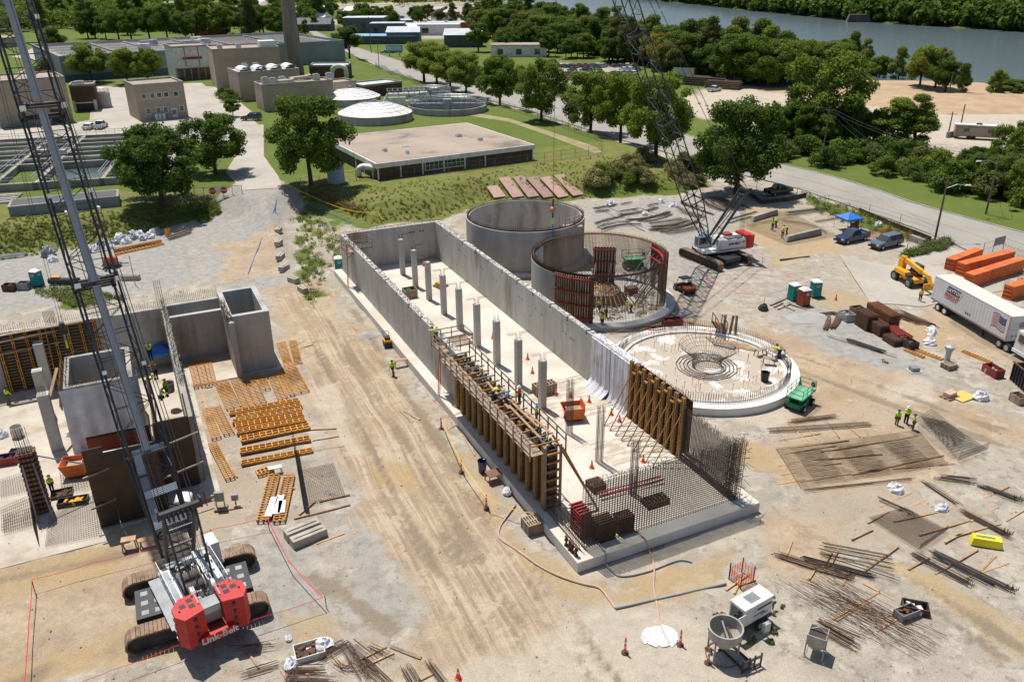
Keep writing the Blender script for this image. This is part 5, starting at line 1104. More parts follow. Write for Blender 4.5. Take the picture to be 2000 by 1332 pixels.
for i in range(3): y=.6+i*.5; mb.add([(TL+.012,y,1.55),(TL+.012,y+.17,1.75),(TL+.012,y,1.95),(TL+.012,y-.17,1.75)],[(0,1,2,3)],greym)
mb.obj('placard',t); mb=MB(); mb.box(TL+.003,1.2,2.95,TL+.015,2.3,3.3,navy); mb.obj('logo_panel',t); text('DAYTON',.3,white,t,face((TL+.018,1.75,3.12),(0,1,0)),shear=.2,bold=.008); text('FREIGHT',.3,ored,t,face((TL+.014,1.75,2.78),(0,1,0)),shear=.2,bold=.008)
t=thing('truck_tractor','white truck tractor coupled to the freight trailer','truck',(ta.x,ta.y,0),trz); mb=MB(); mb.box(TL-1.8,.5,.75,TL+5.5,tw-.5,1.0,blackm); mb.obj('chassis',t); mb=MB(); mb.box(TL+1.1,.1,.9,TL+3.2,tw-.1,3.0,white,.06); mb.box(TL+3.2,.5,.9,TL+5.0,tw-.5,1.9,white,.1); mb.box(TL+1.0,.05,.55,TL+3.2,tw-.05,.9,white); mb.obj('cab',t); mb=MB(); mb.box(TL+1.5,.08,1.9,TL+2.7,.14,2.7,glass); mb.box(TL+3.1,.35,2.0,TL+3.2,tw-.35,2.75,glass); mb.obj('windows',t)
for x in (TL-.9,TL+.25,TL+4.3):
    for y in (.3,tw-.3): mb=MB(); mb.bar((x,y-.28,.5),(x,y+.28,.5),.5,rubber,18,True); o=mb.obj('wheel',t); mb=MB(); s_=-1 if y<1 else 1; mb.bar((x,y+s_*.2,.5),(x,y+s_*.3,.5),.3,galv,12,True); mb.obj('rim',o)
# telehandler
p=G(1775,563); t=thing('telehandler','yellow telehandler with its boom raised to the back of the white trailer','telehandler',p,pang((1757,552),(1800,577))-math.pi/2); mb=MB()
mb.box(-.75,-2.2,.7,.75,2.0,1.25,yel); mb.box(.3,-1.9,1.25,1.15,.6,1.75,yel,.08); mb.box(.35,.5,1.25,1.1,1.2,1.6,blackm,.1); mb.prism([(-.35,-2.45),(.25,-2.45),(.25,-1.5),(-.35,-1.5)],.9,2.75,yel); mb.obj('body',t)
mb=MB(); mb.beam((-.05,-2.3,2.9),(-.05,2.1,2.35),.42,.55,yel); mb.beam((-.05,2.1,2.35),(-.05,3.6,2.15),.3,.4,yel); mb.beam((-.05,3.6,2.15),(-.05,4.3,1.2),.35,.4,yel); mb.box(-.32,-1.9,2.65,.22,-1.5,3.2,yel); mb.obj('boom',t); text('JCB',.4,white,t,face((-.27,.6,2.55),(0,-1,-.0)),bold=.012); text('JCB',.42,white,t,face((.17,.7,2.55),(0,1,-.12)),bold=.012)
mb=MB(); mb.box(-1.15,-.6,1.0,-.38,.95,2.6,glass,.05); mb.obj('cab_glass',t); mb=MB()
for x,y in ((-1.15,-.6),(-.4,-.6),(-1.15,.95),(-.4,.95)): mb.beam((x,y,1),(x*.97,y*.95,2.65),.09,.09,blackm)
mb.box(-1.17,-.62,2.62,-.36,.97,2.7,blackm); mb.obj('cab_frame',t)
mb=MB(); mb.box(-.9,4.1,.6,.9,4.25,1.5,yel); mb.beam((-.6,4.2,.65),(-.6,5.4,.65),.14,.06,blackm); mb.beam((.6,4.2,.65),(.6,5.4,.65),.14,.06,blackm); mb.obj('forks',t)
for x in (-1,1):
    for y in (-1.6,1.5): wheel(t,x*1.0,y,.66,.46,greym); 
    mb=MB(); mb.ring(.68,.74,x*1.0-.25,x*1.0+.25,blackm,14); 
# utility cart
p=G(1337,574); t=thing('utility_cart','black utility cart with roof and orange bed parked near the round tank','utility cart',p,pang((1352,582),(1322,565))-math.pi/2); mb=MB(); loft(mb,[(-1.5,.45,.72),(1.4,.4,.7),(1.5,.75,.6),(.7,.95,.7),(.6,.62,.72),(-.5,.62,.74),(-.55,.85,.74),(-1.5,.85,.74)],blackm); mb.obj('body',t); mb=MB(); mb.box(-.72,-1.55,.86,.72,-.55,1.15,orangec); mb.box(-.6,-1.45,1.151,.6,-.65,1.16,blackm); mb.obj('cargo_bed',t)
mb=MB(); 
for x in (-.65,.65): mb.path([(x,-.55,.9),(x,-.45,1.9),(x,.5,1.9),(x,.95,.9)],.035,blackm,5); 
mb.obj('roll_cage',t); mb=MB(); mb.box(-.72,-.6,1.92,.72,.65,2.0,blackm,.1); mb.obj('roof',t); mb=MB(); mb.box(-.6,-.5,.62,.6,-.05,.95,darkcl); mb.box(-.6,-.55,.95,.6,-.42,1.4,darkcl); mb.obj('seat',t)
for x in (-.68,.68):
    for y in (-1.0,1.0): wheel(t,x,y,.33,.26,greym)
# scissor lift
def scissor(label,p,rz,hh=1.55):
    t=thing('scissor_lift',label,'scissor lift',p,rz); mb=MB(); mb.box(-1.6,-.75,.4,1.6,.75,.95,green); mb.box(-1.5,-.95,.55,-.4,-.753,1.05,green); mb.box(.4,.753,.55,1.5,.95,1.05,green); mb.obj('chassis',t); mb=MB()
    for k in range(3):
        z=.96+k*.18
        for y in (-.6,.6): mb.beam((-1.4,y,z),(1.4,y,z+.16),.09,.09,green); mb.beam((-1.4,y+.1,z+.16),(1.4,y+.1,z),.09,.09,green)
    mb.obj('scissor_arms',t); mb=MB(); mb.box(-1.75,-.95,hh,1.75,.95,hh+.12,green); mb.box(-1.65,-.85,hh+.121,1.65,.85,hh+.13,mat('deck_green',(.12,.36,.2),(.2,.4,.26),s=2,rough=.6)); mb.obj('platform',t); mb=MB()
    for x in (-1.72,-.6,.6,1.72):
        for y in (-.92,.92): mb.beam((x,y,hh+.1),(x,y,hh+1.2),.05,.05,green)
    for z in (.65,1.2):
        for y in (-.92,.92): mb.beam((-1.72,y,hh+z),(1.72,y,hh+z),.05,.05,green)
        for x in (-1.72,1.72): mb.beam((x,-.92,hh+z),(x,.92,hh+z),.05,.05,green)
    mb.box(1.3,-.85,hh+.6,1.6,-.5,hh+1.1,blackm); mb.obj('guard_rail',t)
    t.scale=(.86,)*3
    for x in (-1.15,1.15):
        for y in (-.95,.95): mb=MB(); mb.bar((x,y-.17,.42),(x,y+.17,.42),.42,rubber,16,True); o=mb.obj('wheel',t); mb=MB(); s_=1 if y>0 else -1; mb.bar((x,y+s_*.1,.42),(x,y+s_*.182,.42),.22,white,10,True); mb.obj('rim',o)
scissor('green scissor lift parked against the round slab edge',G(1559,800),R(48)); scissor('green scissor lift seen behind the rebar of the half built tank',Vector((17,108.5,0)),R(10),1.7)
# generator trailer
p=G(1455,1222); t=thing('generator','white towable generator with its end door open','generator',p,R(33)); mb=MB(); mb.box(-1.3,-.6,.75,1.3,.6,2.05,white); mb.box(-1.32,-.62,2.053,1.32,.62,2.12,white); mb.obj('cabinet',t); mb=MB(); mb.box(-.5,-.35,2.123,.4,.35,2.14,greym); mb.box(-.4,-.62,1.2,.6,-.603,1.26,blackm); mb.box(.3,-.615,1.0,.9,-.603,1.15,greym); mb.box(-.1,-.615,1.55,1.2,-.603,1.7,blackm); mb.box(1.303,-.4,1.0,1.31,.4,1.7,blackm); mb.box(-1.31,-.5,.9,-1.303,.5,1.9,glass); mb.obj('vents_and_panels',t); mb=MB(); mb.box(-1.95,-.72,.9,-1.3,-.68,1.9,white); mb.obj('door',t); mb=MB(); mb.box(-1.4,-.55,.5,1.4,.55,.72,blackm); mb.beam((1.3,0,.6),(2.5,0,.5),.14,.14,blackm); mb.beam((2.3,0,.5),(2.3,0,0),.08,.08,blackm); mb.obj('trailer_frame',t)
for s_ in (-1,1): wheel(t,0,0,.36,.22).location=(.15,s_*.72,0); 
for o in t.children:
    if o.name.startswith('wheel'): o.rotation_euler.z=R(90)
# light tower trailer
def light_tower(label,p,rz,mast):
    t=thing('light_tower',label,'light tower',p,rz); mb=MB(); mb.box(-.9,-.6,.5,.8,.6,1.5,orange,.06); mb.box(-.7,-.4,1.503,.5,.4,1.56,orange); mb.obj('cabinet',t); mb=MB(); mb.box(-1.3,-.55,.35,1.2,.55,.5,blackm); mb.beam((1.2,0,.4),(2.2,0,.4),.12,.1,blackm); mb.obj('trailer_frame',t); mb=MB(); mb.beam((-1.1,0,.5),(-1.1,0,mast),.16,.16,greym); mb.beam((-1.1,-.6,mast),(-1.1,.6,mast),.1,.1,greym); mb.obj('mast',t); mb=MB()
    for y in (-.5,-.17,.17,.5): mb.cbox(-1.2,y,mast-.1,.2,.28,.34,blackm)
    mb.obj('floodlights',t)
    for s_ in (-1,1): mb=MB(); mb.bar((-.1,s_*.62,.34),(-.1,s_*.8,.34),.34,rubber,14,True); mb.obj('wheel',t)
light_tower('orange light tower trailer on the gravel beyond the big crane boom',G(222,512),R(15),3.6)
# concrete buckets, hoppers, bins
p=G(1403,1283); t=thing('concrete_bucket','round grey concrete pouring bucket standing in its frame near the generator','bucket',p); gb=mat('bucket_steel',(.38,.36,.33),(.28,.26,.24),s=1.5,rough=.6,fine=.2,c3=(.3,.2,.13),s3=1.2)
mb=MB(); mb.lathe([(.01,.75),(.35,.75),(1.0,1.55),(1.0,2.2),(1.06,2.2),(1.06,2.26),(.96,2.26),(.96,1.6),(.3,.85),(.01,.85)],gb,32); mb.obj('bowl',t,smooth=True); mb=MB()
for i in range(4): a=R(45+90*i); mb.beam((1.0*cos(a),1.0*sin(a),1.6),(1.02*cos(a),1.02*sin(a),0),.09,.09,greym)
hoop(mb,1.02,.06,greym,28,rr=.05); mb.obj('stand',t); mb=MB(); mb.bar((-.3,-.1,.4),(.3,.1,.75),.1,blackm,8,True); mb.beam((0,-.95,1.9),(0,.95,1.9),.1,.1,greym); mb.beam((.3,-.9,2.0),(.3,.9,1.5),.1,.05,rust); mb.obj('gate',t)
p=G(1583,1283); t=thing('square_hopper','square grey steel hopper bucket on open legs','bucket',p,R(-30)); mb=MB(); mb.box(-.55,-.55,1.1,.55,.55,1.75,gb); mb.add([(-.55,-.55,1.1),(.55,-.55,1.1),(.55,.55,1.1),(-.55,.55,1.1),(-.15,-.15,.4),(.15,-.15,.4),(.15,.15,.4),(-.15,.15,.4)],[(0,1,5,4),(1,2,6,5),(2,3,7,6),(3,0,4,7),(7,6,5,4)],gb); mb.box(-.5,-.5,1.752,.5,.5,1.76,plyd); mb.obj('hopper',t); mb=MB()
for x in (-.52,.52):
    for y in (-.52,.52): mb.beam((x,y,0),(x,y,1.1),.08,.08,gb)
for x in (-.52,.52): mb.beam((x,-.65,.05),(x,.65,.05),.12,.1,gb)
mb.obj('legs',t); mb=MB(); mb.beam((-.5,0,1.85),(.5,0,1.85),.06,.06,greym); mb.path([(-.5,0,1.75),(0,.05,2.1),(.5,0,1.75)],.04,galv,5); mb.obj('bail',t)
def dump(label,p,rz,z=0):
    t=thing('dumping_hopper',label,'hopper',p,rz); mb=MB(); P=[(-1.1,1.35),(-.75,.3),(.75,.3),(.85,1.35)]; wallp(mb,[(-1.15,1.3),(-.75,.3),(.75,.3),(.85,1.75),(.78,1.75),(.68,.38),(-.7,.38),(-1.08,1.3)],-.8,.8,orange,'y'); wallp(mb,P,-.84,-.8,orange,'y'); wallp(mb,P,.8,.84,orange,'y'); mb.box(-.7,-.78,.9,.75,.78,.92,woodg); mb.obj('tub',t); mb=MB(); mb.box(-.8,-.5,.05,.8,-.35,.28,rust); mb.box(-.8,.35,.05,.8,.5,.28,rust); mb.obj('skids',t)
dump('orange self dumping hopper on the basin slab behind a rebar cage',BW(9.6,17.6,ZS),R(10)); dump('orange self dumping hopper beside the dark wall forms of the pump station',G(150,915,.12),R(15))
p=G(2005,782); t=thing('dumpster','long black open top dumpster at the edge of the yard','dumpster',p,pang((1948,760),(2000,806))-0); mb=MB(); mb.box(-3.2,0,.1,3.2,.08,1.9,black); mb.box(-3.2,.08,.1,-3.12,2.3,1.9,black); mb.box(-3.12,2.22,.1,3.2,2.3,1.9,black); mb.box(-3.12,.08,.1,3.2,2.22,.2,rust); mb.box(-3.1,.1,.25,3.2,2.2,.9,mat('scrap',(.2,.13,.09),(.09,.06,.045),s=3)); mb.obj('container',t); mb=MB()
for i in range(14): mb.box(-3.1+i*.47,-.1,.1,-2.98+i*.47,-.003,1.85,black)
mb.box(-3.3,-.1,1.903,3.3,.1,2.0,rust); mb.box(-3.3,2.2,1.903,3.3,2.4,2.0,rust); mb.obj('ribs',t)
# blue canopies
def canopy(label,p,rz,w=3.,hh=2.2):
    t=thing('pop_up_canopy',label,'canopy',p,rz); mb=MB(); a=w/2; mb.add([(-a,-a,hh),(a,-a,hh),(a,a,hh),(-a,a,hh),(0,0,hh+.75)],[(0,1,4),(1,2,4),(2,3,4),(3,0,4)],blue); mb.add([(x*a,y*a,hh-k*.25) for k in (0,1) for x,y in ((-1,-1),(1,-1),(1,1),(-1,1))],[(0,4,5,1),(1,5,6,2),(2,6,7,3),(3,7,4,0)],blue); mb.obj('canopy_top',t)
    for x in (-1,1):
        for y in (-1,1): mb=MB(); mb.beam((x*a*.97,y*a*.97,0),(x*a*.97,y*a*.97,hh),.06,.06,white); mb.obj('leg',t)
canopy('blue pop up canopy behind the dark blue pickup',G(1657,458),R(20)); canopy('blue pop up canopy between the chambers of the pump station',G(318,708),R(25),2.4,2.0)
t=thing('tool_bench','dark red tool bench with gear under the blue canopy','bench',G(1668,462),R(20)); mb=MB(); mb.box(-.9,-.4,.8,.9,.4,.9,redd); mb.box(-.8,-.35,.0,-.6,.35,.8,redd); mb.box(.6,-.35,0,.8,.35,.8,redd); mb.obj('bench',t); mb=MB(); mb.box(-.5,-.3,.903,.1,.3,1.4,redd); mb.box(.3,-.3,.903,.7,.2,1.9,redd); mb.cbox(-1.5,-.6,0,.5,.5,.8,blackm); mb.obj('gear',t)
mb=MB(); mb.add([tuple(BW(x,y,ZS+z)) for x,y,z in ((2.2,45.5,.05),(4.6,44.9,.05),(4.4,48.6,.5),(3.4,49.8,.8),(2.0,48.4,.5),(3.2,47,.7))],[(0,1,5),(1,2,5),(2,3,5),(3,4,5),(4,0,5)],blue); mb.obj('blue_tarp',None,'crumpled bright blue tarp on the basin slab near the long wall','tarp')
mb=MB(); mb.add([tuple(Vector((11.5,109.5,0))+Vector(v)) for v in ((0,0,.1),(3.5,.6,.1),(3,2.8,.9),(.4,2.2,1.1))],[(0,1,2,3)],blue); mb.obj('blue_tarp',None,'blue tarp over materials behind the half built round tank','tarp')
# cones, delineators, extinguishers
def cone(label,p,hh=.9,tall=False,group=None):
    t=thing('delineator_cone' if tall else 'traffic_cone',label,'traffic cone',p,rnd.uniform(0,1),group); s_=hh/.9; mb=MB(); mb.prism([(.24*cos(i*math.pi/4),.24*sin(i*math.pi/4)) for i in range(8)],0,.06,blackm if tall else orangec); mb.obj('base',t); mb=MB(); r=(.1,.05) if tall else (.16,.035); mb.lathe([(r[0],.06),(r[1],hh),(.001,hh+.02)],orangec,12); mb.obj('cone_body',t)
    mb=MB()
    for f in ((.35,.48),(.62,.75)) if tall else ((.5,.68),): a=r[0]+(r[1]-r[0])*(f[0]*hh-.06)/(hh-.06)+.006; b=r[0]+(r[1]-r[0])*(f[1]*hh-.06)/(hh-.06)+.006; mb.lathe([(a,f[0]*hh),(b,f[1]*hh)],white,12)
    mb.obj('reflective_band',t)
for lab,px in (('tall striped cone left of the white spilled concrete on the near gravel',(1213,1277)),('tall striped cone just right of the white spilled concrete',(1321,1263)),('tall striped cone in front of the round concrete bucket',(1375,1299)),('striped cone at the top bend of the yellow tape by the basin',(860,836)),('striped cone halfway down the yellow tape by the basin',(898,921)),('striped cone at the lower end of the yellow tape near the white bag',(946,991))): cone(lab,G(*px),1.25,True)
for lab,x,y in (('orange cone farthest back in the basin, by the end wall',11.6,63.4),('orange cone on the basin slab beside the sixth column from the end wall',10.2,37),('orange cone on the basin slab between two mid basin columns',11.3,30.5),('orange cone beside the red extinguisher on the basin slab',10.3,27.4),('orange cone on the basin slab just left of the crate',10.2,22.2),('orange cone behind the wire crate on the basin slab',11.3,21.2),('orange cone on the damp patch in front of the crate',12.4,19.6),('orange cone behind the orange hopper in the basin',13.0,16.6),('orange cone at the feet of the formwork braces',13.0,15.2),('orange cone beside the free standing rebar cage',6.9,9.8),('orange cone at the near foot of the brace row',11.2,8.7)): cone(lab,BW(x,y,ZS),.75)
cone('dark red cone lying on the near gravel by the bottom edge',G(887,1322),.8); cone('big red cone against the basin wall by the roller',G(796,683),1.2); cone('orange cone behind the steel materials near the portable toilets',G(1633,594),.8)
for px in ((1010,640),(1062,796)): pass
t=thing('plate_roller','small yellow and black plate roller beside the basin footing','roller',G(757,672),.3); mb=MB(); mb.box(-.4,-.5,.25,.4,.5,.8,yel); mb.box(-.3,-.3,.8,.3,.3,1.1,blackm); mb.obj('engine',t); mb=MB(); mb.bar((-.45,-.35,.3),(.45,-.35,.3),.3,blackm,14,True); mb.bar((-.45,.4,.3),(.45,.4,.3),.3,blackm,14,True); mb.obj('drums',t); mb=MB(); mb.path([(-.3,.5,.8),(-.3,1.1,1.3),(.3,1.1,1.3),(.3,.5,.8)],.03,blackm,5); mb.obj('handle',t)
# ================= building materials lying about
def flatform(label,a,b,w,gap=.33,z=.02,rails=2,group='yellow form panels laid on the gravel'):
    p,q=G(*a),G(*b); L=(q-p).length; t=thing('timber_formwork',label,'formwork',((p+q)/2).to_tuple()[:2]+(z,),ang(p,q),group); mb=MB()
    for i in range(rails+1 if rails>1 else 2): y=-w/2+w*i/(rails if rails>1 else 1); mb.box(-L/2,y-.045,.0,L/2,y+.045,.2,formy)
    mb.obj('rails',t); mb=MB(); n=int(L/gap)
    for i in range(n+1): x=-L/2+.05+(L-.1)*i/n; mb.box(x-.045,-w/2-.02,.202,x+.045,w/2+.02,.26,formy if rnd.random()<.8 else wood)
    if gap>.4: mb.box(-L/2+.05,-w/2+.05,.03,L/2-.05,w/2-.05,.06,formy)
    mb.obj('slats',t)
lab='yellow timber form panel lying slats up among the panels beside the pump station'
for a,b,w in [((374,702),(386,751),.7),((389,700),(401,749),.75),((404,697),(415,746),.75),((549,667),(564,712),.9),((572,664),(582,708),.8),((432,741),(456,793),1.3),((462,737),(486,790),1.1),((487,734),(509,784),1.0),((563,714),(588,764),1.5),((530,727),(551,777),.8),((546,722),(567,770),.75),((509,731),(518,757),.9),((402,795),(421,851),.75),((421,792),(446,843),.85),((413,862),(447,930),.7)]: flatform(lab,a,b,w)
lab='long yellow timber form panel in the stack of parallel panels beside the haul road'
for a,b,w in [((446,803),(583,779),.75),((460,812),(588,789),.6),((452,821),(588,798),.6),((458,831),(592,808),.8),((460,841),(596,818),.7),((468,855),(603,830),.9),((466,879),(604,855),.8),((468,901),(609,877),.65)]: flatform(lab,a,b,w,.55,.02+rnd.uniform(0,.1))
flatform('short yellow form panel under the white bench',(498,921),(531,912),.8,group=None)
flatform('left one of two brown slatted panels under the white boards',(533,925),(509,1014),.85,group=None,rails=2); flatform('right one of two brown slatted panels under the white boards',(562,926),(541,1016),.85,group=None)
flatform('yellow form ladder panel between the brown steel and the vent pipe, shorter one',(1767,695),(1803,710),.5,group=None); flatform('yellow form ladder panel between the brown steel and the vent pipe, longer one',(1776,690),(1839,715),.55,.4,group=None); flatform('yellow form ladder panel lying near the red box by the dumpster',(1880,699),(1934,722),.5,.3,group=None)
flatform('yellow form panel on the gravel in front of the bagged materials',(228,489),(322,470),.9,.5,group=None); flatform('yellow form panel stacked just behind the one by the bagged materials',(225,484),(318,466),.6,.5,.3,group=None)
def planks(label,sticks,m=None,w=.13,hh=.07,name='timber_bearer',cat='timber',group='timber bearers under the steel'):
    for i,s_ in enumerate(sticks):
        p,q=G(*s_[:2]),G(*s_[2:4]); mb=MB(); L=(q-p).length; mb.box(-L/2,-w/2,0,L/2,w/2,hh,m or wood); mb.obj(name,None,label,cat,group,loc=((p.x+q.x)/2,(p.y+q.y)/2,.005),rz=ang(p,q))
planks('pale timber bearer lying on the gravel among the reinforcing steel',[(1520,868,1600,855),(1600,890,1790,862),(1515,885,1655,868),(1520,895,1630,878),(1530,911,1720,895),(1540,924,1640,912),(1557,949,1720,925),(1740,925,1860,917),(1660,936,1840,900),(1516,918,1550,912),(1520,935,1552,930),(1516,842,1533,870),(1538,830,1573,875),(1572,840,1592,866),(1612,830,1637,864),(1650,838,1677,862),(1515,953,1568,944),
 (1715,1000,1778,972),(1775,998,1858,968),(1858,998,1930,974),(1900,993,1967,962),(1690,1030,1733,1008),(1740,1028,1865,1004),(1658,1062,1700,1043),(1790,1055,1890,1028),(1890,1030,1945,1002),(1960,1030,2000,1006),(1840,1070,1875,1052),(1860,1058,1950,1035),
 (1531,1092,1542,1063),(1575,1138,1588,1117),(1600,1117,1620,1085),(1616,1112,1632,1082),(1640,1152,1654,1118),(1680,1126,1750,1076),(1768,1122,1810,1098),(1820,1132,1905,1085),(1910,1127,1940,1097),(1880,1140,1965,1112),(1620,1218,1712,1165),(1627,1220,1700,1180),(1705,1242,1770,1205),(1770,1205,1760,1200),(1680,1148,1743,1183),
 (505,838,545,834),(603,835,655,833),(608,856,660,848),(617,876,670,868),(580,1000,612,974),(563,950,573,948),(570,1008,680,982),(620,975,680,962),(688,1040,675,1007),(613,1058,668,1038),(558,1330,541,1303),(600,1320,577,1297),(690,1287,748,1260),(700,1300,762,1272),(800,1332,842,1312),(460,1240,498,1300),(660,1300,640,1272)])
planks('weathered scaffold plank lying loose on the haul road side',[(683,628,697,642),(782,801,805,823),(786,799,818,818),(845,780,872,804),(756,1260,815,1283),(880,825,884,835)],woodg,.25,.06,'plank','plank','loose planks beside the basin')
planks('pale loose board among the yellow form panels',[(390,752,402,790),(402,750,414,748),(415,746,437,800),(560,680,595,660),(583,676,612,668),(420,866,460,925),(425,990,470,983),(500,995,540,985)],wood,.14,.05,'board','board','loose boards among the form panels')
def bundle(label,pts,n=14,r=.016,spread=.16,m=None,name='rebar_bundle',hook=0,z=.09,group=None,jit=0.):
    P=[G(*p) for p in pts]; c=sum(P,Vector())/len(P); mb=MB()
    if len(P)==3 and jit>=0:
        Q=[]
        for i in range(13): f=i/12; Q.append((P[0]*(1-f)**2+P[1]*2*f*(1-f)+P[2]*f*f))
    else: Q=P
    d=(Q[-1]-Q[0]).normalized(); nn=Vector((-d.y,d.x,0))
    for i in range(n):
        o_=nn*rnd.uniform(-spread,spread)*2; zz=z+rnd.uniform(0,spread*1.2); sh=d*rnd.uniform(-.35,.35); a=jit if jit>0 else 0; j1=nn*rnd.uniform(-a,a)+d*rnd.uniform(-a,a); j2=nn*rnd.uniform(-a,a)+d*rnd.uniform(-a,a)
        W=[q-c+o_+sh+Vector((0,0,zz))+(j1.lerp(j2,k/(len(Q)-1))) for k,q in enumerate(Q)]
        mb.path(W,r,m or rebarm,4)
        if hook: mb.bar(W[-1],W[-1]+Vector((rnd.uniform(-.1,.1),0,hook)),r,rust,3)
    return mb.obj(name,None,label,'rebar',group,loc=(c.x,c.y,0))
for lab,pts,k in [('brown rebar bundle with rusty hooked end, left of the dark bundle',[(1512,1092),(1655,1139)],dict(n=22,hook=.25)),('dark grey rebar bundle lying beside the brown hooked bundle',[(1565,1100),(1700,1137)],dict(n=22,m=rebard)),('thin brown rebar bundle farthest back near the ochre ground',[(1596,1073),(1730,1100)],dict(n=8)),('thin brown rebar bundle behind the dark grey bundle',[(1592,1086),(1732,1117)],dict(n=8)),('scattered thin dark rods beside the dark grey bundle',[(1600,1092),(1745,1141)],dict(n=7,m=rebard)),
 ('long grey rebar bundle pointing to the lower right edge, longest of the pair',[(1817,1092),(1968,1168)],dict(n=24,hook=.3,m=rebard)),('grey rebar bundle beside the longest bundle, a little shorter',[(1820,1100),(1928,1158)],dict(n=14,m=blackm)),('black rebar bundle with rusty hooked end left of the long grey pair',[(1778,1095),(1885,1154)],dict(n=20,m=rebard,hook=.3)),('brown rebar bundle above the yellow case',[(1876,1012),(1962,1058)],dict(n=26,hook=.35)),('black rebar bundle at the right edge above the brown one',[(1912,963),(1985,991)],dict(n=24,m=rebard,hook=.3)),('dark pipes and bars left of the white marked gravel',[(1802,955),(1865,998)],dict(n=12,m=rebard)),('short dark bars beside the flat tied mat',[(1712,985),(1782,1017)],dict(n=9,m=rebard)),
 ('dark stack of bars above the white bags',[(1826,948),(1898,960)],dict(n=10,m=rebard)),('rusty bars behind the dark stack above the white bags',[(1838,943),(1896,949)],dict(n=9,m=rust)),('thin loose rusty rods fanned across the near gravel',[(1592,1150),(1790,1255)],dict(n=26,jit=1.3,m=rust,r=.014)),('loose rusty rods crossing under the fanned rods',[(1600,1180),(1760,1260)],dict(n=22,jit=1.5,m=rust,r=.014)),('long dark rods left of the fanned rusty rods',[(1525,1150),(1640,1220)],dict(n=5,jit=.4,m=rebarm,r=.014)),('small heap of rusty bars beside the square hopper',[(1592,1232),(1660,1272)],dict(n=26,spread=.25,m=rust)),('dark thin rod bundle right of the square hopper heap',[(1598,1218),(1678,1255)],dict(n=5)),
 ('rusty bars at the head of the flat rebar mat',[(1540,833),(1628,823)],dict(n=14,m=rust)),('long dark bars along the head of the flat rebar mat',[(1500,850),(1700,840)],dict(n=10)),('thin rusty rods in front of the flat rebar mat',[(1570,965),(1780,945)],dict(n=6,m=rust)),
 ('L shaped brown bar bundle, larger one by the bottom edge',[(613,1284),(665,1256),(705,1322)],dict(n=18,jit=-1)),('L shaped brown bar bundle cut by the bottom edge',[(558,1332),(562,1308),(618,1307)],dict(n=20,jit=-1)),('U shaped brown bar bundle lowest at the bottom edge',[(560,1345),(566,1327),(642,1331)],dict(n=18,jit=-1)),('brown angle bars fanned beside the L shaped bundle',[(682,1262),(730,1302)],dict(n=12,m=rust,spread=.2)),('brown bars crossing on timber near the bottom edge',[(700,1290),(750,1338)],dict(n=14,spread=.22)),('rust brown crossed angles on white bearers',[(722,1265),(752,1280)],dict(n=9,m=rust)),('grey bar bundle pointing down at the bottom edge',[(785,1303),(805,1338)],dict(n=22,m=rebard,spread=.2)),('brown tapered bars by the bottom edge near the fallen cone',[(831,1296),(862,1338)],dict(n=14)),('small loose bars below the big crane tracks',[(455,1265),(515,1258)],dict(n=10,jit=.5,m=rebarm)),('coiled thin bars beside the L shaped bundle',[(660,1290),(672,1310),(690,1300)],dict(n=12,jit=.3,m=rust)),('brown bars lying at the bottom left of the L shaped bundles',[(470,1310),(530,1293)],dict(n=12)),
 ('long dark steel pipe bundle on the weeds beside the round slab yard',[(1658,675),(1722,698)],dict(n=12,m=blackm,r=.07,spread=.14)),('thin rusty rods along the weeds beside the pipe bundle',[(1618,667),(1750,710)],dict(n=4,m=rust)),('single dark pipe with small fittings on the far gravel',[(1526,516),(1583,510)],dict(n=1,m=blackm,r=.16,spread=.01)),('brown timber and bar pile crossed behind the freight trailer',[(1748,622),(1815,648)],dict(n=22,jit=1.0,m=rust,r=.04)),
 ('dark bar bundle stacked beyond the worker mats',[(1540,428),(1612,420)],dict(n=30,m=rebard,spread=.45)),('dark bars behind the blue canopy',[(1595,443),(1650,435)],dict(n=10)),('curved dark bar arc around the rebar worker pit',[(1530,441),(1590,445),(1617,465)],dict(n=6)),('dark bars by the crane side on the far gravel',[(1440,470),(1480,487)],dict(n=10)),('straight dark bars at the far crane counterweight',[(1425,436),(1480,421)],dict(n=14,m=rebard)),('rusty straight bars nearest the far crane counterweight',[(1425,443),(1480,428)],dict(n=12)),
 ('grey channel sections at the far left of the gravel',[(-10,495),(50,488)],dict(n=14,m=galv,r=.05,spread=.3)),('weathered timbers stacked at the edge of the grass bank',[(330,462),(373,448)],dict(n=9,m=woodg,r=.08,spread=.35))]: bundle(lab,pts,**k)
def C(pts): return [(1180+x/6.053,340+y/6.053) for x,y in pts]
k=0
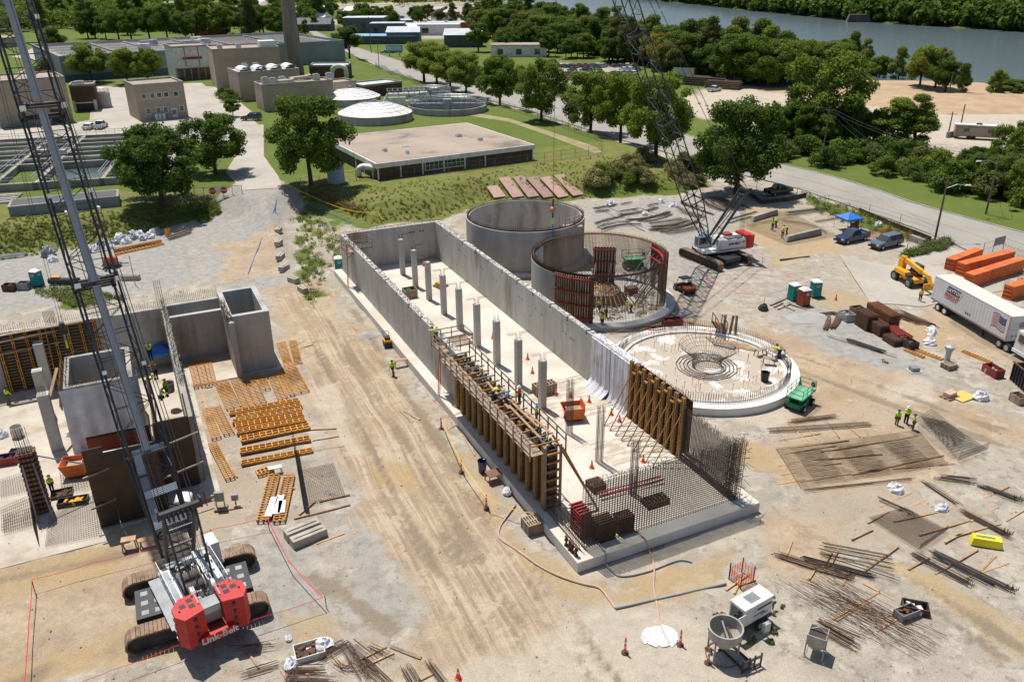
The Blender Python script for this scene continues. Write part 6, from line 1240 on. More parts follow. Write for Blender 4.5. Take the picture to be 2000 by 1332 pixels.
for pts,n,m_ in [([(190,510),(430,500),(640,425)],16,0),([(200,470),(300,455),(420,440)],8,0),([(300,575),(580,575),(790,485)],20,0),([(420,590),(640,600),(815,510)],14,1),([(530,612),(720,600),(920,558)],8,0),([(580,650),(830,645),(995,575)],14,0),([(590,665),(850,665),(1040,590)],12,0),([(560,695),(830,705),(1130,600)],20,1),([(690,722),(900,725),(1090,660)],14,1),([(760,740),(900,745),(1120,690)],6,0),([(-100,610),(100,545),(240,532)],12,1),([(-60,650),(150,575),(330,590)],8,1),([(-20,690),(200,610),(450,632)],12,1),([(1170,340),(1240,430),(1420,480)],9,0),([(1205,335),(1280,430),(1460,480)],9,0),([(1250,330),(1320,420),(1510,478)],9,0),([(1290,325),(1360,410),(1560,475)],9,0),([(1330,322),(1400,400),(1610,472)],9,0),([(1370,320),(1440,390),(1660,468)],9,0),([(1400,335),(1580,380),(1760,455)],12,0),([(870,415),(1000,500),(1200,540)],10,0),([(930,380),(1100,450),(1310,520)],14,0),([(900,460),(1000,530),(1180,560)],8,0),([(-100,430),(80,400),(170,385)],16,0),([(230,385),(300,370),(350,365)],10,2),([(530,410),(600,385),(660,380)],10,2),([(-80,470),(-20,455),(70,455)],14,0)]:
    bundle('curved bundle of dark reinforcing bars on the gravel behind the half built tank',C(pts),n=n,r=.022,spread=.2,m=(rebarm,rebard,rust)[m_],group='curved bar bundles behind the round tanks')
planks('thin bearer under the curved bars on the far gravel',[tuple(C([(a,b),(c,d)])[0])+tuple(C([(a,b),(c,d)])[1]) for a,b,c,d in ((-60,420,500,700),(60,400,700,720),(330,430,820,600),(450,420,1000,640),(560,480,700,690),(880,380,1040,620),(1220,360,1650,600),(-60,640,240,500))],woodg,.1,.06,group='bearers under the curved bars')
def arc(label,pts,n,m,r=.03): bundle(label,pts,n=n,r=r,spread=.14,m=m,z=.05)
arc('inner half ring of dark bent bars near the portable toilets',[(1585,634),(1632,610),(1612,652)],34,rebarm); arc('outer half ring of dark bent bars near the portable toilets',[(1600,624),(1660,612),(1625,650)],34,rebarm)
# flat mats of tied bars
def flatmat(label,q,n1,n2,z=.12,m=None,up=0,name='rebar_mat'):
    P=[G(*p) for p in q]; c=sum(P,Vector())/4; mb=MB(); m=m or rebarm
    for i in range(n1+1): f=i/n1; a,b=P[0].lerp(P[3],f)-c,P[1].lerp(P[2],f)-c; mb.bar((a.x,a.y,z),(b.x,b.y,z+rnd.uniform(-.02,.02)),.013,m,3)
    for i in range(n2+1):
        f=i/n2; a,b=P[0].lerp(P[1],f)-c,P[3].lerp(P[2],f)-c; mb.bar((a.x,a.y,z+.03),(b.x,b.y,z+.03),.013,m,3)
        if up: mb.bar((b.x,b.y,z+.03),(b.x,b.y,z+up),.016,m,3)
    return mb.obj(name,None,label,'rebar mat',loc=(c.x,c.y,0))
flatmat('wide flat field of parallel brown bars on pale bearers',[(1512,884),(1790,852),(1848,920),(1560,962)],44,1); 
for i,q in enumerate(([(1548,892),(1600,886),(1645,945),(1590,952)],[(1632,882),(1685,876),(1735,934),(1680,940)],[(1722,880),(1770,874),(1820,920),(1770,928)])): flatmat(('left','middle','right')[i]+' densely crossed patch on the wide field of brown bars',q,20,11,.2)
flatmat('dense dark tied mat curling up at the end of the wide bar field',[(1795,828),(1842,838),(1925,893),(1868,914)],18,30,.25,rebard,.7); flatmat('lower layer of the dense dark mat beside the three standing workers',[(1780,845),(1815,822),(1880,880),(1850,905)],14,24,.8,rebard)
flatmat('brown tied mat with upturned ends above the long grey bundles',[(1692,1022),(1762,1003),(1845,1048),(1790,1086)],26,34,.14,rebarm,.45)
flatmat('dark fenced rebar mat where four workers tie bars',[(1450,448),(1560,430),(1640,470),(1540,488)],34,26,.12,rebarm); flatmat('thin brown mat behind the four rebar workers',[(1440,435),(1525,420),(1550,432),(1470,450)],16,16,.12)
flatmat('rebar mat tied over the pump station slab nearest the crane',[(95,1000),(185,955),(195,1040),(85,1062)],22,22,.3,rebard); flatmat('brown rebar mat over the left slab edge',[(0,985),(60,960),(70,1010),(0,1030)],8,16,.3,rebarm); flatmat('rebar mat beside the orange hopper on the left slab',[(115,915),(175,905),(185,945),(120,960)],14,12,.35,rebard)
a,b=G(573,880),G(590,992); rmat('rebar_mat','upright dark tied mat standing beside the stacked form panels',a,b,0,2.2,.16,.14,rebard,layers=(0,.1)); flatmat('tied mat lying beside the upright dark mat, ends hooked up',[(583,915),(648,902),(670,965),(595,985)],26,18,.1,rebarm,0)
a,b=G(70,1050,.12),G(62,985,.12); rmat('rebar_mat','dense upright bar wall on the left slab edge',a,b,.12,1.7,.2,.25,rebard,layers=(0,))
# concrete blocks
def block(label,px,rz,L=1.8,group=None,z=0,m=None):
    t=MB(); t.box(-L/2,-.4,0,L/2,.4,.66,m or mat('block_concrete',(.42,.38,.31),(.3,.27,.225),s=1.2,rough=.9,fine=.2,bump=.3),.03); t.box(-L/2+.1,-.1,.66,L/2-.1,.1,.74,m or MATS['block_concrete'],.2); p=T(*px) if z is None else G(*px,z); return t.obj('concrete_block',None,label,'concrete block',group,loc=p,rz=rz)
rz=pang((568,1040),(612,1023)); block('weathered grey concrete block behind its pale twin on the near gravel',(587,1036),rz,2.7); block('pale concrete block in front of its greyer twin on the near gravel',(599,1050),rz,2.7)
for px,r_ in (((547,448),1.55),((547,473),1.5),((550,500),1.45),((557,522),1.2),((575,546),.9+1.6),((593,565),2.3)): block('concrete block edging the gravel haul road above the weedy slope',px,r_,1.6,'blocks edging the haul road',None)
for px in ((258,537),(232,536),(195,535)): block('concrete block in the row below the orange light tower',px,.05,2.3,'blocks below the light tower')
for i,(a,b) in enumerate((((1535,480),(1605,464)),((1470,440),(1520,425)),((1370,392),(1415,388)))): p,q=G(*a),G(*b); mb=MB(); L=(q-p).length; mb.box(-L/2,-.3,0,L/2,.3,.95,concrete_old,.1); mb.obj('concrete_barrier',None,('dark concrete barrier in front of the rebar worker pit','dark concrete barrier behind the rebar workers','low weathered concrete barrier behind the far crane')[i],'barrier',loc=(p+q)/2,rz=ang(p,q))
p,q=G(1778,478),G(1808,490); mb=MB(); L=(q-p).length; mb.box(-L/2,-.3,0,L/2,.3,.9,concrete_old,.1); mb.obj('concrete_barrier',None,'pale concrete barrier beside the slate suv and the weeds','barrier',loc=(p+q)/2,rz=ang(p,q))
# form panels drying on the slope behind the far tank
for i,(a,b) in enumerate((((965,366),(980,388)),((988,350),(1016,388)),((1016,348),(1046,388)),((1042,350),(1076,389)),((1068,350),(1104,389)),((1096,346),(1133,386)))):
    p,q=T(*a),T(*b); d=q-p; mb=MB(); n=Vector((d.y,-d.x,0)).normalized()*-1.15; m_=mat('form_sheet_pink',(.42,.26,.20),(.32,.21,.175),s=1.,rough=.6,fine=.15,stretch=(3,.4,1),jit=.25); o1=Vector((0,0,.35)); c=(p+q)/2
    mb.add([tuple(v-c) for v in (p-n+o1,q-n+o1,q+n+o1,p+n+o1,p-n+o1*.5,q-n+o1*.5,q+n+o1*.5,p+n+o1*.5)],[(0,1,2,3),(7,6,5,4),(0,4,5,1),(1,5,6,2),(2,6,7,3),(3,7,4,0)],m_)
    for k in range(7):
        f=k/6; a_=p.lerp(q,f)-c; mb.beam(a_-n,a_+n,.1,.12,wood)
    mb.obj('sheet_formwork',None,'pinkish brown form panel laid face up on the grass slope behind the far tank','formwork','form panels on the grass slope',loc=c)
# orange racks and wire crates by the road
def rack(p,rz,L,hh=2.3,label='orange steel form rack in the rows beside the freight trailer',proto=[None]):
    t=thing('orange_rack',label,'rack',p,rz,'orange racks beside the trailer'); mb=MB(); D=1.25; mb.box(0,0,0,.05,D,hh,orange); mb.box(L-.05,0,0,L,D,hh,orange); mb.box(.05,D-.05,0,L-.05,D,hh,orange); mb.box(.05,0,0,L-.05,.06,hh,orange); mb.box(0,0,hh,L,D,hh+.06,orange); mb.obj('shell',t); mb=MB()
    for z in (.12,.62,1.12): mb.box(-.04,.06,z,0,D-.06,z+.12,orange); mb.box(-.02,.06,z+.12,-.003,D-.06,z+.4,terra)
    mb.obj('shelves',t)
for a,b,n,hh in (((1862,542),(1918,520),3,1.65),((1882,552),(1980,527),6,1.75),((1898,575),(2000,543),6,1.8),((1975,600),(2030,585),2,1.8)):
    p,q=G(*a),G(*b); d=(q-p)/n
    for i in range(n): rack(p+d*i,ang(p,q),d.length-.06,hh)
def crate(px,L,label,grp,fill,rz):
    t=thing('wire_crate',label,'crate',G(*px),rz,grp); mb=MB()
    for x in np.linspace(-.6,.6,5):
        for y in (-.5,.5): mb.beam((x,y,.1),(x,y,1.0),.03,.03,galv)
    for z in (.1,.4,.7,1.0):
        for y in (-.5,.5): mb.beam((-.6,y,z),(.6,y,z),.03,.03,galv)
        for x in (-.6,.6): mb.beam((x,-.5,z),(x,.5,z),.03,.03,galv)
    mb.obj('frame',t); mb=MB()
    for i in range(18): mb.cbox(rnd.uniform(-.4,.4),rnd.uniform(-.3,.3),.15+.04*i,.4,.2,.1,fill,rnd.uniform(0,3))
    mb.obj('contents',t)
rr_=pang((1882,552),(1980,527))
for i,px in enumerate(((1916,547),(1934,543),(1952,538),(1970,533),(1990,528))): crate(px,1,'wire crate of form hardware between the orange rack rows','wire crates between the racks',(galv,orangec,galv,orangec,galv)[i],rr_)
for i,px in enumerate(((1972,577),(1998,568))): crate(px,1,'wire crate standing at the open end of the third rack row','wire crates at the rack end',(galv,orangec)[i],rr_)
# brown steel stacks, boxes, pallets
def stack(label,px,rz,L,W,n,m,dz=.28,name='steel_stack',z=0):
    mb=MB()
    for k in range(n):
        mb.box(-L/2,-W/2,k*dz,L/2,W/2,k*dz+dz*.3,m)
        for j in range(5): y=-W/2+W*(j+.1)/5; mb.box(-L/2+rnd.uniform(-.05,.05),y,k*dz+dz*.3,L/2,y+.12,k*dz+dz-.01,m)
    return mb.obj(name,None,label,'steel stack',loc=G(*px,z),rz=rz)
sz=pang((1690,620),(1755,660)); stack('dark red brown stack of steel forms, leftmost of the group',(1690,648),sz,2.2,1.4,7,rust); stack('tall rusty stack of steel forms behind the others',(1722,640),sz,4.2,1.6,7,mat('rust_light',(.22,.09,.04),(.15,.065,.035),s=2,rough=.85)); stack('rusty stack of steel forms in the front middle',(1712,658),sz,2.6,1.3,5,rust); stack('low maroon stack of steel forms near the pipes',(1752,668),sz,3.2,1.6,3,redd); stack('maroon stack of steel forms nearest the yellow ladder panels',(1742,680),sz,2.0,1.2,3,rust)
for lab,px,L,W,n,m in (('red stack of brick coloured pallets on the slab behind the near rebar mat, tallest',(1128,1040),.9,1.7,8,redd),('brown stack of form ties on the near slab, middle one',(1172,1050),1.4,1.2,6,rust),('brown stack of form ties on the near slab, right one',(1212,1036),1.3,1.0,5,rust)): stack(lab,px,AL,L,W,n,m,.28,z=ZS)
def box(name,label,cat,px,rz,sx,sy,sz_,m,z=0,lid=None,rim=True):
    mb=MB(); mb.box(-sx/2,-sy/2,0,sx/2,sy/2,sz_*.12,m)
    for a in ((-sx/2,-sy/2,sx/2,-sy/2+.06),(-sx/2,sy/2-.06,sx/2,sy/2),(-sx/2,-sy/2+.06,-sx/2+.06,sy/2-.06),(sx/2-.06,-sy/2+.06,sx/2,sy/2-.06)): mb.box(a[0],a[1],sz_*.12,a[2],a[3],sz_,m)
    for i in range(8): mb.cbox(rnd.uniform(-sx/3,sx/3),rnd.uniform(-sy/3,sy/3),sz_*.12,sx*.25,sy*.2,sz_*rnd.uniform(.4,.8),lid or rust,rnd.uniform(0,3))
    return mb.obj(name,None,label,cat,loc=G(*px,z),rz=rz)
box('steel_box','red open steel box of parts beside the black dumpster','box',(1937,743),sz,1.9,1.1,.9,redd,lid=galv); box('steel_box','dark open bin of rusty parts below the maroon stack','box',(1770,686),sz,2.4,1.2,.9,blackm); box('timber_box','brown timber box of scrap at the foot of the dumpster','box',(1986,797),sz,1.3,1,.8,woodg); box('parts_box','grey box of fittings on the gravel near the tyre tracks','box',(1762,1213),.4,1.5,.8,.6,greym); box('parts_box','brown open box of fittings with white rags behind the grey box','box',(1779,1203),-.3,1.6,.9,.6,rust,lid=white)
box('steel_box','red steel box at the back of the round slab rebar ring','box',(1313,640),.2,2.2,1.2,.9,redd); box('steel_box','darker red steel box left of the other on the round slab edge','box',(1280,657),.2,2.0,1.1,.9,redd); box('timber_box','brown box with green rag on the basin slab','box',(802,577),AL,1.6,1.4,1.1,woodg,ZS,green); box('steel_box','wide dark frame box near the portable toilets with tangled wire','box',(1653,632),sz,1.7,1.3,.9,galv,lid=galv); box('timber_box','brown timber box of parts beside the tall rusty stack','box',(1675,624),sz,1.5,1.4,1.0,ply); box('steel_box','rusty open box at the far left gravel','box',(22,554),0,1.6,1.1,.8,rust); box('steel_box','grey frame box beside the lone teal toilet','box',(50,552),0,1.4,1.1,.9,greym)
p=G(128,544); mb=MB(); mb.bar((-2,0,.45),(2,0,.45),.45,blackm,14,True); mb.cbox(-1,0,.9,1.2,.4,.15,yel); mb.obj('roller_drum',None,'black steel drum attachment lying beyond the boom','attachment',loc=p)
def pallet(label,px,rz,m=woodg,z=0,sx=1.2,sy=1.0,lay=1,top=None):
    mb=MB()
    for k in range(lay):
        z0=k*.16
        for y in np.linspace(-sy/2,sy/2,3): mb.box(-sx/2,y-.05,z0,sx/2,y+.05,z0+.1,m)
        for x in np.linspace(-sx/2+.06,sx/2-.06,7): mb.box(x-.05,-sy/2,z0+.1,x+.05,sy/2,z0+.13,m)
    if top: mb.box(-sx*.35,-sy*.35,lay*.16-.03,sx*.35,sy*.35,lay*.16+.35,top)
    mb.obj('pallet',None,label,'pallet',loc=G(*px,z),rz=rz)
pallet('white pallet with a grey sack on the right yard',(1784,735),.1,white,top=greym); pallet('stack of weathered pallets below the vent pipe',(1851,730),.4,lay=4); pallet('pallet of pinkish blocks near the yellow board',(1853,785),.5,woodg,top=hose,sx=1.6); pallet('brown crate like pallet stack behind the last column in the basin',(1062,768),AL,woodg,ZS,2.2,1.0,7); pallet('pallet with yellow timbers between the basin columns',(862,558),AL+.3,woodg,ZS,1.6,1.2,2,yel); pallet('timber step box against the basin slab corner',(1036,1034),AL,woodg,0,1.4,1.2,6); pallet('pile of brown crates on the near slab by the rebar end',(1160,955),AL,rust,ZS,1.2,1.2,4); pallet('brown crates right behind the near rebar mat',(1275,985),AL,rust,ZS,2,1,3)
mb=MB(); mb.box(-1.1,-.8,0,1.1,.8,.05,mat('yellow_board',(.62,.43,.12),(.55,.38,.1),s=1)); mb.obj('board',None,'flat yellow board beside the pinkish block pallet','board',loc=G(1878,785),rz=.5)
# bags and sacks
def bag(label,px,s_=.8,m=None,z=0,terr=False,group=None):
    r=random.Random(hash(label)%999+int(px[0])); mb=MB(); n,k=12,6; v=[]
    for j in range(k+1):
        for i in range(n): a=i*6.283/n; t_=j/k*math.pi/2; rr=s_*.62*cos(t_)*(1+r.uniform(-.22,.22))+.02; v.append((rr*cos(a),rr*sin(a)*.8,s_*.75*sin(t_)*(1+r.uniform(-.2,.2))))
    mb.add(v,[(j*n+i,j*n+(i+1)%n,(j+1)*n+(i+1)%n,(j+1)*n+i) for j in range(k) for i in range(n)],m or whitepl); mb.obj('bag',None,label,'bag',group,loc=T(*px) if terr else G(*px,z),rz=r.uniform(0,3),smooth=False)
for lab,px,s_ in (('white bulk bag slumped beside the yellow board',(1914,790),1.2),('white printed sack beside the bar coils',(1745,968),1.0),('small white sack behind the printed sack',(1738,960),.6),('white sack with print near the tied mat',(1835,1006),.8),('white sack at the foot of the basin footing by the tape',(988,962),.7),('white bag of ties near the bottom left bars',(627,1258),.9),('white bag beside the L shaped bars at the bottom',(562,1295),.8),('small white rock like sack alone on gravel',(556,1242),.4),('white wrapped bundle on the pipes by the yellow ladder panels',(1815,683),1.1),('white bag of rusty fittings behind the pipe stack',(1818,662),1.2),('white bag inside the half built round tank',(1217,616),1.0),('white bag on the round slab ring rebar',(1388,778),.9),('white sacks among far curved bars, by the small tree',(1295,400),1.0),('white sack on the far curved bars, rightmost',(1318,408),1.1),('white sack on the far curved bars, front one',(1262,424),1.),('white bundle at the left of the far curved bars',(1195,404),1.3),('white sack in the grass by the road weeds',(1718,450),1.)): bag(lab,px,s_)
for i in range(16): bag('grey white sack in the heap along the foot of the grass bank',(172+i*9.3+rnd.uniform(-4,4),478-i*1.6+rnd.uniform(-6,7)),rnd.uniform(.9,1.7),whitepl if i%3 else greym,0,False,'sacks along the grass bank')
bag('grey wrapped bundle beyond the lone teal toilet',(97,488),2.0,greym); bag('white tied sack beside the grey wrapped bundle',(105,499),1.2); bag('black plastic sack on a stake near the portable toilets',(1492,611),1.0,blackm)
p=G(1920,1074); t=thing('yellow_case','bright yellow ribbed plastic case lying on the gravel','case',p,R(-17)); mb=MB(); mb.box(-1.05,-.38,0,1.05,.38,.62,yelb,.12); mb.obj('case',t); mb=MB(); mb.box(-.75,-.1,.62,.5,.1,.66,greym); mb.obj('handle_strip',t); mb=MB(); mb.box(.6,-.36,.2,.8,-.35,.4,white); mb.obj('sign',t)
# barrels and bins
def bin_(label,px,r,hh,m,z=0): mb=MB(); mb.lathe([(.01,0),(r*.85,0),(r,hh),(r*1.06,hh),(r*1.06,hh-.06),(r*.93,hh-.08),(r*.8,.1),(.01,.1)],m,16); mb.obj('bin',None,label,'bin',loc=G(*px,z),smooth=True)
bin_('dark grey bin on the round slab',(1492,750),.42,1.0,blackm,.62); bin_('blue drum beside the work table at the basin footing',(939,920),.38,1.1,bluep); bin_('grey round bin on the pump station floor',(331,757),.5,1.0,greym,1.8); bin_('yellow barrel at the edge of the grass bank',(331,452),.4,1.1,yel); bin_('grey bin beside the toilet at the basin corner',(673,532),.35,1.1,greym); bin_('white tank bin on the left slab',(33,840),.5,1.0,concrete_new,.12)
t=thing('vent_pipe','grey capped vent pipe standing by the pallets','pipe',G(1847,722)); mb=MB(); mb.bar((0,0,0),(0,0,1.7),.28,galv,14,True); mb.obj('pipe',t); mb=MB(); mb.lathe([(.3,1.5),(.5,1.9),(.5,2.1),(.02,2.25)],galv,16); mb.obj('cap',t)
for i,x in enumerate(((1101,1066),(1108,1075),(1113,1080),(1120,1087))): mb=MB(); mb.lathe([(.01,0),(.16,0),(.16,.08),(.08,.12),(.08,.4),(.15,.46),(.15,.55),(.09,.6),(.09,.72),(.14,.75),(.14,.8),(.01,.8)],rust,12); mb.obj('rusty_valve',None,'rusty valve body standing in a row on the basin slab corner','valve','valves on the slab corner',loc=G(*x,ZS))
# sawhorses and tables
def table(name,label,cat,px,rz,sx,sy,hh,m,z=0,mm=None,dx=0):
    t=thing(name,label,cat,G(*px,z),rz); mb=MB(); mb.box(-sx/2,-sy/2,hh-.06,sx/2,sy/2,hh,m); mb.obj('top',t)
    for x in (-1,1):
        for y in (-1,1): mb=MB(); mb.beam((x*sx*.42,y*sy*.35,hh-.06),(x*sx*.48,y*sy*.5,0),.08,.08,m); mb.obj('leg',t)
    return t
table('sawhorse','timber sawhorse with planks beside the walking worker','sawhorse',(784,712),AL,1.6,.5,.75,wood); table('work_table','brown timber work table with a saw beside the basin footing','table',(962,938),AL,1.3,1.0,.8,ply); table('timber_trestle','brown timber trestle on the round slab, left one','trestle',(1484,700),.5,1.3,.6,.8,woodg,.6); table('timber_trestle','brown timber trestle on the round slab, right one','trestle',(1500,718),-.3,1.2,.6,.8,woodg,.6); table('bench','white metal bench on the gravel beside the form panels','bench',(535,918),.3,1.1,.5,.6,white); table('timber_trestle','timber trestle under the rebar worker on the slab rim','trestle',(1515,702),.4,1.8,.9,.9,woodg,.8); table('sawhorse','timber sawhorse in the crane shadow by the dark forms','sawhorse',(250,1062),.3,1.0,.6,.9,wood); table('timber_box','timber frame box in the crane shadow by the dark forms','box',(287,1058),.3,1.2,.5,.7,wood)
for i,(a,b) in enumerate((((519,1003),(533,965)),((535,998),(545,962)),((545,996),(548,972)))): p,q=G(*a,.3),G(*b,.3); mb=MB(); mb.beam(p,q,.55,.12,whitepl); mb.obj('foam_board',None,'white foam board lying on the brown slatted panels','board','white boards on the slatted panels')
t=thing('electrical_stand','grey electrical box stand on the gravel near the tan toilet','electrical box',G(428,985),.2); mb=MB(); mb.box(-.35,-.15,.7,.35,.15,1.5,greym); mb.obj('cabinet',t); mb=MB(); mb.box(-.5,-.4,0,.5,.4,.12,woodg); mb.beam((-.3,0,.1),(-.3,0,.7),.08,.08,greym); mb.beam((.3,0,.1),(.3,0,.7),.08,.08,greym); mb.obj('stand',t); mb=MB(); mb.cbox(1.1,.2,.5,.5,.3,.5,greym); mb.beam((1.1,.2,0),(1.1,.2,.5),.1,.1,woodg); mb.obj('meter_box',t)
t=thing('electrical_stand','small grey electrical post beside the generator','electrical box',G(1486,1252),.5); mb=MB(); mb.beam((-.2,0,0),(-.2,0,1.3),.08,.08,greym); mb.beam((.2,0,0),(.2,0,1.3),.08,.08,greym); mb.obj('posts',t); mb=MB(); mb.box(-.25,-.12,.6,.25,.12,1.25,galv); mb.obj('cabinet',t)
t=thing('pallet_fork_attachment','black pallet fork frame with rusty tines near the concrete bucket','fork frame',G(1459,1312),R(25)); mb=MB()
for z in (.15,.75): mb.beam((-.7,0,z),(.7,0,z),.1,.12,blackm)
for x in (-.7,-.2,.2,.7): mb.beam((x,0,0),(x,0,1.0),.08,.08,blackm)
mb.obj('frame',t); mb=MB(); mb.beam((-.45,.05,.05),(-.6,1.9,.05),.14,.05,rust); mb.beam((.35,.05,.05),(.2,1.9,.05),.14,.05,rust); mb.obj('tines',t)
# orange mesh pen with red stakes
def pen(label,pts,hh,m,mesh,post):
    t=thing('mesh_barrier',label,'barrier',G(*pts[0])); o=G(*pts[0]); P=[G(*p)-o for p in pts]; mb=MB()
    for p in P: mb.beam(p,p+Vector((0,0,hh*1.25)),.07,.07,post)
    mb.obj('stakes',t); mb=MB()
    for a,b in zip(P,P[1:]):
        n=max(2,int((b-a).length/.22))
        for i in range(n+1): p=a.lerp(b,i/n); mb.beam(p+Vector((0,0,.1)),p+Vector((0,0,hh)),.035,.012,m)
        for z in np.arange(.1,hh+.01,.17): mb.beam(a+Vector((0,0,z)),b+Vector((0,0,z)),.012,.035,m)
    mb.obj('mesh',t)
pen('orange mesh pen on red stakes around a drain near the basin corner',[(1418,1135),(1440,1155),(1465,1140),(1443,1122),(1418,1135)],1.0,orangec,0,redd); pen('orange safety mesh strung beside the slate suv',[(1695,478),(1735,467),(1778,478)],1.1,orangec,0,orangec)
for s_ in ((1412,1158,1455,1128),(1428,1165,1440,1140),(1435,1150,1470,1138)): planks('timber thrown across the orange mesh pen',[s_],wood,.12,.08,group='timbers across the mesh pen')
# hoses, pipes, tapes
def line(name,label,cat,pts,r,m,z=.05,n=5,sag=0,group=None,terr=False):
    P=[]
    for p in pts: q=T(*p[:2]) if terr else G(p[0],p[1],p[2] if len(p)>2 else 0); P.append(q+Vector((0,0,z if len(p)<3 else 0)))
    Q=[P[0]]
    for i in range(len(P)-1):
        a,b,c,d=P[max(0,i-1)],P[i],P[i+1],P[min(len(P)-1,i+2)]
        for k in range(1,7):
            f=k/6
            if sag: q=b.lerp(c,f); q.z-=sag*4*f*(1-f)
            else: q=.5*((2*b)+(c-a)*f+(2*a-5*b+4*c-d)*f*f+(3*b-a-3*c+d)*f**3)
            Q.append(q)
    o=Q[0].copy(); mb=MB(); mb.tube([q-o for q in Q],r,m,n); return mb.obj(name,None,label,cat,group,loc=o,smooth=True)
line('hose','pink hose curving around the basin corner to the grey pipe','hose',[(1003,985),(985,1010),(971,1032),(972,1052),(1000,1072),(1050,1108),(1090,1128),(1130,1142),(1160,1149),(1172,1158),(1195,1191)],.07,hose,.07,6)
line('drain_pipe','straight grey pipe running to the orange mesh pen','pipe',[(1195,1192),(1300,1170),(1412,1146)],.1,pvc,.1,8); line('hose','pink hose dropping from the slab edge to the white concrete spill','hose',[(1240,1040,.95),(1256,1056,.95),(1262,1075,.1),(1272,1108,.07),(1271,1150,.07),(1276,1180,.07),(1283,1222,.07),(1300,1260,.07)],.06,hose,.07,6)
line('hose','grey hose from the slab edge bending across wet ground','hose',[(1160,1058,.95),(1178,1082,.92),(1180,1106,.1),(1207,1127,.06),(1262,1118,.06),(1318,1098,.06),(1346,1101,.06)],.06,pvc,.06,6); line('hose','orange hose running down from the gate along the basin footing','hose',[(556,362),(590,420),(612,470),(634,512),(662,534),(700,562),(735,606),(768,642),(800,692),(850,772),(885,820),(925,890)],.06,hose,.08,5,terr=True)
line('blue_hose','blue hose lying straight down the gravel ramp','hose',[(543,385),(537,410),(512,465),(486,530)],.05,hoseb,.07,4,terr=True); line('blue_hose','blue hose running from the gate toward the basin corner','hose',[(558,368),(600,392),(650,415),(690,432)],.05,hoseb,.08,4,terr=True)
line('red_tape','red barrier tape along the back of the big crane','tape',[(57,1120,1.05),(180,1088,1.05),(300,1060,1.05),(420,1024,1.05),(517,1004,1.05)],.022,tape,0,4,.08); line('red_tape','red barrier tape from the slatted panels down to the corner stake','tape',[(517,1004,1.05),(560,1092,1.0),(624,1162,1.0)],.03,tape,0,4,.06); line('red_tape','red barrier tape in front of the big crane counterweights','tape',[(624,1162,1.0),(500,1200,1.0),(330,1255,1.0),(215,1297,1.0),(100,1336,1.0)],.022,tape,0,4,.08); line('red_tape','red barrier tape running down the left side of the crane zone','tape',[(57,1120,1.05),(50,1200,1.0),(38,1336,1.0)],.028,tape,0,4,.1)
line('red_tape','thin red tape looping across the far right gravel','tape',[(1305,498,1),(1375,540,1),(1380,548,1),(1410,560,1)],.022,tape,0,4,.05); line('red_tape','thin red tape from the far crane to the black sack stake','tape',[(1380,548,1),(1430,575,1),(1495,582,1),(1540,570,1)],.022,tape,0,4,.08); line('red_tape','thin red tape crossing the gravel to the portable toilets','tape',[(1465,490,1),(1505,520,1),(1540,545,1),(1580,558,1)],.022,tape,0,4,.1)
line('yellow_tape','yellow caution tape strung between cones beside the basin','tape',[(902,801,.9),(861,817,1.2),(898,902,1.2),(946,970,1.2),(1000,995,1.0),(1045,1003,.9)],.035,tapey,0,4,.05); line('yellow_tape','yellow caution tape along the edge of the grass bank','tape',[(570,367),(650,405),(700,420),(742,421),(752,437)],.04,tapey,.9,4,.15,terr=True)
def stake(label,px,hh,m=blackm,grp=None,r=.03): mb=MB(); mb.bar((0,0,0),(rnd.uniform(-.06,.06),rnd.uniform(-.06,.06),hh),r,m,5,True); mb.obj('stake',None,label,'stake',grp,loc=T(*px))
for px in ((64,1150),(632,1184),(522,1030),(412,1050)): stake('thin dark stake holding red tape around the big crane',px,1.1,blackm,'stakes around the big crane')
for px in ((1382,552),(1493,600),(1540,585),(1490,523)): stake('red topped stake holding tape on the far gravel',px,1.1,redd,'stakes on the far gravel')
stake('tall thin pole with a lamp box standing on the gravel',(266,548),4.2,greym,None,.05); stake('orange marker post on the gravel ramp',(542,411),1.2,orangec,None,.06); stake('red marker post near the tan toilet',(398,975),1.1,redd,None,.05)
mb=MB(); 
for i in range(60): a=rnd.uniform(0,6.28); r=rnd.uniform(0,1)**.5; mb.cbox(G(1282,1247).x+r*1.0*cos(a),G(1282,1247).y+r*.75*sin(a),0,rnd.uniform(.3,.6),rnd.uniform(.3,.6),rnd.uniform(.03,.09),white,a)
mb.obj('spilled_concrete',None,'white patch of spilled concrete on the near gravel','spill')
box('pallet_crate','white mesh covered crate of rusty bars at the bottom edge','crate',(597,1270),.4,1.8,1.3,.4,concrete_new,lid=rust)
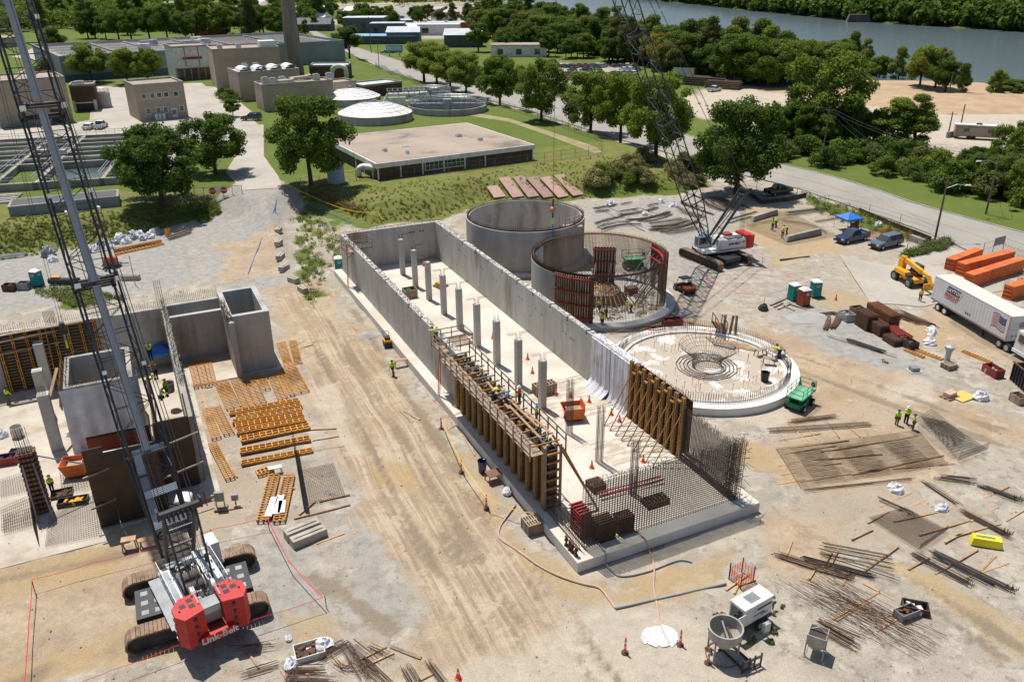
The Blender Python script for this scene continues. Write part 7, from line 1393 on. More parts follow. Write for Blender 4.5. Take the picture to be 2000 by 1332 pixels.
# ---- more loose things on the slabs
a,b=G(1165,975,ZS),G(1290,943,ZS); t=thing('ladder','red ladder lying across timber on the near basin slab','ladder',a+Vector((0,0,.3)),ang(a,b)); L=(b-a).length; mb=MB()
for y in (-.22,.22): mb.box(0,y-.04,0,L,y+.04,.1,red)
mb.obj('rails',t); mb=MB()
for i in range(int(L/.33)): mb.bar((.2+i*.33,-.2,.05),(.2+i*.33,.2,.05),.03,galv,4)
mb.obj('rungs',t)
planks('brown board pile on the left pump station slab',[(2+i*4,1000-rnd.uniform(0,8),10+i*3.5,952+rnd.uniform(-6,6)) for i in range(6)],wood,.2,.08,'board','board','boards on the left slab')
box('steel_box','red box of clamps on the left pump station slab','box',(12,892),.3,1.6,1.0,.7,redd,.12,bluep); box('parts_box','grey crate of blue and yellow gear on the left slab','box',(35,878),.2,1.5,1.2,.5,greym,.12,bluep); box('parts_box','low crate of yellow clamps behind the near slab mat','box',(140,972),.3,2.2,.9,.4,blackm,.12,yel); box('timber_box','dark plywood sheet box beside the slatted column form','box',(118,955),.4,1.6,1.2,.25,plyd,.12)
for lab,px,r_ in (('white sack on the left slab by the wrapped chamber',(139,838),.8),('white sack at the foot of the wrapped chamber',(148,850),.8),('orange and white sack at the left edge of the slab',(4,840),.9)): bag(lab,px,r_,None,.12)
for i,(q,n) in enumerate((([(5,1000),(60,985),(66,1020),(5,1035)],14),([(0,930),(50,915),(60,950),(0,965)],12))): flatmat(('near','far')[i]+' brown tied mat on the left pump station slab',q,n,n,.3,rebarm)
# ---- timber stair and planks at the back rim of the round slab
t=thing('timber_stair','timber stair with handrails leaning over the back rim of the round slab','stair',G(1398,662,.6),R(-35)); mb=MB()
for i in range(6): mb.box(-.5,i*.3,1.6-i*.27,.5,i*.3+.28,1.66-i*.27,ply)
mb.obj('treads',t); mb=MB()
for x in (-.55,.55):
    mb.beam((x,-.3,1.9),(x,1.9,0),.06,.25,ply)
    for y,z in ((-.2,1.7),(.9,.8),(1.8,0)): mb.beam((x,y,z),(x,y,z+1.2),.08,.08,woodg)
    mb.beam((x,-.2,2.85),(x,1.8,1.15),.05,.09,woodg)
mb.obj('handrail',t)
for i,(a,b) in enumerate((((1412,660),.25),((1424,662),.5),((1436,662),.1))): p=G(*a,.6); mb=MB(); mb.beam((0,0,0),(b*.8,.5,2.3),.28,.06,(woodg,ply,woodg)[i]); mb.obj('leaning_plank',None,'brown plank leaning at the back rim of the round slab','plank','planks leaning at the round slab',loc=p)
for i in range(6): a,b=G(1378+i*3,664+i*2.2,.66),G(1462+i*3,680+i*2.2,.66); mb=MB(); mb.beam((0,0,0),b-a,.2,.06,wood if i%2 else woodg); mb.obj('plank',None,'long plank in the pile on the back of the round slab floor','plank','plank pile on the round slab',loc=a)
a,b=G(1395,676,.66),G(1435,686,.66); mb=MB(); mb.beam((0,0,.05),b-a+Vector((0,0,.05)),.7,.1,greym); mb.obj('metal_sheet',None,'grey metal sheet beside the plank pile on the round slab','sheet',loc=a)
for s_ in ((1196,648,1275,622),(1200,652,1260,640),(1190,656,1250,646),(1320,630,1440,655)): planks('weathered plank behind the rim of the round slab',[s_],woodg,.25,.1,'plank','plank','planks behind the round slab')
planks('short broken timber beside the portable toilets',[(1505,603,1535,590),(1512,607,1530,598),(1520,611,1545,600),(1530,604,1552,614),(1540,600,1575,612),(1600,585,1612,590)],woodg,.2,.1,'timber_offcut','timber','timber offcuts by the toilets')
planks('dark timber strip on the gravel near the round tank',[(1318,622,1345,614)],greym,1.4,.15,'metal_plate','plate',None)
# ================= TREATMENT PLANT
def topz(base,py,z0):   # height of the point at picture row py above a ground point
    dy=py-666; y=dy*cos(CR); a,b=cos(CT)-y/CF*sin(CT),-sin(CT)-y/CF*cos(CT); return CH+b/a*base.y-z0
def bldg(name,label,fl,fr,top,depth,wall,roof,z0=PZ,hh=None,par=.45,coping=None,cat='building'):
    a,b=G(*fl,z0),G(*fr,z0); L=(b-a).length; hh=hh or topz(a,top,z0); t=thing(name,label,cat,a,ang(a,b)); mb=MB(); mb.box(0,0,-2.5,L,depth,hh,wall); mb.obj('walls',t)
    mb=MB(); mb.box(.3,.3,hh+.003,L-.3,depth-.3,hh+.02,roof); mb.obj('roof',t); mb=MB(); cp=coping or concrete_old
    for q in ((-.06,-.06,L+.06,.3),(-.06,depth-.3,L+.06,depth+.06),(-.06,.3,.3,depth-.3),(L-.3,.3,L+.06,depth-.3)): mb.box(q[0],q[1],hh-.12,q[2],q[3],hh+par,cp)
    mb.obj('parapet',t); return t,L,hh
def win(t,x,z,w_,hh,y=-.0,side=0,frame=white,name='window',pane=glass):
    mb=MB(); mb.box(x,y-.06,z,x+w_,y-.01,z+hh,frame); o=mb.obj(name,t); mb=MB(); mb.box(x+.16,y-.09,z+.16,x+w_-.16,y-.062,z+hh-.16,pane); mb.obj('pane',o); return o
def unit(t,x,y,z,sx,sy,sz,m=galv): mb=MB(); mb.box(x,y,z,x+sx,y+sy,z+sz,m); mb.box(x+.1*sx,y+.1*sy,z+sz,x+.9*sx,y+.9*sy,z+sz*1.15,greym); mb.obj('roof_unit',t)
t,L,hh=bldg('flat_building','long low brown brick building with pale gravel roof and white fascia',(742,349),(1045,313),318,1,brickb,roofg,coping=white)
for c in list(t.children): bpy.data.objects.remove(c)
D=(G(930,243,PZ+hh)-G(1045,290,PZ+hh)); D=abs(-D.x*sin(t.rotation_euler.z)+D.y*cos(t.rotation_euler.z)); 
mb=MB(); mb.box(0,0,-2,L,D,hh-.9,brickb); mb.obj('walls',t); mb=MB(); mb.box(-.3,-.3,hh-.9,L+.3,D+.3,hh,white); mb.obj('fascia',t); mb=MB(); mb.box(0,0,hh+.004,L,D,hh+.03,roofg); mb.obj('roof',t)
for x in (0,4.5,9,13.5,18,22.5,L-.2): mb=MB(); mb.box(x,-.12,0,x+.25,-.003,hh-.9,white); mb.obj('pilaster',t)
for x in (13.0,): win(t,9.6,.6,8.5,1.9,pane=mat('window_green',(.05,.08,.07),rough=.1,fine=0))
mb=MB(); 
for i in range(1,9): mb.box(9.6+i*.94,-.12,.6,9.66+i*.94,-.092,2.5,white)
mb.box(9.6,-.12,1.5,18.1,-.091,1.56,white); mb.obj('mullions',t)
for x,y,s_ in ((5,9,.8),(9.5,11,2.2),(24,15,1.2),(26,9,1.0),(8,4.5,.5)): unit(t,x,y,hh+.03,s_,.9,.5 if s_<2 else .1,white)
mb=MB()
for i in range(3): mb.box(-.12,2+i*4.5,-.5,-.003,2.4+i*4.5,hh-.9,white); mb.box(-.02,2.6+i*4.5,0,-.003,5.8+i*4.5,hh-1.2,blackm)
mb.obj('loading_bay',t)
for p_,r,hh2,lab in ((G(661,352,PZ),1.55,3.0,'blue grey steel tank with domed top beside the flat building'),): mb=MB(); mb.lathe([(r,-2),(r,hh2),(r*.75,hh2+.5),(.5,hh2+.7),(.5,hh2+1),(.01,hh2+1)],mat('tank_blue',(.30,.37,.41),(.25,.31,.35),rough=.5),24); mb.obj('steel_tank',None,lab,'tank',loc=p_,smooth=True)
line('duct_pipe','fat white duct pipe looping beside the blue grey steel tank','pipe',[(705,338,PZ+.3),(706,326,PZ+1.6),(716,322,PZ+1.9),(738,326,PZ+1.9)],.55,white,0,10)
# big aerated basin block with blue grey walls
t,L,hh=bldg('basin_block','very long blue grey walled basin block with railed channels on its roof',(132,150),(682,117),111,1,wallbl,roofg,par=.9)
for c in list(t.children): bpy.data.objects.remove(c)
D=62.; mb=MB(); mb.box(0,0,-3,L,D,hh,wallbl); mb.box(-.05,-.06,-1,L*.42,-.003,2.2,tealw); mb.obj('walls',t); mb=MB(); mb.box(0,0,hh+.01,L,D,hh+.05,concrete_old); 
for q in ((0,0,L,.5),(0,D-.5,L,D),(0,.5,.5,D-.5),(L-.5,.5,L,D-.5)): mb.box(q[0],q[1],hh+.051,q[2],q[3],hh+1.0,wallbl)
for i in range(14): y=4+i*4.1; mb.box(3,y,hh+.052,L*.30,y+2.6,hh+.06,rebard if i%3 else roofg); mb.box(L*.34,y,hh+.052,L*.6,y+2.6,hh+.06,rebard if i%2 else roofg); mb.box(L*.63,y,hh+.052,L-3,y+2.6,hh+.06,rebard)
mb.obj('channels',t); mb=MB()
for i in range(14):
    y=3.4+i*4.1
    for z in (.6,1.1): mb.beam((3,y,hh+z),(L-3,y,hh+z),.06,.06,galv)
    for k in range(40): x=3+(L-6)*k/39; mb.beam((x,y,hh),(x,y,hh+1.1),.05,.05,galv)
for x in (L*.2,L*.32,L*.5,L*.615,L*.8): mb.box(x-.6,1,hh+.3,x+.6,D-1,hh+.5,concrete_old)
mb.obj('walkway_rails',t)
for k in range(7): mb=MB(); mb.cbox(L*rnd.uniform(.3,.6),rnd.uniform(2,40),hh+.3,rnd.uniform(2,5),2,2,galv if k%2 else white); mb.obj('roof_unit',t)
# tan complex
t,L,hh=bldg('tan_block','tall windowless tan brick block beside the chimney',(431,168),(560,162),96,17,brickt,roofg)
for x,y in ((2,2),(8,3),(16,4),(20,9)): unit(t,x,y,hh+.05,1.6,1.4,1.2)
mb=MB(); mb.box(L-6,1,hh+.02,L-1,6,hh+2.2,white); mb.obj('roof_unit',t)
t,L,hh=bldg('panel_building','pale metal panel building raised over a glazed entrance',(352,150),(424,146),90,14,white,roofg)
mb=MB(); mb.box(.5,-.1,0,L-.3,-.003,hh*.36,mat('lobby_glass',(.16,.11,.05),(.05,.06,.06),s=.4,rough=.1)); mb.obj('glazing',t); mb=MB(); 
for i in range(6): mb.box(.3+i*(L-.8)/5,-.4,0,.7+i*(L-.8)/5,-.12,hh*.37,concrete_old)
mb.obj('columns',t); mb=MB(); mb.box(3,-.05,hh*.62,L-3,-.003,hh*.7,redd); mb.box(L*.3,-.06,hh*.4,L*.33,-.003,hh,greym); mb.box(L*.66,-.06,hh*.4,L*.69,-.003,hh,greym); mb.obj('panel_band',t)
def sky_light(t,x,y,z,w_,l,m=white):
    mb=MB(); 
    for i in range(8): a,b=math.pi*i/8,math.pi*(i+1)/8; mb.quad([(x+w_*(1-cos(a))/2,y,z+w_*.35*sin(a)),(x+w_*(1-cos(b))/2,y,z+w_*.35*sin(b)),(x+w_*(1-cos(b))/2,y+l,z+w_*.35*sin(b)),(x+w_*(1-cos(a))/2,y+l,z+w_*.35*sin(a))],m)
    mb.obj('skylight',t)
t,L,hh=bldg('tan_building','tan brick building with pale roof, vaulted skylights and a fat duct',(478,192),(596,184),141,13,brickt,roofl)
for i in range(4): sky_light(t,1.5+i*4.6,4,hh+.03,3.6,6)
for x,y in ((4,1),(7.5,1.2)): unit(t,x,y+9.5,hh+.03,1.6,1.6,1.4)
t,L,hh=bldg('tan_building','stepped tan brick building in front of the pale roofed one',(522,213),(660,203),166,8,brickt,roofg)
for x,y in ((1.5,4),(3,1.5),(6,3),(16,4),(20,4.5)): unit(t,x,y,hh+.03,1.8,1.8,1.5)
mb=MB(); mb.tube([Vector(v) for v in ((5,2,hh+.6),(9,2.5,hh+.6),(10,4.5,hh+.7),(9.5,5.5,hh+.7),(14,6.5,hh+.8),(16,7.5,hh+1.0))],.55,mat('duct_cream',(.55,.47,.38),rough=.6),10); mb.obj('duct',t)
t,L,hh=bldg('tan_building','small tan brick annex behind the domed tanks',(652,192),(704,187),163,8,brickt,roofg)
t,L,hh=bldg('brown_building','brown flat roofed plant building at the foot of the grass mound',(612,150),(688,150),128,9,brickb,roofl); 
line('arch_duct','fat pale duct arching over the brown flat roofed building','pipe',[(655,152,PZ),(655,137,PZ+3),(659,128,PZ+5),(670,125,PZ+5.6),(680,129,PZ+5),(683,140,PZ+3),(683,153,PZ)],.75,white,0,10)
t,L,hh=bldg('brown_building','low brown brick building behind the front domed tank',(716,188),(792,180),168,9,brickb,roofl)
# office, workshop, garage
t,L,hh=bldg('office_building','two storey tan brick office with white framed windows and a white door',(279,229),(374,221),165,12,brickt,roofg)
for i,x in enumerate((.16,.33,.47,.61,.81)): win(t,L*x-.6,hh*.62,1.3,1.4)
for x in (.2,.4,.55,.88): win(t,L*x-.6,hh*.18,1.3,1.6)
mb=MB(); mb.box(L*.66,-.1,0.2,L*.66+1.5,-.01,2.6,white); d=mb.obj('door',t); mb=MB(); mb.box(L*.66+.2,-.13,1.0,L*.66+1.3,-.102,2.2,glass); mb.obj('pane',d); mb=MB(); mb.box(L*.64,-1.4,-.3,L*.64+2,-.14,.2,concrete_old); mb.obj('steps',t)
mb=MB()
for i in range(3): mb.box(L*.3+i*.9,-1.1,0,L*.3+i*.9+.7,-.4,1.6,white)
mb.obj('door_cabinet',t)
t,L,hh=bldg('workshop','large tan brick workshop with a dark open doorway and parapet',(8,239),(150,227),157,16,brickt,roofg)
mb=MB(); mb.box(L*.70,-.06,0,L*.90,-.003,hh*.32,blackm); mb.box(L*.90,-.1,0,L*.91,-.003,hh*.32,yel); mb.obj('doorway',t); mb=MB(); mb.box(0,-.05,-1,L*.7,-.003,hh*.26,concrete_old); mb.obj('plinth',t)
t,L,hh=bldg('garage','low brown garage with a wide open bay beside the tan workshop',(151,209),(198,207),164,7,brickb,roofg); mb=MB(); mb.box(.8,-.06,0,L-.9,-.003,2.9,blackm); mb.box(.8,-.1,2.2,L-.9,-.062,2.5,white); mb.obj('garage_door',t); mb=MB(); mb.box(L-.8,-.06,0,L,-.003,3,concrete_new); mb.box(0,-.06,0,.7,-.003,3,concrete_new); mb.obj('door_jamb',t); unit(t,1,2,hh+.1,2.5,2,.8)
for i in range(3): win(t,1.1+i*1.6,3.9,1.1,.7,frame=brickb,pane=brickb)
t=thing('round_vat','small round concrete vat with railing beside the garage','tank',G(208,200,PZ)); mb=MB(); mb.lathe([(2.3,0),(2.3,4),(2.0,4),(2.0,3.2),(.01,3.2)],concrete,24); mb.obj('vat_wall',t); mb=MB(); hoop(mb,2.2,4.6,galv,20,rr=.05); hoop(mb,2.2,5.1,galv,20,rr=.05); ringbars(mb,2.2,4,5.1,12,galv,rr=.05,jag=0); mb.obj('railing',t)
t,L,hh=bldg('grey_shed','long flat grey shed with dark roof at the top of the grass bank',(23,412),(238,393),396,5,wallbl,mat('roof_dark',(.10,.105,.115),(.08,.085,.09),s=.3,rough=.9),hh=1.6,par=.05)
# chimney
p=G(584,143,PZ); wd=30*p.y/CF*1.05; mb=MB(); mb.lathe([(wd*.53,-2),(wd*.43,16),(wd*.34,34),(wd*.30,46),(wd*.34,46.5),(wd*.34,48),(wd*.2,48)],mat('chimney_concrete',(.27,.225,.175),(.17,.14,.115),s=.3,rough=.9,stretch=(2,2,.3),fine=.2),8); mb.obj('chimney',None,'tall tapering tan concrete chimney rising out of the picture','chimney',loc=p,rz=.3)
# domes and clarifiers
def dome(label,px,wpx):
    p=G(*px,PZ); r=wpx*(p.y*1.02)/CF/2; p=p+Vector((0,r*.55,0)); t=thing('domed_tank',label,'tank',p); mb=MB(); mb.lathe([(r,-1.5),(r,2.0),(r-.3,2.0)],cylc,48); mb.obj('tank_wall',t,smooth=True); mb=MB(); n=20; k=6; prof=[(r*(1-j/k)+.02,2.0+r*.27*(1-(1-j/k)**2)) for j in range(k+1)]; mb.lathe(prof,domew,n); mb.obj('dome_roof',t); mb=MB()
    for i in range(n): 
        a=i*6.283/n; 
        for j in range(k): mb.bar((prof[j][0]*cos(a),prof[j][0]*sin(a),prof[j][1]+.02),(prof[j+1][0]*cos(a),prof[j+1][0]*sin(a),prof[j+1][1]+.02),.05,greym,4)
    for j in (0,1,2,3,4): hoop(mb,prof[j][0],prof[j][1]+.02,greym,n,rr=.05)
    mb.obj('dome_ribs',t); mb=MB(); mb.bar((0,0,prof[-1][1]),(0,0,prof[-1][1]+.5),.6,greym,10,True); mb.obj('dome_cap',t)
dome('pale domed round tank in front of the other dome',(733,238),142); dome('pale domed round tank partly hidden behind the front dome',(686,203),112)
def clarifier(label,px,wpx):
    p=G(*px,PZ); r=wpx*p.y*1.02/CF/2; t=thing('round_clarifier',label,'tank',p); mb=MB(); mb.lathe([(r,-1.5),(r,1.6),(r-.35,1.6),(r-.35,-.5)],plyd if 0 else cylc,48); mb.lathe([(.01,.3),(r-.36,.3)],glass,40); mb.obj('tank_wall',t,smooth=True); mb=MB()
    for z in (2.1,2.5,2.9): hoop(mb,r-.1,z,galv,40,rr=.05)
    ringbars(mb,r-.1,1.6,2.9,32,galv,rr=.05,jag=0); mb.obj('railing',t); mb=MB()
    for s_ in (-.9,.9):
        for z in (1.9,3.0): mb.beam((-r,s_,z),(r,s_,z),.1,.1,galv)
        for i in range(15): x=-r+i*2*r/14; mb.beam((x,s_,1.9),(x+ (r/7 if i<14 else 0),s_,3.0),.07,.07,galv); mb.beam((x,s_,1.9),(x,s_,3),.07,.07,galv)
    mb.box(-r,-.8,1.85,r,.8,1.9,greym); mb.bar((0,0,0),(0,0,3),1.2,galv,12,True); mb.obj('bridge',t)
clarifier('open round clarifier with a bridge and railings, nearer one',(880,214),146); clarifier('open round clarifier half hidden behind the pipe frame',(842,190),86)
t=thing('pipe_frame','grey steel pipe frame with white cabinet and pipes between the domes and clarifiers','pipe frame',G(805,203,PZ),.15); mb=MB()
for x in np.linspace(-6,6,5):
    for y in (-2,3): mb.beam((x,y,0),(x,y,4.2),.2,.2,greym)
for y in (-2,3): mb.beam((-6,y,4.2),(6,y,4.2),.2,.25,greym)
for x in np.linspace(-6,6,9): mb.beam((x,-2,4.2),(x,3,4.2),.12,.15,greym)
mb.obj('frame',t); mb=MB(); mb.box(-6,-3.2,0,-1,-2.2,2.6,white); mb.obj('cabinet',t); mb=MB(); mb.tube([Vector(v) for v in ((-7,0,1),(-6,0,3),(2,0,3),(4,-1,3.4),(5,-1,3.4),(5.4,-1,2.6),(5.4,-1,0))],.45,white,8); mb.tube([Vector(v) for v in ((-7,1.5,.6),(3,1.6,.8))],.4,white,8); mb.obj('pipes',t)
# settling basins at the left
o_=G(-40,400,PZ); rzb=ang(G(0,300,PZ),G(225,290,PZ)); t=thing('settling_basins','rows of old concrete settling channels with water, walkways and railings','basins',G(0,318,PZ),rzb); mb=MB(); wm=mat('basin_water',(.10,.115,.10),(.06,.075,.065),s=.2,rough=.15,spec=.6,fine=.1); am=mat('algae_water',(.27,.31,.10),(.2,.25,.08),s=.3,rough=.4)
Wd,Dp=34,48; mb.box(-14,-22,-.3,Wd,Dp-20,-.02,concrete_old); mb.obj('basin_floor',t)
mb=MB(); mb.box(-13,-20,-.018,3,-6,.02,wm); mb.box(-13,6,-.018,8,16,.02,am); mb.box(13,-14,-.018,33,-2,.02,wm); mb.obj('water',t); mb=MB()
for y in (-21,-4,1,6,11,16,21,26): mb.box(-14,y,-.01,Wd,y+.7,1.3,concrete_old)
for x in (-14,4,11,22,33): mb.box(x,-21,-.012,x+.9,26.5,1.25,concrete_old)
for y in (3,8,13,18,23): mb.box(-13,y,-.01,Wd-1,y+1.2,.5,rebard)
mb.obj('channel_walls',t); mb=MB()
for y in (-21,-4,6,16,26):
    for z in (1.9,2.4): mb.beam((-14,y+.3,z),(Wd,y+.3,z),.07,.07,galv)
    for i in range(25): mb.beam((-14+i*2,y+.3,1.2),(-14+i*2,y+.3,2.4),.06,.06,galv)
for x in (4,11,22):
    for z in (1.9,2.4): mb.beam((x,-21,z),(x,26,z),.07,.07,galv)
mb.obj('railing',t); mb=MB()
for i in range(8): mb.cbox(rnd.uniform(-12,30),rnd.uniform(-3,20),1.2,1.2,1.2,1.1,galv)
for i in range(5): mb.box(-13,-30+i*1.3,-.02,10,-29.4+i*1.3,.35,woodg if i%2 else galv)
mb.obj('gear_boxes',t)
# gate, fences
t=thing('swing_gate','chain link gate with two red stop signs at the top of the gravel ramp','gate',T(347,385),pang((347,385),(475,378),PZ)); Lg=(T(475,378)-T(347,385)).length; mb=MB()
for i in range(8): x=Lg*i/7; mb.beam((x,0,-.4),(x,0,2.1),.1,.1,greym)
for z in (.3,2.0): mb.beam((0,0,z),(Lg,0,z),.07,.07,greym)
for i in range(60): x=Lg*i/60; mb.bar((x,0,.3),(x+Lg/60,0,2.0),.008,greym,3); mb.bar((x+Lg/60,0,.3),(x,0,2.0),.008,greym,3)
mb.obj('gate_frame',t)
for f in (.56,.73): x=Lg*f; mb=MB(); mb.add([(x+.62*cos(R(22.5+45*i)),-.09,1.35+.62*sin(R(22.5+45*i))) for i in range(8)],[tuple(range(8))[::-1] if 0 else tuple(range(8))],red); s_=mb.obj('stop_sign',t); text('STOP',.42,white,s_,face((x,-.11,1.35),(1,0,0)),bold=.01)
mb=MB(); mb.box(Lg*.61,-.1,1.0,Lg*.68,-.06,1.9,white); mb.obj('white_notice',t)
def fence(label,pts,hh,sp=3,m=greym,mesh=True,terr=True):
    P=[T(*p) if terr else G(*p) for p in pts]; o=P[0].copy(); mb=MB(); t=thing('chain_link_fence',label,'fence',o); pm=MB()
    for a,b in zip(P,P[1:]):
        n=max(1,int((b-a).length/sp))
        for i in range(n+1):
            p=a.lerp(b,i/n); p.z=h(p.x,p.y); p-=o; mb.bar(p,p+Vector((0,0,hh)),.045,m,5)
        for i in range(n):
            p,q=a.lerp(b,i/n),a.lerp(b,(i+1)/n); p.z=h(p.x,p.y); q.z=h(q.x,q.y); p-=o; q-=o
            for z in (.08,hh*.5,hh-.05): pm.bar(p+Vector((0,0,z)),q+Vector((0,0,z)),.022,m,3)
            if mesh:
                for k in range(8): f0,f1=k/8,(k+1)/8; pm.bar(p.lerp(q,f0)+Vector((0,0,.1)),p.lerp(q,f1)+Vector((0,0,hh-.1)),.008,m,3); pm.bar(p.lerp(q,f1)+Vector((0,0,.1)),p.lerp(q,f0)+Vector((0,0,hh-.1)),.008,m,3)
    mb.obj('posts',t); pm.obj('chain_link',t)
fence('chain link fence along the crest of the grass bank behind the basin',[(592,363),(700,350),(850,340),(1000,325),(1100,313),(1180,303)],1.9); fence('chain link fence following the lawn beside the road',[(740,128),(830,168),(900,190),(1000,215),(1080,242),(1180,280)],1.9); fence('thin fence posts along the road verge above the weeds',[(1560,388),(1620,405),(1700,425),(1760,445),(1830,470)],1.5,5,greym,False); fence('grey chain link fence at the corner of the site by the driveway',[(1770,510),(1810,495),(1846,500)],1.9); fence('chain link fence panels between the orange racks and the road',[(1920,510),(1960,500),(2010,520)],1.9); fence('grey fence panels behind the black pickup',[(1446,375),(1480,382),(1500,395)],2.0); fence('chain link fence left of the gate along the grass bank',[(60,412),(240,395),(347,386)],1.9)
for lab,pts in (('black silt fence curving round the black pickup',[(1445,372),(1478,395),(1490,405),(1540,400),(1578,392)]),('black silt fence along the weedy road verge',[(1680,423),(1740,450),(1790,470),(1820,482)])):
    P=[T(*p) for p in pts]; mb=MB(); 
    for a,b in zip(P,P[1:]): mb.beam(a+Vector((0,0,.35)),b+Vector((0,0,.35)),.06,.9,plyd)
    mb.obj('silt_fence',None,lab,'fence')
mb=MB(); a,b=G(1940,505),G(1960,500); mb.beam(a+Vector((0,0,1.6)),b+Vector((0,0,1.6)),.06,1.2,greym); mb.bar(a,a+Vector((0,0,2.2)),.05,greym,5); mb.bar(b,b+Vector((0,0,2.2)),.05,greym,5); mb.obj('back_of_sign',None,'plain grey back of a sign on the fence behind the orange racks','sign')
# poles and wires
POLES={}
def pole(key,label,base,top,r=.16,arm=0,lamp=0,m=None,z0=None,cat='utility pole'):
    b=T(*base) if z0 is None else G(*base,z0); hh=topz(b,top,b.z); t=thing('utility_pole' if not lamp else 'street_lamp',label,cat,b); mb=MB(); mb.bar((0,0,-.5),(0,0,hh),r,m or poleW,8,True,r*.7); mb.obj('pole',t); POLES[key]=b+Vector((0,0,hh))
    if arm: mb=MB(); mb.beam((-1.2,0,hh-.6),(1.2,0,hh-.6),.12,.12,m or poleW); mb.obj('crossarm',t)
    if lamp: mb=MB(); mb.path([(0,0,hh-1.2),(lamp*1.6,0,hh-.6),(lamp*2.9,0,hh-.7)],.05,galv,5); mb.cbox(lamp*3.2,0,hh-.85,.8,.35,.2,white); mb.obj('lamp_arm',t)
pole('a','leaning wooden pole with a curved lamp arm by the site corner',(1828,479),358,.17,0,1,cat='street lamp'); pole('b','wooden pole with a long lamp arm on the grass verge beyond the road',(1928,430),312,.17,0,-1,cat='street lamp'); pole('c','wooden utility pole in the hedge right of the tall tree',(1607,335),213,.17,1); pole('d','wooden utility pole with crossarm left of the poplars',(1657,265),203,.17,1); pole('e','lone wooden pole on the tan dirt bank by the river',(1857,203),150,.2); pole('f','shorter wooden pole beside the low wall near the camper',(1858,268),224,.18,1); pole('g','taller wooden pole beside the low wall near the camper',(1880,262),209,.18); pole('h','pole rising behind the chain fence near the chimney, farther one',(732,101),32,.2); pole('i','thin pole at the road fence near the dark round tree',(747,130),80,.15); pole('k','flagpole beside the office',(307,155),85,.12,0,0,galv,PZ,'flagpole'); pole('l','wooden pole behind the bright hedge at the right edge',(1946,345),295,.17,1); pole('m','white lamp post between the plant trees',(205,88),62,.2,1,0,galv,PZ,'lamp post')
mb=MB(); p=POLES['k']; mb.box(0,-.02,-3.2,1.6,.02,-2.0,redd); mb.obj('flag',None,'small red and white flag hanging from the flagpole','flag',loc=p)
def wire(label,a,b,sag=1.2): 
    P=[a.lerp(b,i/12)-Vector((0,0,sag*4*(i/12)*(1-i/12)))-a for i in range(13)]; mb=MB(); mb.tube(P,.02,blackm,4); mb.obj('overhead_wire',None,label,'wire','overhead wires beyond the road',loc=a)
for a,b in (('c','d'),('c','a'),('b','l'),('c','b')):
    for q in (-.7,.7): wire('thin overhead wire strung between the wooden poles beyond the road',POLES[a]+Vector((q,0,-.4)),POLES[b]+Vector((q,0,-.4)),1.5)
wire('thin overhead wire strung between the wooden poles beyond the road',POLES['c']+Vector((0,0,-.3)),POLES['c']+Vector((-22,20,3)),1.); wire('thin overhead wire strung between the wooden poles beyond the road',POLES['b']+Vector((0,0,-.3)),POLES['b']+Vector((30,-22,0)),1.2)
# ================= FAR TOWN
def shed(label,px,w_,d_,hh,wall,roof,gable=False,rz=0.,name='warehouse'):
    p=G(*px); t=thing(name,label,'building',p,rz); mb=MB(); mb.box(-w_/2,0,0,w_/2,d_,hh,wall); mb.obj('walls',t); mb=MB()
    if gable: mb.prism([(-w_/2-.5,-.5),(w_/2+.5,-.5),(w_/2+.5,d_+.5),(-w_/2-.5,d_+.5)],hh,hh+.1,roof); mb.add([(-w_/2-.5,-.5,hh+.1),(w_/2+.5,-.5,hh+.1),(w_/2+.5,d_+.5,hh+.1),(-w_/2-.5,d_+.5,hh+.1),(-w_/2,d_/2,hh+d_*.25),(w_/2,d_/2,hh+d_*.25)],[(0,1,5,4),(2,3,4,5),(3,0,4),(1,2,5)],roof)
    else: mb.box(-w_/2-.3,-.3,hh+.004,w_/2+.3,d_+.3,hh+.35,roof)
    mb.obj('roof',t)
    for i in range(3): mb=MB(); x=-w_/2+w_*(i+.5)/3; mb.box(x-w_*.05,-.08,hh*.2,x+w_*.05,-.01,hh*.7,glass); mb.obj('window',t)
wb=mat('shed_blue',(.09,.17,.25),(.07,.13,.2),s=.3,rough=.6); wg=mat('shed_grey',(.09,.10,.115),(.07,.08,.09),s=.3,rough=.7); rb=mat('roof_blue',(.22,.42,.55),(.18,.35,.47),s=.2,rough=.5)
for a in [('dark grey flat warehouse behind the small commercial street',(718,62),26,20,9,wg,roofl),('blue grey shed with pale blue roof beside the road',(745,84),42,16,4,wg,rb),('dark shed left of the white shop',(764,72),20,12,8,wg,roofl),('white low shop with pale flat roof beyond the lawn',(838,68),42,18,6,white,roofl),('small white gabled shed near the white shop',(802,70),12,9,5,white,white,True),('tan and blue small house beside the billboard',(795,84),18,11,6,wb,roofl,True),('grey gabled house among the trees left of the boat yard',(912,92),20,12,6,wg,roofl,True),('long white low warehouse with a tan roof',(1020,112),26,12,5,white,roofg),('red gabled barn at the edge of the far meadow',(418,72),18,12,6,redd,roofl,True),('brown roofed house in the trees by the river',(975,48),22,12,6,brickb,brickb,True),('long dark red flat shed by the far street',(893,56),36,10,4,redd,roofl),('white shed at the edge of the far parking lot',(352,8),60,15,5,white,roofl),('grey building at the left edge behind the crane boom',(0,92),16,14,7,brickt,roofg)]: shed(*a)
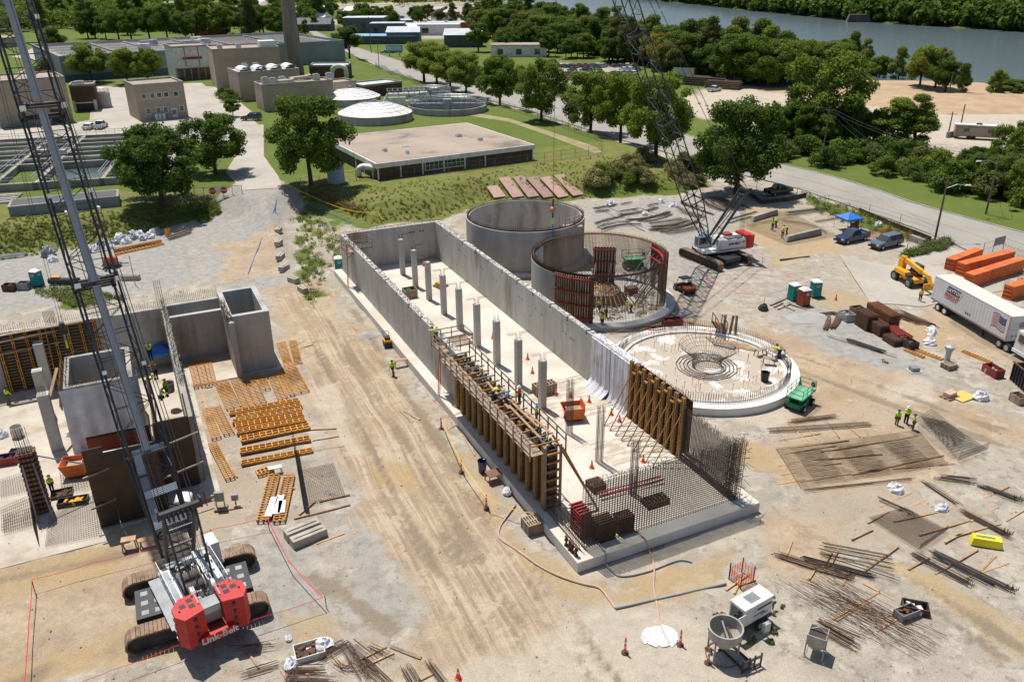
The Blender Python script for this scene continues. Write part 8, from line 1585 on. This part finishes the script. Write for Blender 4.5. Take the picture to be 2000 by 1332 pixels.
def board(label,px,top,w_,m,txt=None):
    p=G(*px); hh=topz(p,top,0); t=thing('billboard',label,'billboard',p); mb=MB(); mb.beam((-w_*.3,0,0),(-w_*.3,0,hh),.4,.4,greym); mb.beam((w_*.3,0,0),(w_*.3,0,hh),.4,.4,greym); mb.obj('posts',t); mb=MB(); mb.box(-w_/2,-.3,hh*.45,w_/2,-.21,hh,m); mb.obj('board',t)
    if txt: mb=MB(); mb.box(-w_*.4,-.34,hh*.6,w_*.4,-.31,hh*.68,white); mb.box(-w_*.4,-.34,hh*.76,w_*.4,-.31,hh*.84,white); mb.obj('lettering',t)
board('long red billboard beyond the basin block',(513,32),13,28,red,1); board('small red road sign board behind the chimney',(594,70),60,7,red,1); board('blue billboard on posts beside the far road',(620,56),46,11,wb); board('pale blue small sign at the edge of the lawn by the road',(778,108),87,8,rb,1)
for i in range(26):
    px,py=rnd.choice([(rnd.uniform(600,960),rnd.uniform(20,62)),(rnd.uniform(470,640),rnd.uniform(8,40)),(rnd.uniform(380,560),rnd.uniform(6,26))]); shed('small far building among the trees and lots of the town',(px,py),rnd.uniform(10,26),rnd.uniform(8,16),rnd.uniform(4,7),rnd.choice([white,wg,wb,brickt,redd,brickb]),rnd.choice([roofl,roofg,white,wg]),rnd.random()<.4,rnd.uniform(-.4,.4)); S.objects[-1] if 0 else None
for o in [o for o in COL.objects if o.get('label','').startswith('small far building')]: o['group']='small far town buildings'
# cars in the far lots
PAL=[white,galv,redd,bluep,blackp,slatep,white,greym]
cc=[car('car','small parked car in the crowded lots behind the trees',c,G(1100+i*12,133),.6,False,'cars parked in the far lots') for i,c in enumerate(PAL)]
def lot(x0,x1,y0,y1,nx_,ny_,rz,pr=.85):
    for j in range(ny_):
        for i in range(nx_):
            if rnd.random()<pr: dup(rnd.choice(cc),G(x0+(x1-x0)*(i+.5*(j%2))/nx_,y0+(y1-y0)*j/max(1,ny_-1)),rz+rnd.uniform(-.15,.15))
lot(1105,1255,134,149,12,3,.5); lot(322,480,6,18,22,3,1.2,.8); lot(640,665,66,76,3,2,.3); lot(760,790,101,106,4,1,1.5); lot(845,1000,46,52,14,1,.2,.7); lot(500,640,6,14,16,2,.8,.6); lot(1560,1720,262,272,8,1,1.,.5)
# yard things beyond the road
t=thing('camper_trailer','tan and brown camper trailer parked behind the low wall','camper',G(1915,283),R(-20)); mb=MB(); mb.box(-5.5,-1.2,.6,5.5,1.2,3.2,mat('camper_tan',(.34,.27,.21),(.2,.15,.11),s=.25,rough=.5,stretch=(.3,1,2.5),space='object')); mb.obj('body',t); mb=MB(); mb.box(-5.6,-1.25,3.203,5.6,1.25,3.4,white); mb.box(-1,-.4,3.4,.2,.4,3.7,blackm); mb.obj('roof',t)
for x in (-3.6,1.5): mb=MB(); mb.box(x,-1.24,1.7,x+1.2,-1.205,2.5,glass); mb.obj('window',t)
for x in (-2.2,-1.2): 
    for s_ in (-1,1): mb=MB(); mb.bar((x,s_*1.0,.45),(x,s_*1.25,.45),.45,rubber,14,True); mb.obj('wheel',t)
mb=MB(); a,b=G(1853,280),G(1890,275); mb.beam(a+Vector((0,0,.7)),b+Vector((0,0,.7)),.4,1.4,concrete_old); mb.obj('block_wall',None,'low grey block wall beside the camper','wall')
for i,(lab,px,L_,W_,H_,m) in enumerate((('long weathered stack of dark pallets in the gravel yard',(1385,172),16,6,3.0,woodg),('second stack of dark pallets beside the grey box trailer',(1418,178),12,5,2.6,woodg))): 
    mb=MB(); 
    for k in range(8): mb.box(-L_/2+rnd.uniform(0,.6),-W_/2,k*H_/8,L_/2-rnd.uniform(0,.6),W_/2,k*H_/8+H_/11,plyd if k%2 else m)
    mb.obj('pallet_stack',None,lab,'pallets',loc=G(*px),rz=R(-32))
for lab,px,L_,m in (('grey box trailer parked behind the pallet stacks',(1440,168),13,greym),('pale box trailer at the tree line of the gravel yard',(1342,157),8,white),('white box trailer half hidden behind the tall tree',(1640,262),8,white)): t=thing('box_trailer',lab,'trailer',G(*px),R(-28)); mb=MB(); mb.box(-L_/2,-1.25,1.0,L_/2,1.25,3.8,m); mb.obj('box_body',t); mb=MB(); mb.box(-L_/2,-1.0,.3,-L_/2+2,1.0,.95,blackm); mb.obj('wheel_set',t)
for lab,px,w_,d_,hh in (('ruined stone bridge pier in the river, taller one',(1735,52),26,14,11),('ruined stone bridge pier in the river, lower one',(1683,52),20,10,6)): p=G(*px,-5); mb=MB(); mb.box(-w_/2,-d_/2,-3,w_/2,d_/2,hh,mat('pier_stone',(.12,.10,.085),(.08,.065,.055),s=.2,rough=.95),.25); mb.obj('bridge_pier',None,lab,'pier',loc=p,rz=-.2)
mb=MB(); mb.lathe([(3,0),(3,7),(2.6,8),(.2,9)],white,16); mb.box(-7,-4,0,7,2,4,white); mb.obj('white_boat',None,'white cabin boat with round wheelhouse stored among the trees','boat',loc=G(1136,88)); mb=MB(); mb.sphere((0,0,0),5,blue,10,5,.5,0); mb.obj('covered_boat',None,'boat under a bright blue cover among the trees','boat',loc=G(1113,97))
def mound(label,px,r,hh,m): 
    rr=random.Random(int(px[0])); mb=MB(); v=[];n,k=18,5
    for j in range(k+1):
        for i in range(n): a=i*6.283/n; f=1-j/k; v.append((r*f*cos(a)*(1+rr.uniform(-.12,.12)),r*.55*f*sin(a)*(1+rr.uniform(-.12,.12)),hh*(1-f**1.3)*(1+rr.uniform(-.08,.08))))
    mb.add(v,[(j*n+i,j*n+(i+1)%n,(j+1)*n+(i+1)%n,(j+1)*n+i) for j in range(k) for i in range(n)],m); mb.obj('gravel_mound',None,label,'mound',loc=T(*px),smooth=True)
mound('large pale gravel mound in the far yard',(800,32),42,9,mt); mound('greenish gravel mound left of the pale one in the far yard',(685,31),30,7,weedm); mound('low gravel mound beside the greenish one',(712,28),30,6,mt); mound('small grey gravel heap on the haul road beside the roller',(722,652),1.6,.45,mt); mound('long low gravel ridge near the portable toilets',(1580,628),3.2,.5,mt)
line('conveyor','sloping quarry conveyor beyond the far yard','conveyor',[(835,33,0),(880,14,14)],1.0,rust,0,6)
mound('tan dirt bank along the river edge of the yard',(1745,186),48,2.2,mat('bank_dirt',(.42,.30,.19),(.34,.235,.145),s=.2,rough=.95)); mound('tan dirt bank beside the lone pole, right part',(1930,213),40,2.6,MATS['bank_dirt']); mound('tan dirt bank along the river edge, left part',(1690,172),30,1.6,MATS['bank_dirt'])
# ================= TREES
def leaves(blobs,n,size,seed,up=.35):
    r=np.random.RandomState(seed); B=np.array(blobs,float); wt=B[:,3]**2; wt/=wt.sum(); k=r.choice(len(B),n,p=wt); d=r.normal(size=(n,3)); d/=np.linalg.norm(d,axis=1)[:,None]; rad=B[k,3]*(r.rand(n)**.35)*(1+.12*r.normal(size=n))
    c=B[k,:3]+d*rad[:,None]*np.array([1,1,.82]); nrm=d+r.normal(size=(n,3))*.75+np.array([0,0,up]); nrm/=np.linalg.norm(nrm,axis=1)[:,None]
    a=np.cross(nrm,r.normal(size=(n,3))); a/=np.linalg.norm(a,axis=1)[:,None]+1e-9; b=np.cross(nrm,a); s_=size*(.6+.8*r.rand(n))[:,None]
    return np.stack([c-a*s_-b*s_*.35,c+a*s_*.2-b*s_*.7,c+a*s_+b*s_*.3,c-a*s_*.1+b*s_*.75],1).reshape(-1,3)
def qmesh(name,V,m):
    n=len(V)//4; me=bpy.data.meshes.new(name); me.vertices.add(n*4); me.vertices.foreach_set('co',V.astype(np.float32).ravel()); me.loops.add(n*4); me.loops.foreach_set('vertex_index',np.arange(n*4,dtype=np.int32)); me.polygons.add(n); me.polygons.foreach_set('loop_start',np.arange(0,n*4,4,dtype=np.int32)); me.update(); me.materials.append(m); return me
def blobs(kind,seed):
    r=random.Random(seed); B=[]
    if kind=='round':
        for i in range(48): a=r.uniform(0,6.283); u=r.uniform(-.8,1); q=math.sqrt(max(0,1-u*u)); B.append((3.6*q*cos(a)*r.uniform(.5,1.18),3.6*q*sin(a)*r.uniform(.5,1.18),6.4+3.9*u*r.uniform(.75,1.05),r.uniform(.65,1.5)))
        B+=[(0,0,6,2.0),(0,0,8,1.7)]
    elif kind=='broad':
        for i in range(60): a=r.uniform(0,6.283); u=r.uniform(-.85,1); q=math.sqrt(max(0,1-abs(u)**2.4)); B.append((4.5*q*cos(a)*r.uniform(.5,1.18),4.5*q*sin(a)*r.uniform(.5,1.18),5.9+4.3*u*r.uniform(.8,1.05),r.uniform(.65,1.5)))
        B+=[(0,0,5,2.2),(0,0,7.5,2.0)]
    elif kind=='tall':
        for i in range(30): u=r.uniform(0,1); a=r.uniform(0,6.283); q=2.9*math.sin(math.pi*(.15+.8*u))*r.uniform(.3,1.); B.append((q*cos(a),q*sin(a),1.6+11.2*u,r.uniform(.8,1.6)))
    else:
        for i in range(14): a=r.uniform(0,6.283); q=r.uniform(0,1)**.5; B.append((1.7*q*cos(a),1.7*q*sin(a),.7+1.3*(1-q*q)*r.uniform(.5,1.2),r.uniform(.5,.95)))
    return B
def trunkmesh(kind,seed):
    r=random.Random(seed); mb=MB(); mb.tube([(0,0,-1),(.05,0,1.5),(-.05,.08,3.6),(.1,0,6.5)] if kind!='bush' else [(0,0,-.3),(0,0,.4),(0,0,.9)],[.36,.28,.22,.1] if kind!='bush' else [.12,.1,.06],bark,7)
    if kind!='bush':
        for i in range(7): a=i*.9+r.uniform(-.3,.3); z=2.4+i*.4; l=r.uniform(2,3.4); mb.tube([(0,0,z),(l*.5*cos(a),l*.5*sin(a),z+l*.6),(l*cos(a),l*sin(a),z+l*.95)],[.13,.08,.03],bark,5)
    return mb
TREE={}
def tmpl(kind,v):
    if (kind,v) not in TREE:
        n,s_={'round':(21000,.15),'broad':(24000,.155),'tall':(16000,.15),'bush':(4200,.105)}[kind]; V=leaves(blobs(kind,v*7+3),n,s_,v+11); to=trunkmesh(kind,v).obj('trunk'); TREE[(kind,v)]=(V,to.data,{}); bpy.data.objects.remove(to)
    return TREE[(kind,v)]
def tree(label,p,kind,m,sc,group=None,v=None,name=None,sq=1.,rz=None):
    v=rnd.randrange(3) if v is None else v; V,tm,cm_=tmpl(kind,v)
    if m.name not in cm_: cm_[m.name]=qmesh('crown',V,m)
    t=thing(name or ('tree' if kind!='bush' else 'bush'),label,'tree' if kind!='bush' else 'bush',p,rnd.uniform(0,6.28) if rz is None else rz,group); t.scale=(sc*sq,sc*sq,sc)
    for nm,me in (('trunk',tm),('crown',cm_[m.name])): o=bpy.data.objects.new(nm,me); COL.objects.link(o); o.parent=t
    return t
def ptree(label,base,toprow,kind,m,wpx=None,group=None,v=None,z0=None,name=None):
    p=T(*base) if z0 is None else G(*base,z0); hh=topz(p,toprow,p.z); H0={'round':11.6,'broad':11.3,'tall':13.8,'bush':2.9}[kind]; W0={'round':9.6,'broad':11.5,'tall':7,'bush':4.6}[kind]; sc=hh/H0; sq=1.
    if wpx: sq=wpx*math.hypot(p.y,CH)/CF/(W0*sc)
    return tree(label,p,kind,m,sc,group,v,name,sq)
for a in [('large dark green tree standing beside the steel tank in the middle of the plant',(611,358),168,'broad',leafd,170),('wide dark tree left of the plant drive, nearest the grass bank',(322,392),232,'broad',leafd,185),('dark tree behind the wide dark one beside the plant drive',(426,332),212,'broad',leafd,132),('large dark tree at the bend of the road behind the far crane',(1440,385),182,'broad',leafd,185),('tall broad green tree beyond the road, highest of its group',(1605,285),92,'broad',leafm,170),
  ('bright yellow green round tree behind the garage',(186,152),72,'round',leafl,82),('green tree pair beside the flagpole, left one',(256,156),84,'round',leafm,66),('green tree pair beside the flagpole, right one',(297,158),86,'round',leafm,62),('dark round tree alone on the far meadow',(115,102),42,'round',leafd,52),('dark round tree at the road corner behind the lawn',(690,112),43,'round',leafd,64),('small ornamental tree on the lawn by the tan building',(461,222),186,'round',leafm,32),('golden leaved tree among the dark riverside trees',(1297,142),58,'round',leafy,62),('yellow green tree behind the pale roofs near the red barn',(468,88),58,'round',leafl,34),
  ('poplar like tree left of the pair beside the gravel yard',(1742,300),192,'tall',leafm,90),('poplar like tree right of the pair beside the gravel yard',(1785,305),188,'tall',leafm,90),('small young tree left of the poplar pair',(1693,285),228,'tall',leafm,34),('bright green tree at the right edge below the camper',(1975,345),240,'broad',leafm,100),('shrub like tree with yellow leaves by the far river edge',(1955,200),146,'tall',leafl,52),('low green riverside tree at the right edge',(1988,205),158,'round',leafm,60)]: ptree(*a)
for i,(b,tp,wp,m) in enumerate([((835,160),72,84,leafl),((860,170),80,78,leafl),((886,180),90,74,leafl),((917,191),95,76,leafl),((982,209),100,98,leafm),((1063,237),108,104,leafl),((1158,264),128,118,leafl),((1216,287),130,116,leafm),((1285,312),132,150,leafm)]): ptree('leafy street tree in the even row along the road beside the lawn',b,tp,'broad' if i>3 else 'round',m,wp,'street trees along the road')
# hedge and shrubs beyond the road
for i in range(46):
    f=i/45; px=1515+f*520+rnd.uniform(-10,10); py=318+f*112+rnd.uniform(-38,4)-(22 if i%2 else 0); tree('dense green shrub in the hedge beyond the road',T(px,py),'bush',rnd.choice([leafd,leafm,leafd,leafr]),rnd.uniform(1.2,2.1),'hedge shrubs beyond the road')
for i in range(16): tree('green shrub on the rough verge left of the far crane',T(1390+rnd.uniform(-25,70),350+rnd.uniform(-30,-6)),'bush',leafd,rnd.uniform(.9,1.5),'shrubs by the road bend')
for i in range(34):
    px,py=rnd.uniform(1160,1385),rnd.uniform(318,368); 
    if py<330 and px<1230: continue
    tree('pale flowering bush in the thicket behind the curved bars',T(px,py),'bush',rnd.choice([bushy,bushy,leafr,leafm]),rnd.uniform(.65,1.25),'flowering bushes behind the far tanks')
for lab,px,sc,m in (('round shrub beside the tan building steps',(445,185),1.3,leafd),('second round shrub beside the tan building',(458,193),1.5,leafd),('dark small tree on the lawn behind the boom',(104,140),2.6,leafd)): tree(lab,PG(*px),'bush',m,sc)
for i in range(16): tree('tree in the belt behind the hedge beyond the road',T(1515+i*13+rnd.uniform(-8,8),292+rnd.uniform(-16,8)),rnd.choice(['round','tall','broad']),rnd.choice([leafd,leafm]),rnd.uniform(.5,.85),'tree belt behind the hedge')
for i in range(12): tree('tree in the belt at the right edge beyond the road',T(1890+i*14+rnd.uniform(-8,8),372+i*4+rnd.uniform(-16,8)),rnd.choice(['round','broad']),rnd.choice([leafd,leafm]),rnd.uniform(.45,.7),'tree belt at the right edge')
# riverside trees
k=0
for row,(pts,tp,n) in enumerate((([(960,30),(1100,60),(1200,100),(1330,150),(1480,165),(1560,168),(1640,172)],None,52),([(900,45),(1000,75),(1120,95),(1240,120),(1350,140),(1450,160),(1520,178)],None,46),([(930,60),(1060,85),(1180,112),(1300,140),(1400,155),(1470,172)],None,34))):
    for i in range(n):
        f=i/(n-1)*(len(pts)-1); j=min(int(f),len(pts)-2); f-=j; px=pts[j][0]+(pts[j+1][0]-pts[j][0])*f+rnd.uniform(-9,9); py=pts[j][1]+(pts[j+1][1]-pts[j][1])*f+rnd.uniform(-6,6)
        tree('tall dense tree in the belt along the near river bank',T(px,py),rnd.choice(['round','broad','tall','broad']),rnd.choice([leafd,leafm,leafd,leafm,leafr]),rnd.uniform(1.0,1.6),'trees along the near river bank',sq=1.2)
for px,py,sc in ((1690,170,1.35),(1720,178,1.2),(1758,182,1.25),(1800,188,1.35),(1830,190,1.3),(1850,196,1.0),(1880,204,.8),(1650,165,1.6),(1625,160,1.5),(1665,150,1.4),(1945,208,.7)): tree('separate tree on the river edge above the tan dirt bank',T(px,py),rnd.choice(['tall','round']),rnd.choice([leafd,leafm,leafl]),sc,'trees above the tan dirt bank')
for i in range(64): px,py=rnd.choice([(rnd.uniform(940,1100),rnd.uniform(62,105)),(rnd.uniform(600,900),rnd.uniform(26,58)),(rnd.uniform(1060,1280),rnd.uniform(100,128))]); tree('tree scattered among the houses and yards of the far town',T(px,py),rnd.choice(['round','broad']),rnd.choice([leafd,leafm,leafd]),rnd.uniform(.8,1.3),'trees scattered in the far town')
for px,py in [(400,52),(430,48),(452,62),(370,70),(335,72),(300,70),(265,72),(240,70),(215,68),(480,60),(498,58),(540,45),(560,40),(605,42),(620,38),(650,30),(180,66),(390,66)]: tree('dark tree at the wood edge beyond the basin block',T(px,py),rnd.choice(['round','broad']),rnd.choice([leafd,leafm]),rnd.uniform(1.1,1.7),'trees at the far wood edge')
for i in range(60):
    px,py=rnd.choice([(rnd.uniform(175,620),rnd.uniform(26,70)),(rnd.uniform(60,330),rnd.uniform(20,56)),(rnd.uniform(330,660),rnd.uniform(8,46))]); tree('tree of the loose wood beyond the meadow and the basin block',T(px,py),rnd.choice(['round','broad','tall']),rnd.choice([leafd,leafm,leafm,leafd,leafr]),rnd.uniform(.7,1.8),'loose wood beyond the meadow',sq=rnd.uniform(.9,1.3))
# far woods, one mass each
def woods(name,label,pts,m,leaf,seed,per=70):
    r=np.random.RandomState(seed); Vs=[]
    for (x,y,z,sc) in pts:
        B=[(r.normal()*1.8,r.normal()*1.8,4+r.rand()*5,1.6+r.rand()*1.6) for _ in range(7)]; Vs.append(leaves(B,per,leaf,r.randint(1e6))*sc+np.array([x,y,z]))
    o=bpy.data.objects.new(name,qmesh(name,np.concatenate(Vs),m)); COL.objects.link(o); tag(o,label,'woods',None,'stuff')
P=[];r=random.Random(5); Q=gp([(2300,98),(2150,85),(2000,72),(1850,61),(1700,50),(1600,39),(1500,28),(1400,16),(1290,4),(1240,-2)],-5)
for i in range(2400):
    f=r.uniform(0,len(Q)-1.001); j=int(f); f-=j; a,b=Vector(Q[j]),Vector(Q[j+1]); d=(b-a).normalized(); e=-9+r.random()**1.6*230; p=a.lerp(b,f)+Vector((-d.y,d.x))*(-e if Vector((-d.y,d.x)).dot(Vector((1,.6)))<0 else e)
    P.append((p.x,p.y,h(p.x,p.y)-1,r.uniform(1.2,2.1)))
woods('far_woods','dense dark green woods covering the far river bank',P,leafd,1.0,1,150)
P=[]
for i in range(900):
    px,py=r.uniform(-60,330),r.uniform(-14,54)
    if py>52-.02*px and 20<px<170: continue
    p=T(px,py); P.append((p.x,p.y,p.z-1,r.uniform(.9,1.35)))
for i in range(420): p=T(r.uniform(560,1060),r.uniform(-16,10)); P.append((p.x,p.y,p.z-1,r.uniform(1.,1.6)))
woods('far_woods','green woods beyond the meadow and the far yard',P,leafm,.8,2,130)
# weeds and grass tufts (uncountable)
def weedclumps(name,label,polys,n,m,hh,seed):
    r=random.Random(seed); Q=[]
    for P in polys:
        xs=[p[0] for p in P]; ys=[p[1] for p in P]
        for c in range(n//len(polys)):
            q=(r.uniform(min(xs),max(xs)),r.uniform(min(ys),max(ys)))
            if float(sdist(P,np.array([q[0]]),np.array([q[1]]))[0])<0: continue
            p=T(*q); s_=hh*r.uniform(.5,1.3); Q.append(leaves([(0,0,.25*s_,.5*s_),(r.uniform(-.3,.3),r.uniform(-.3,.3),.5*s_,.4*s_)],44,.085,r.randrange(10**6))+np.array(tuple(p)))
    o=bpy.data.objects.new(name,qmesh(name,np.concatenate(Q),m)); COL.objects.link(o); tag(o,label,'weeds',None,'stuff')
def tufts(name,label,polys,n,m,hh,wd,seed):
    r=random.Random(seed); Q=[]
    for P in polys:
        xs=[p[0] for p in P]; ys=[p[1] for p in P]; c=0
        while c<n//len(polys):
            q=(r.uniform(min(xs),max(xs)),r.uniform(min(ys),max(ys))); c+=1
            if float(sdist(P,np.array([q[0]]),np.array([q[1]]))[0])<0: continue
            p=T(*q); a=r.uniform(0,6.28); l=r.uniform(.5,1.2)*hh
            for k in range(7): b=a+k*.9; s_=r.uniform(.3,1)*wd; e=Vector((cos(b),sin(b),0)); f=Vector((-e.y,e.x,0))*wd*.22; o=p+e*s_*.3; Q+=[o-f,o+f,o+e*s_+f*.4+Vector((0,0,l)),o+e*s_-f*.4+Vector((0,0,l*.9))]
    o=bpy.data.objects.new(name,qmesh(name,np.array([tuple(v) for v in Q]),m)); COL.objects.link(o); tag(o,label,'weeds',None,'stuff')
weedclumps('weeds','leafy green weeds along the road verge and the site corner',[[(1568,386),(1650,412),(1770,455),(1830,490),(1740,480),(1680,455),(1590,420)],[(1770,505),(1850,480),(1862,488),(1845,500),(1760,516)]],1500,weedm,1.1,1)
weedclumps('weeds','weeds and scrub on the slope beside the gravel haul road',[[(572,425),(615,402),(680,470),(688,500),(640,520),(615,600),(588,560)],[(60,560),(140,552),(250,575),(150,592)],[(370,412),(430,392),(435,410),(400,430)]],1100,weedm,.9,2)
weedclumps('dry_weeds','brown dry weeds along the edge of the grass bank',[[(600,368),(640,372),(720,410),(712,420),(650,400),(600,385)]],600,grassb,1.0,3)
tufts('tall_grass','tall rough grass over the bank slope',[[(-20,500),(0,415),(240,400),(400,390),(425,400),(250,462)],[(605,372),(900,345),(1180,305),(1330,325),(1380,370),(1150,390),(950,390),(860,424),(720,434)]],3500,leafmat('tall_grass_blade',(.15,.19,.04),(.24,.22,.075),(.11,.155,.03)),.3,.3,4)
weedclumps('weeds','small green weed tufts scattered on the near gravel',[[(1340,1180),(1520,1170),(1530,1240),(1380,1290)],[(1640,690),(1900,760),(1880,800),(1700,720)],[(1480,1170),(1520,1260),(1490,1270)]],60,weedm,.4,5)
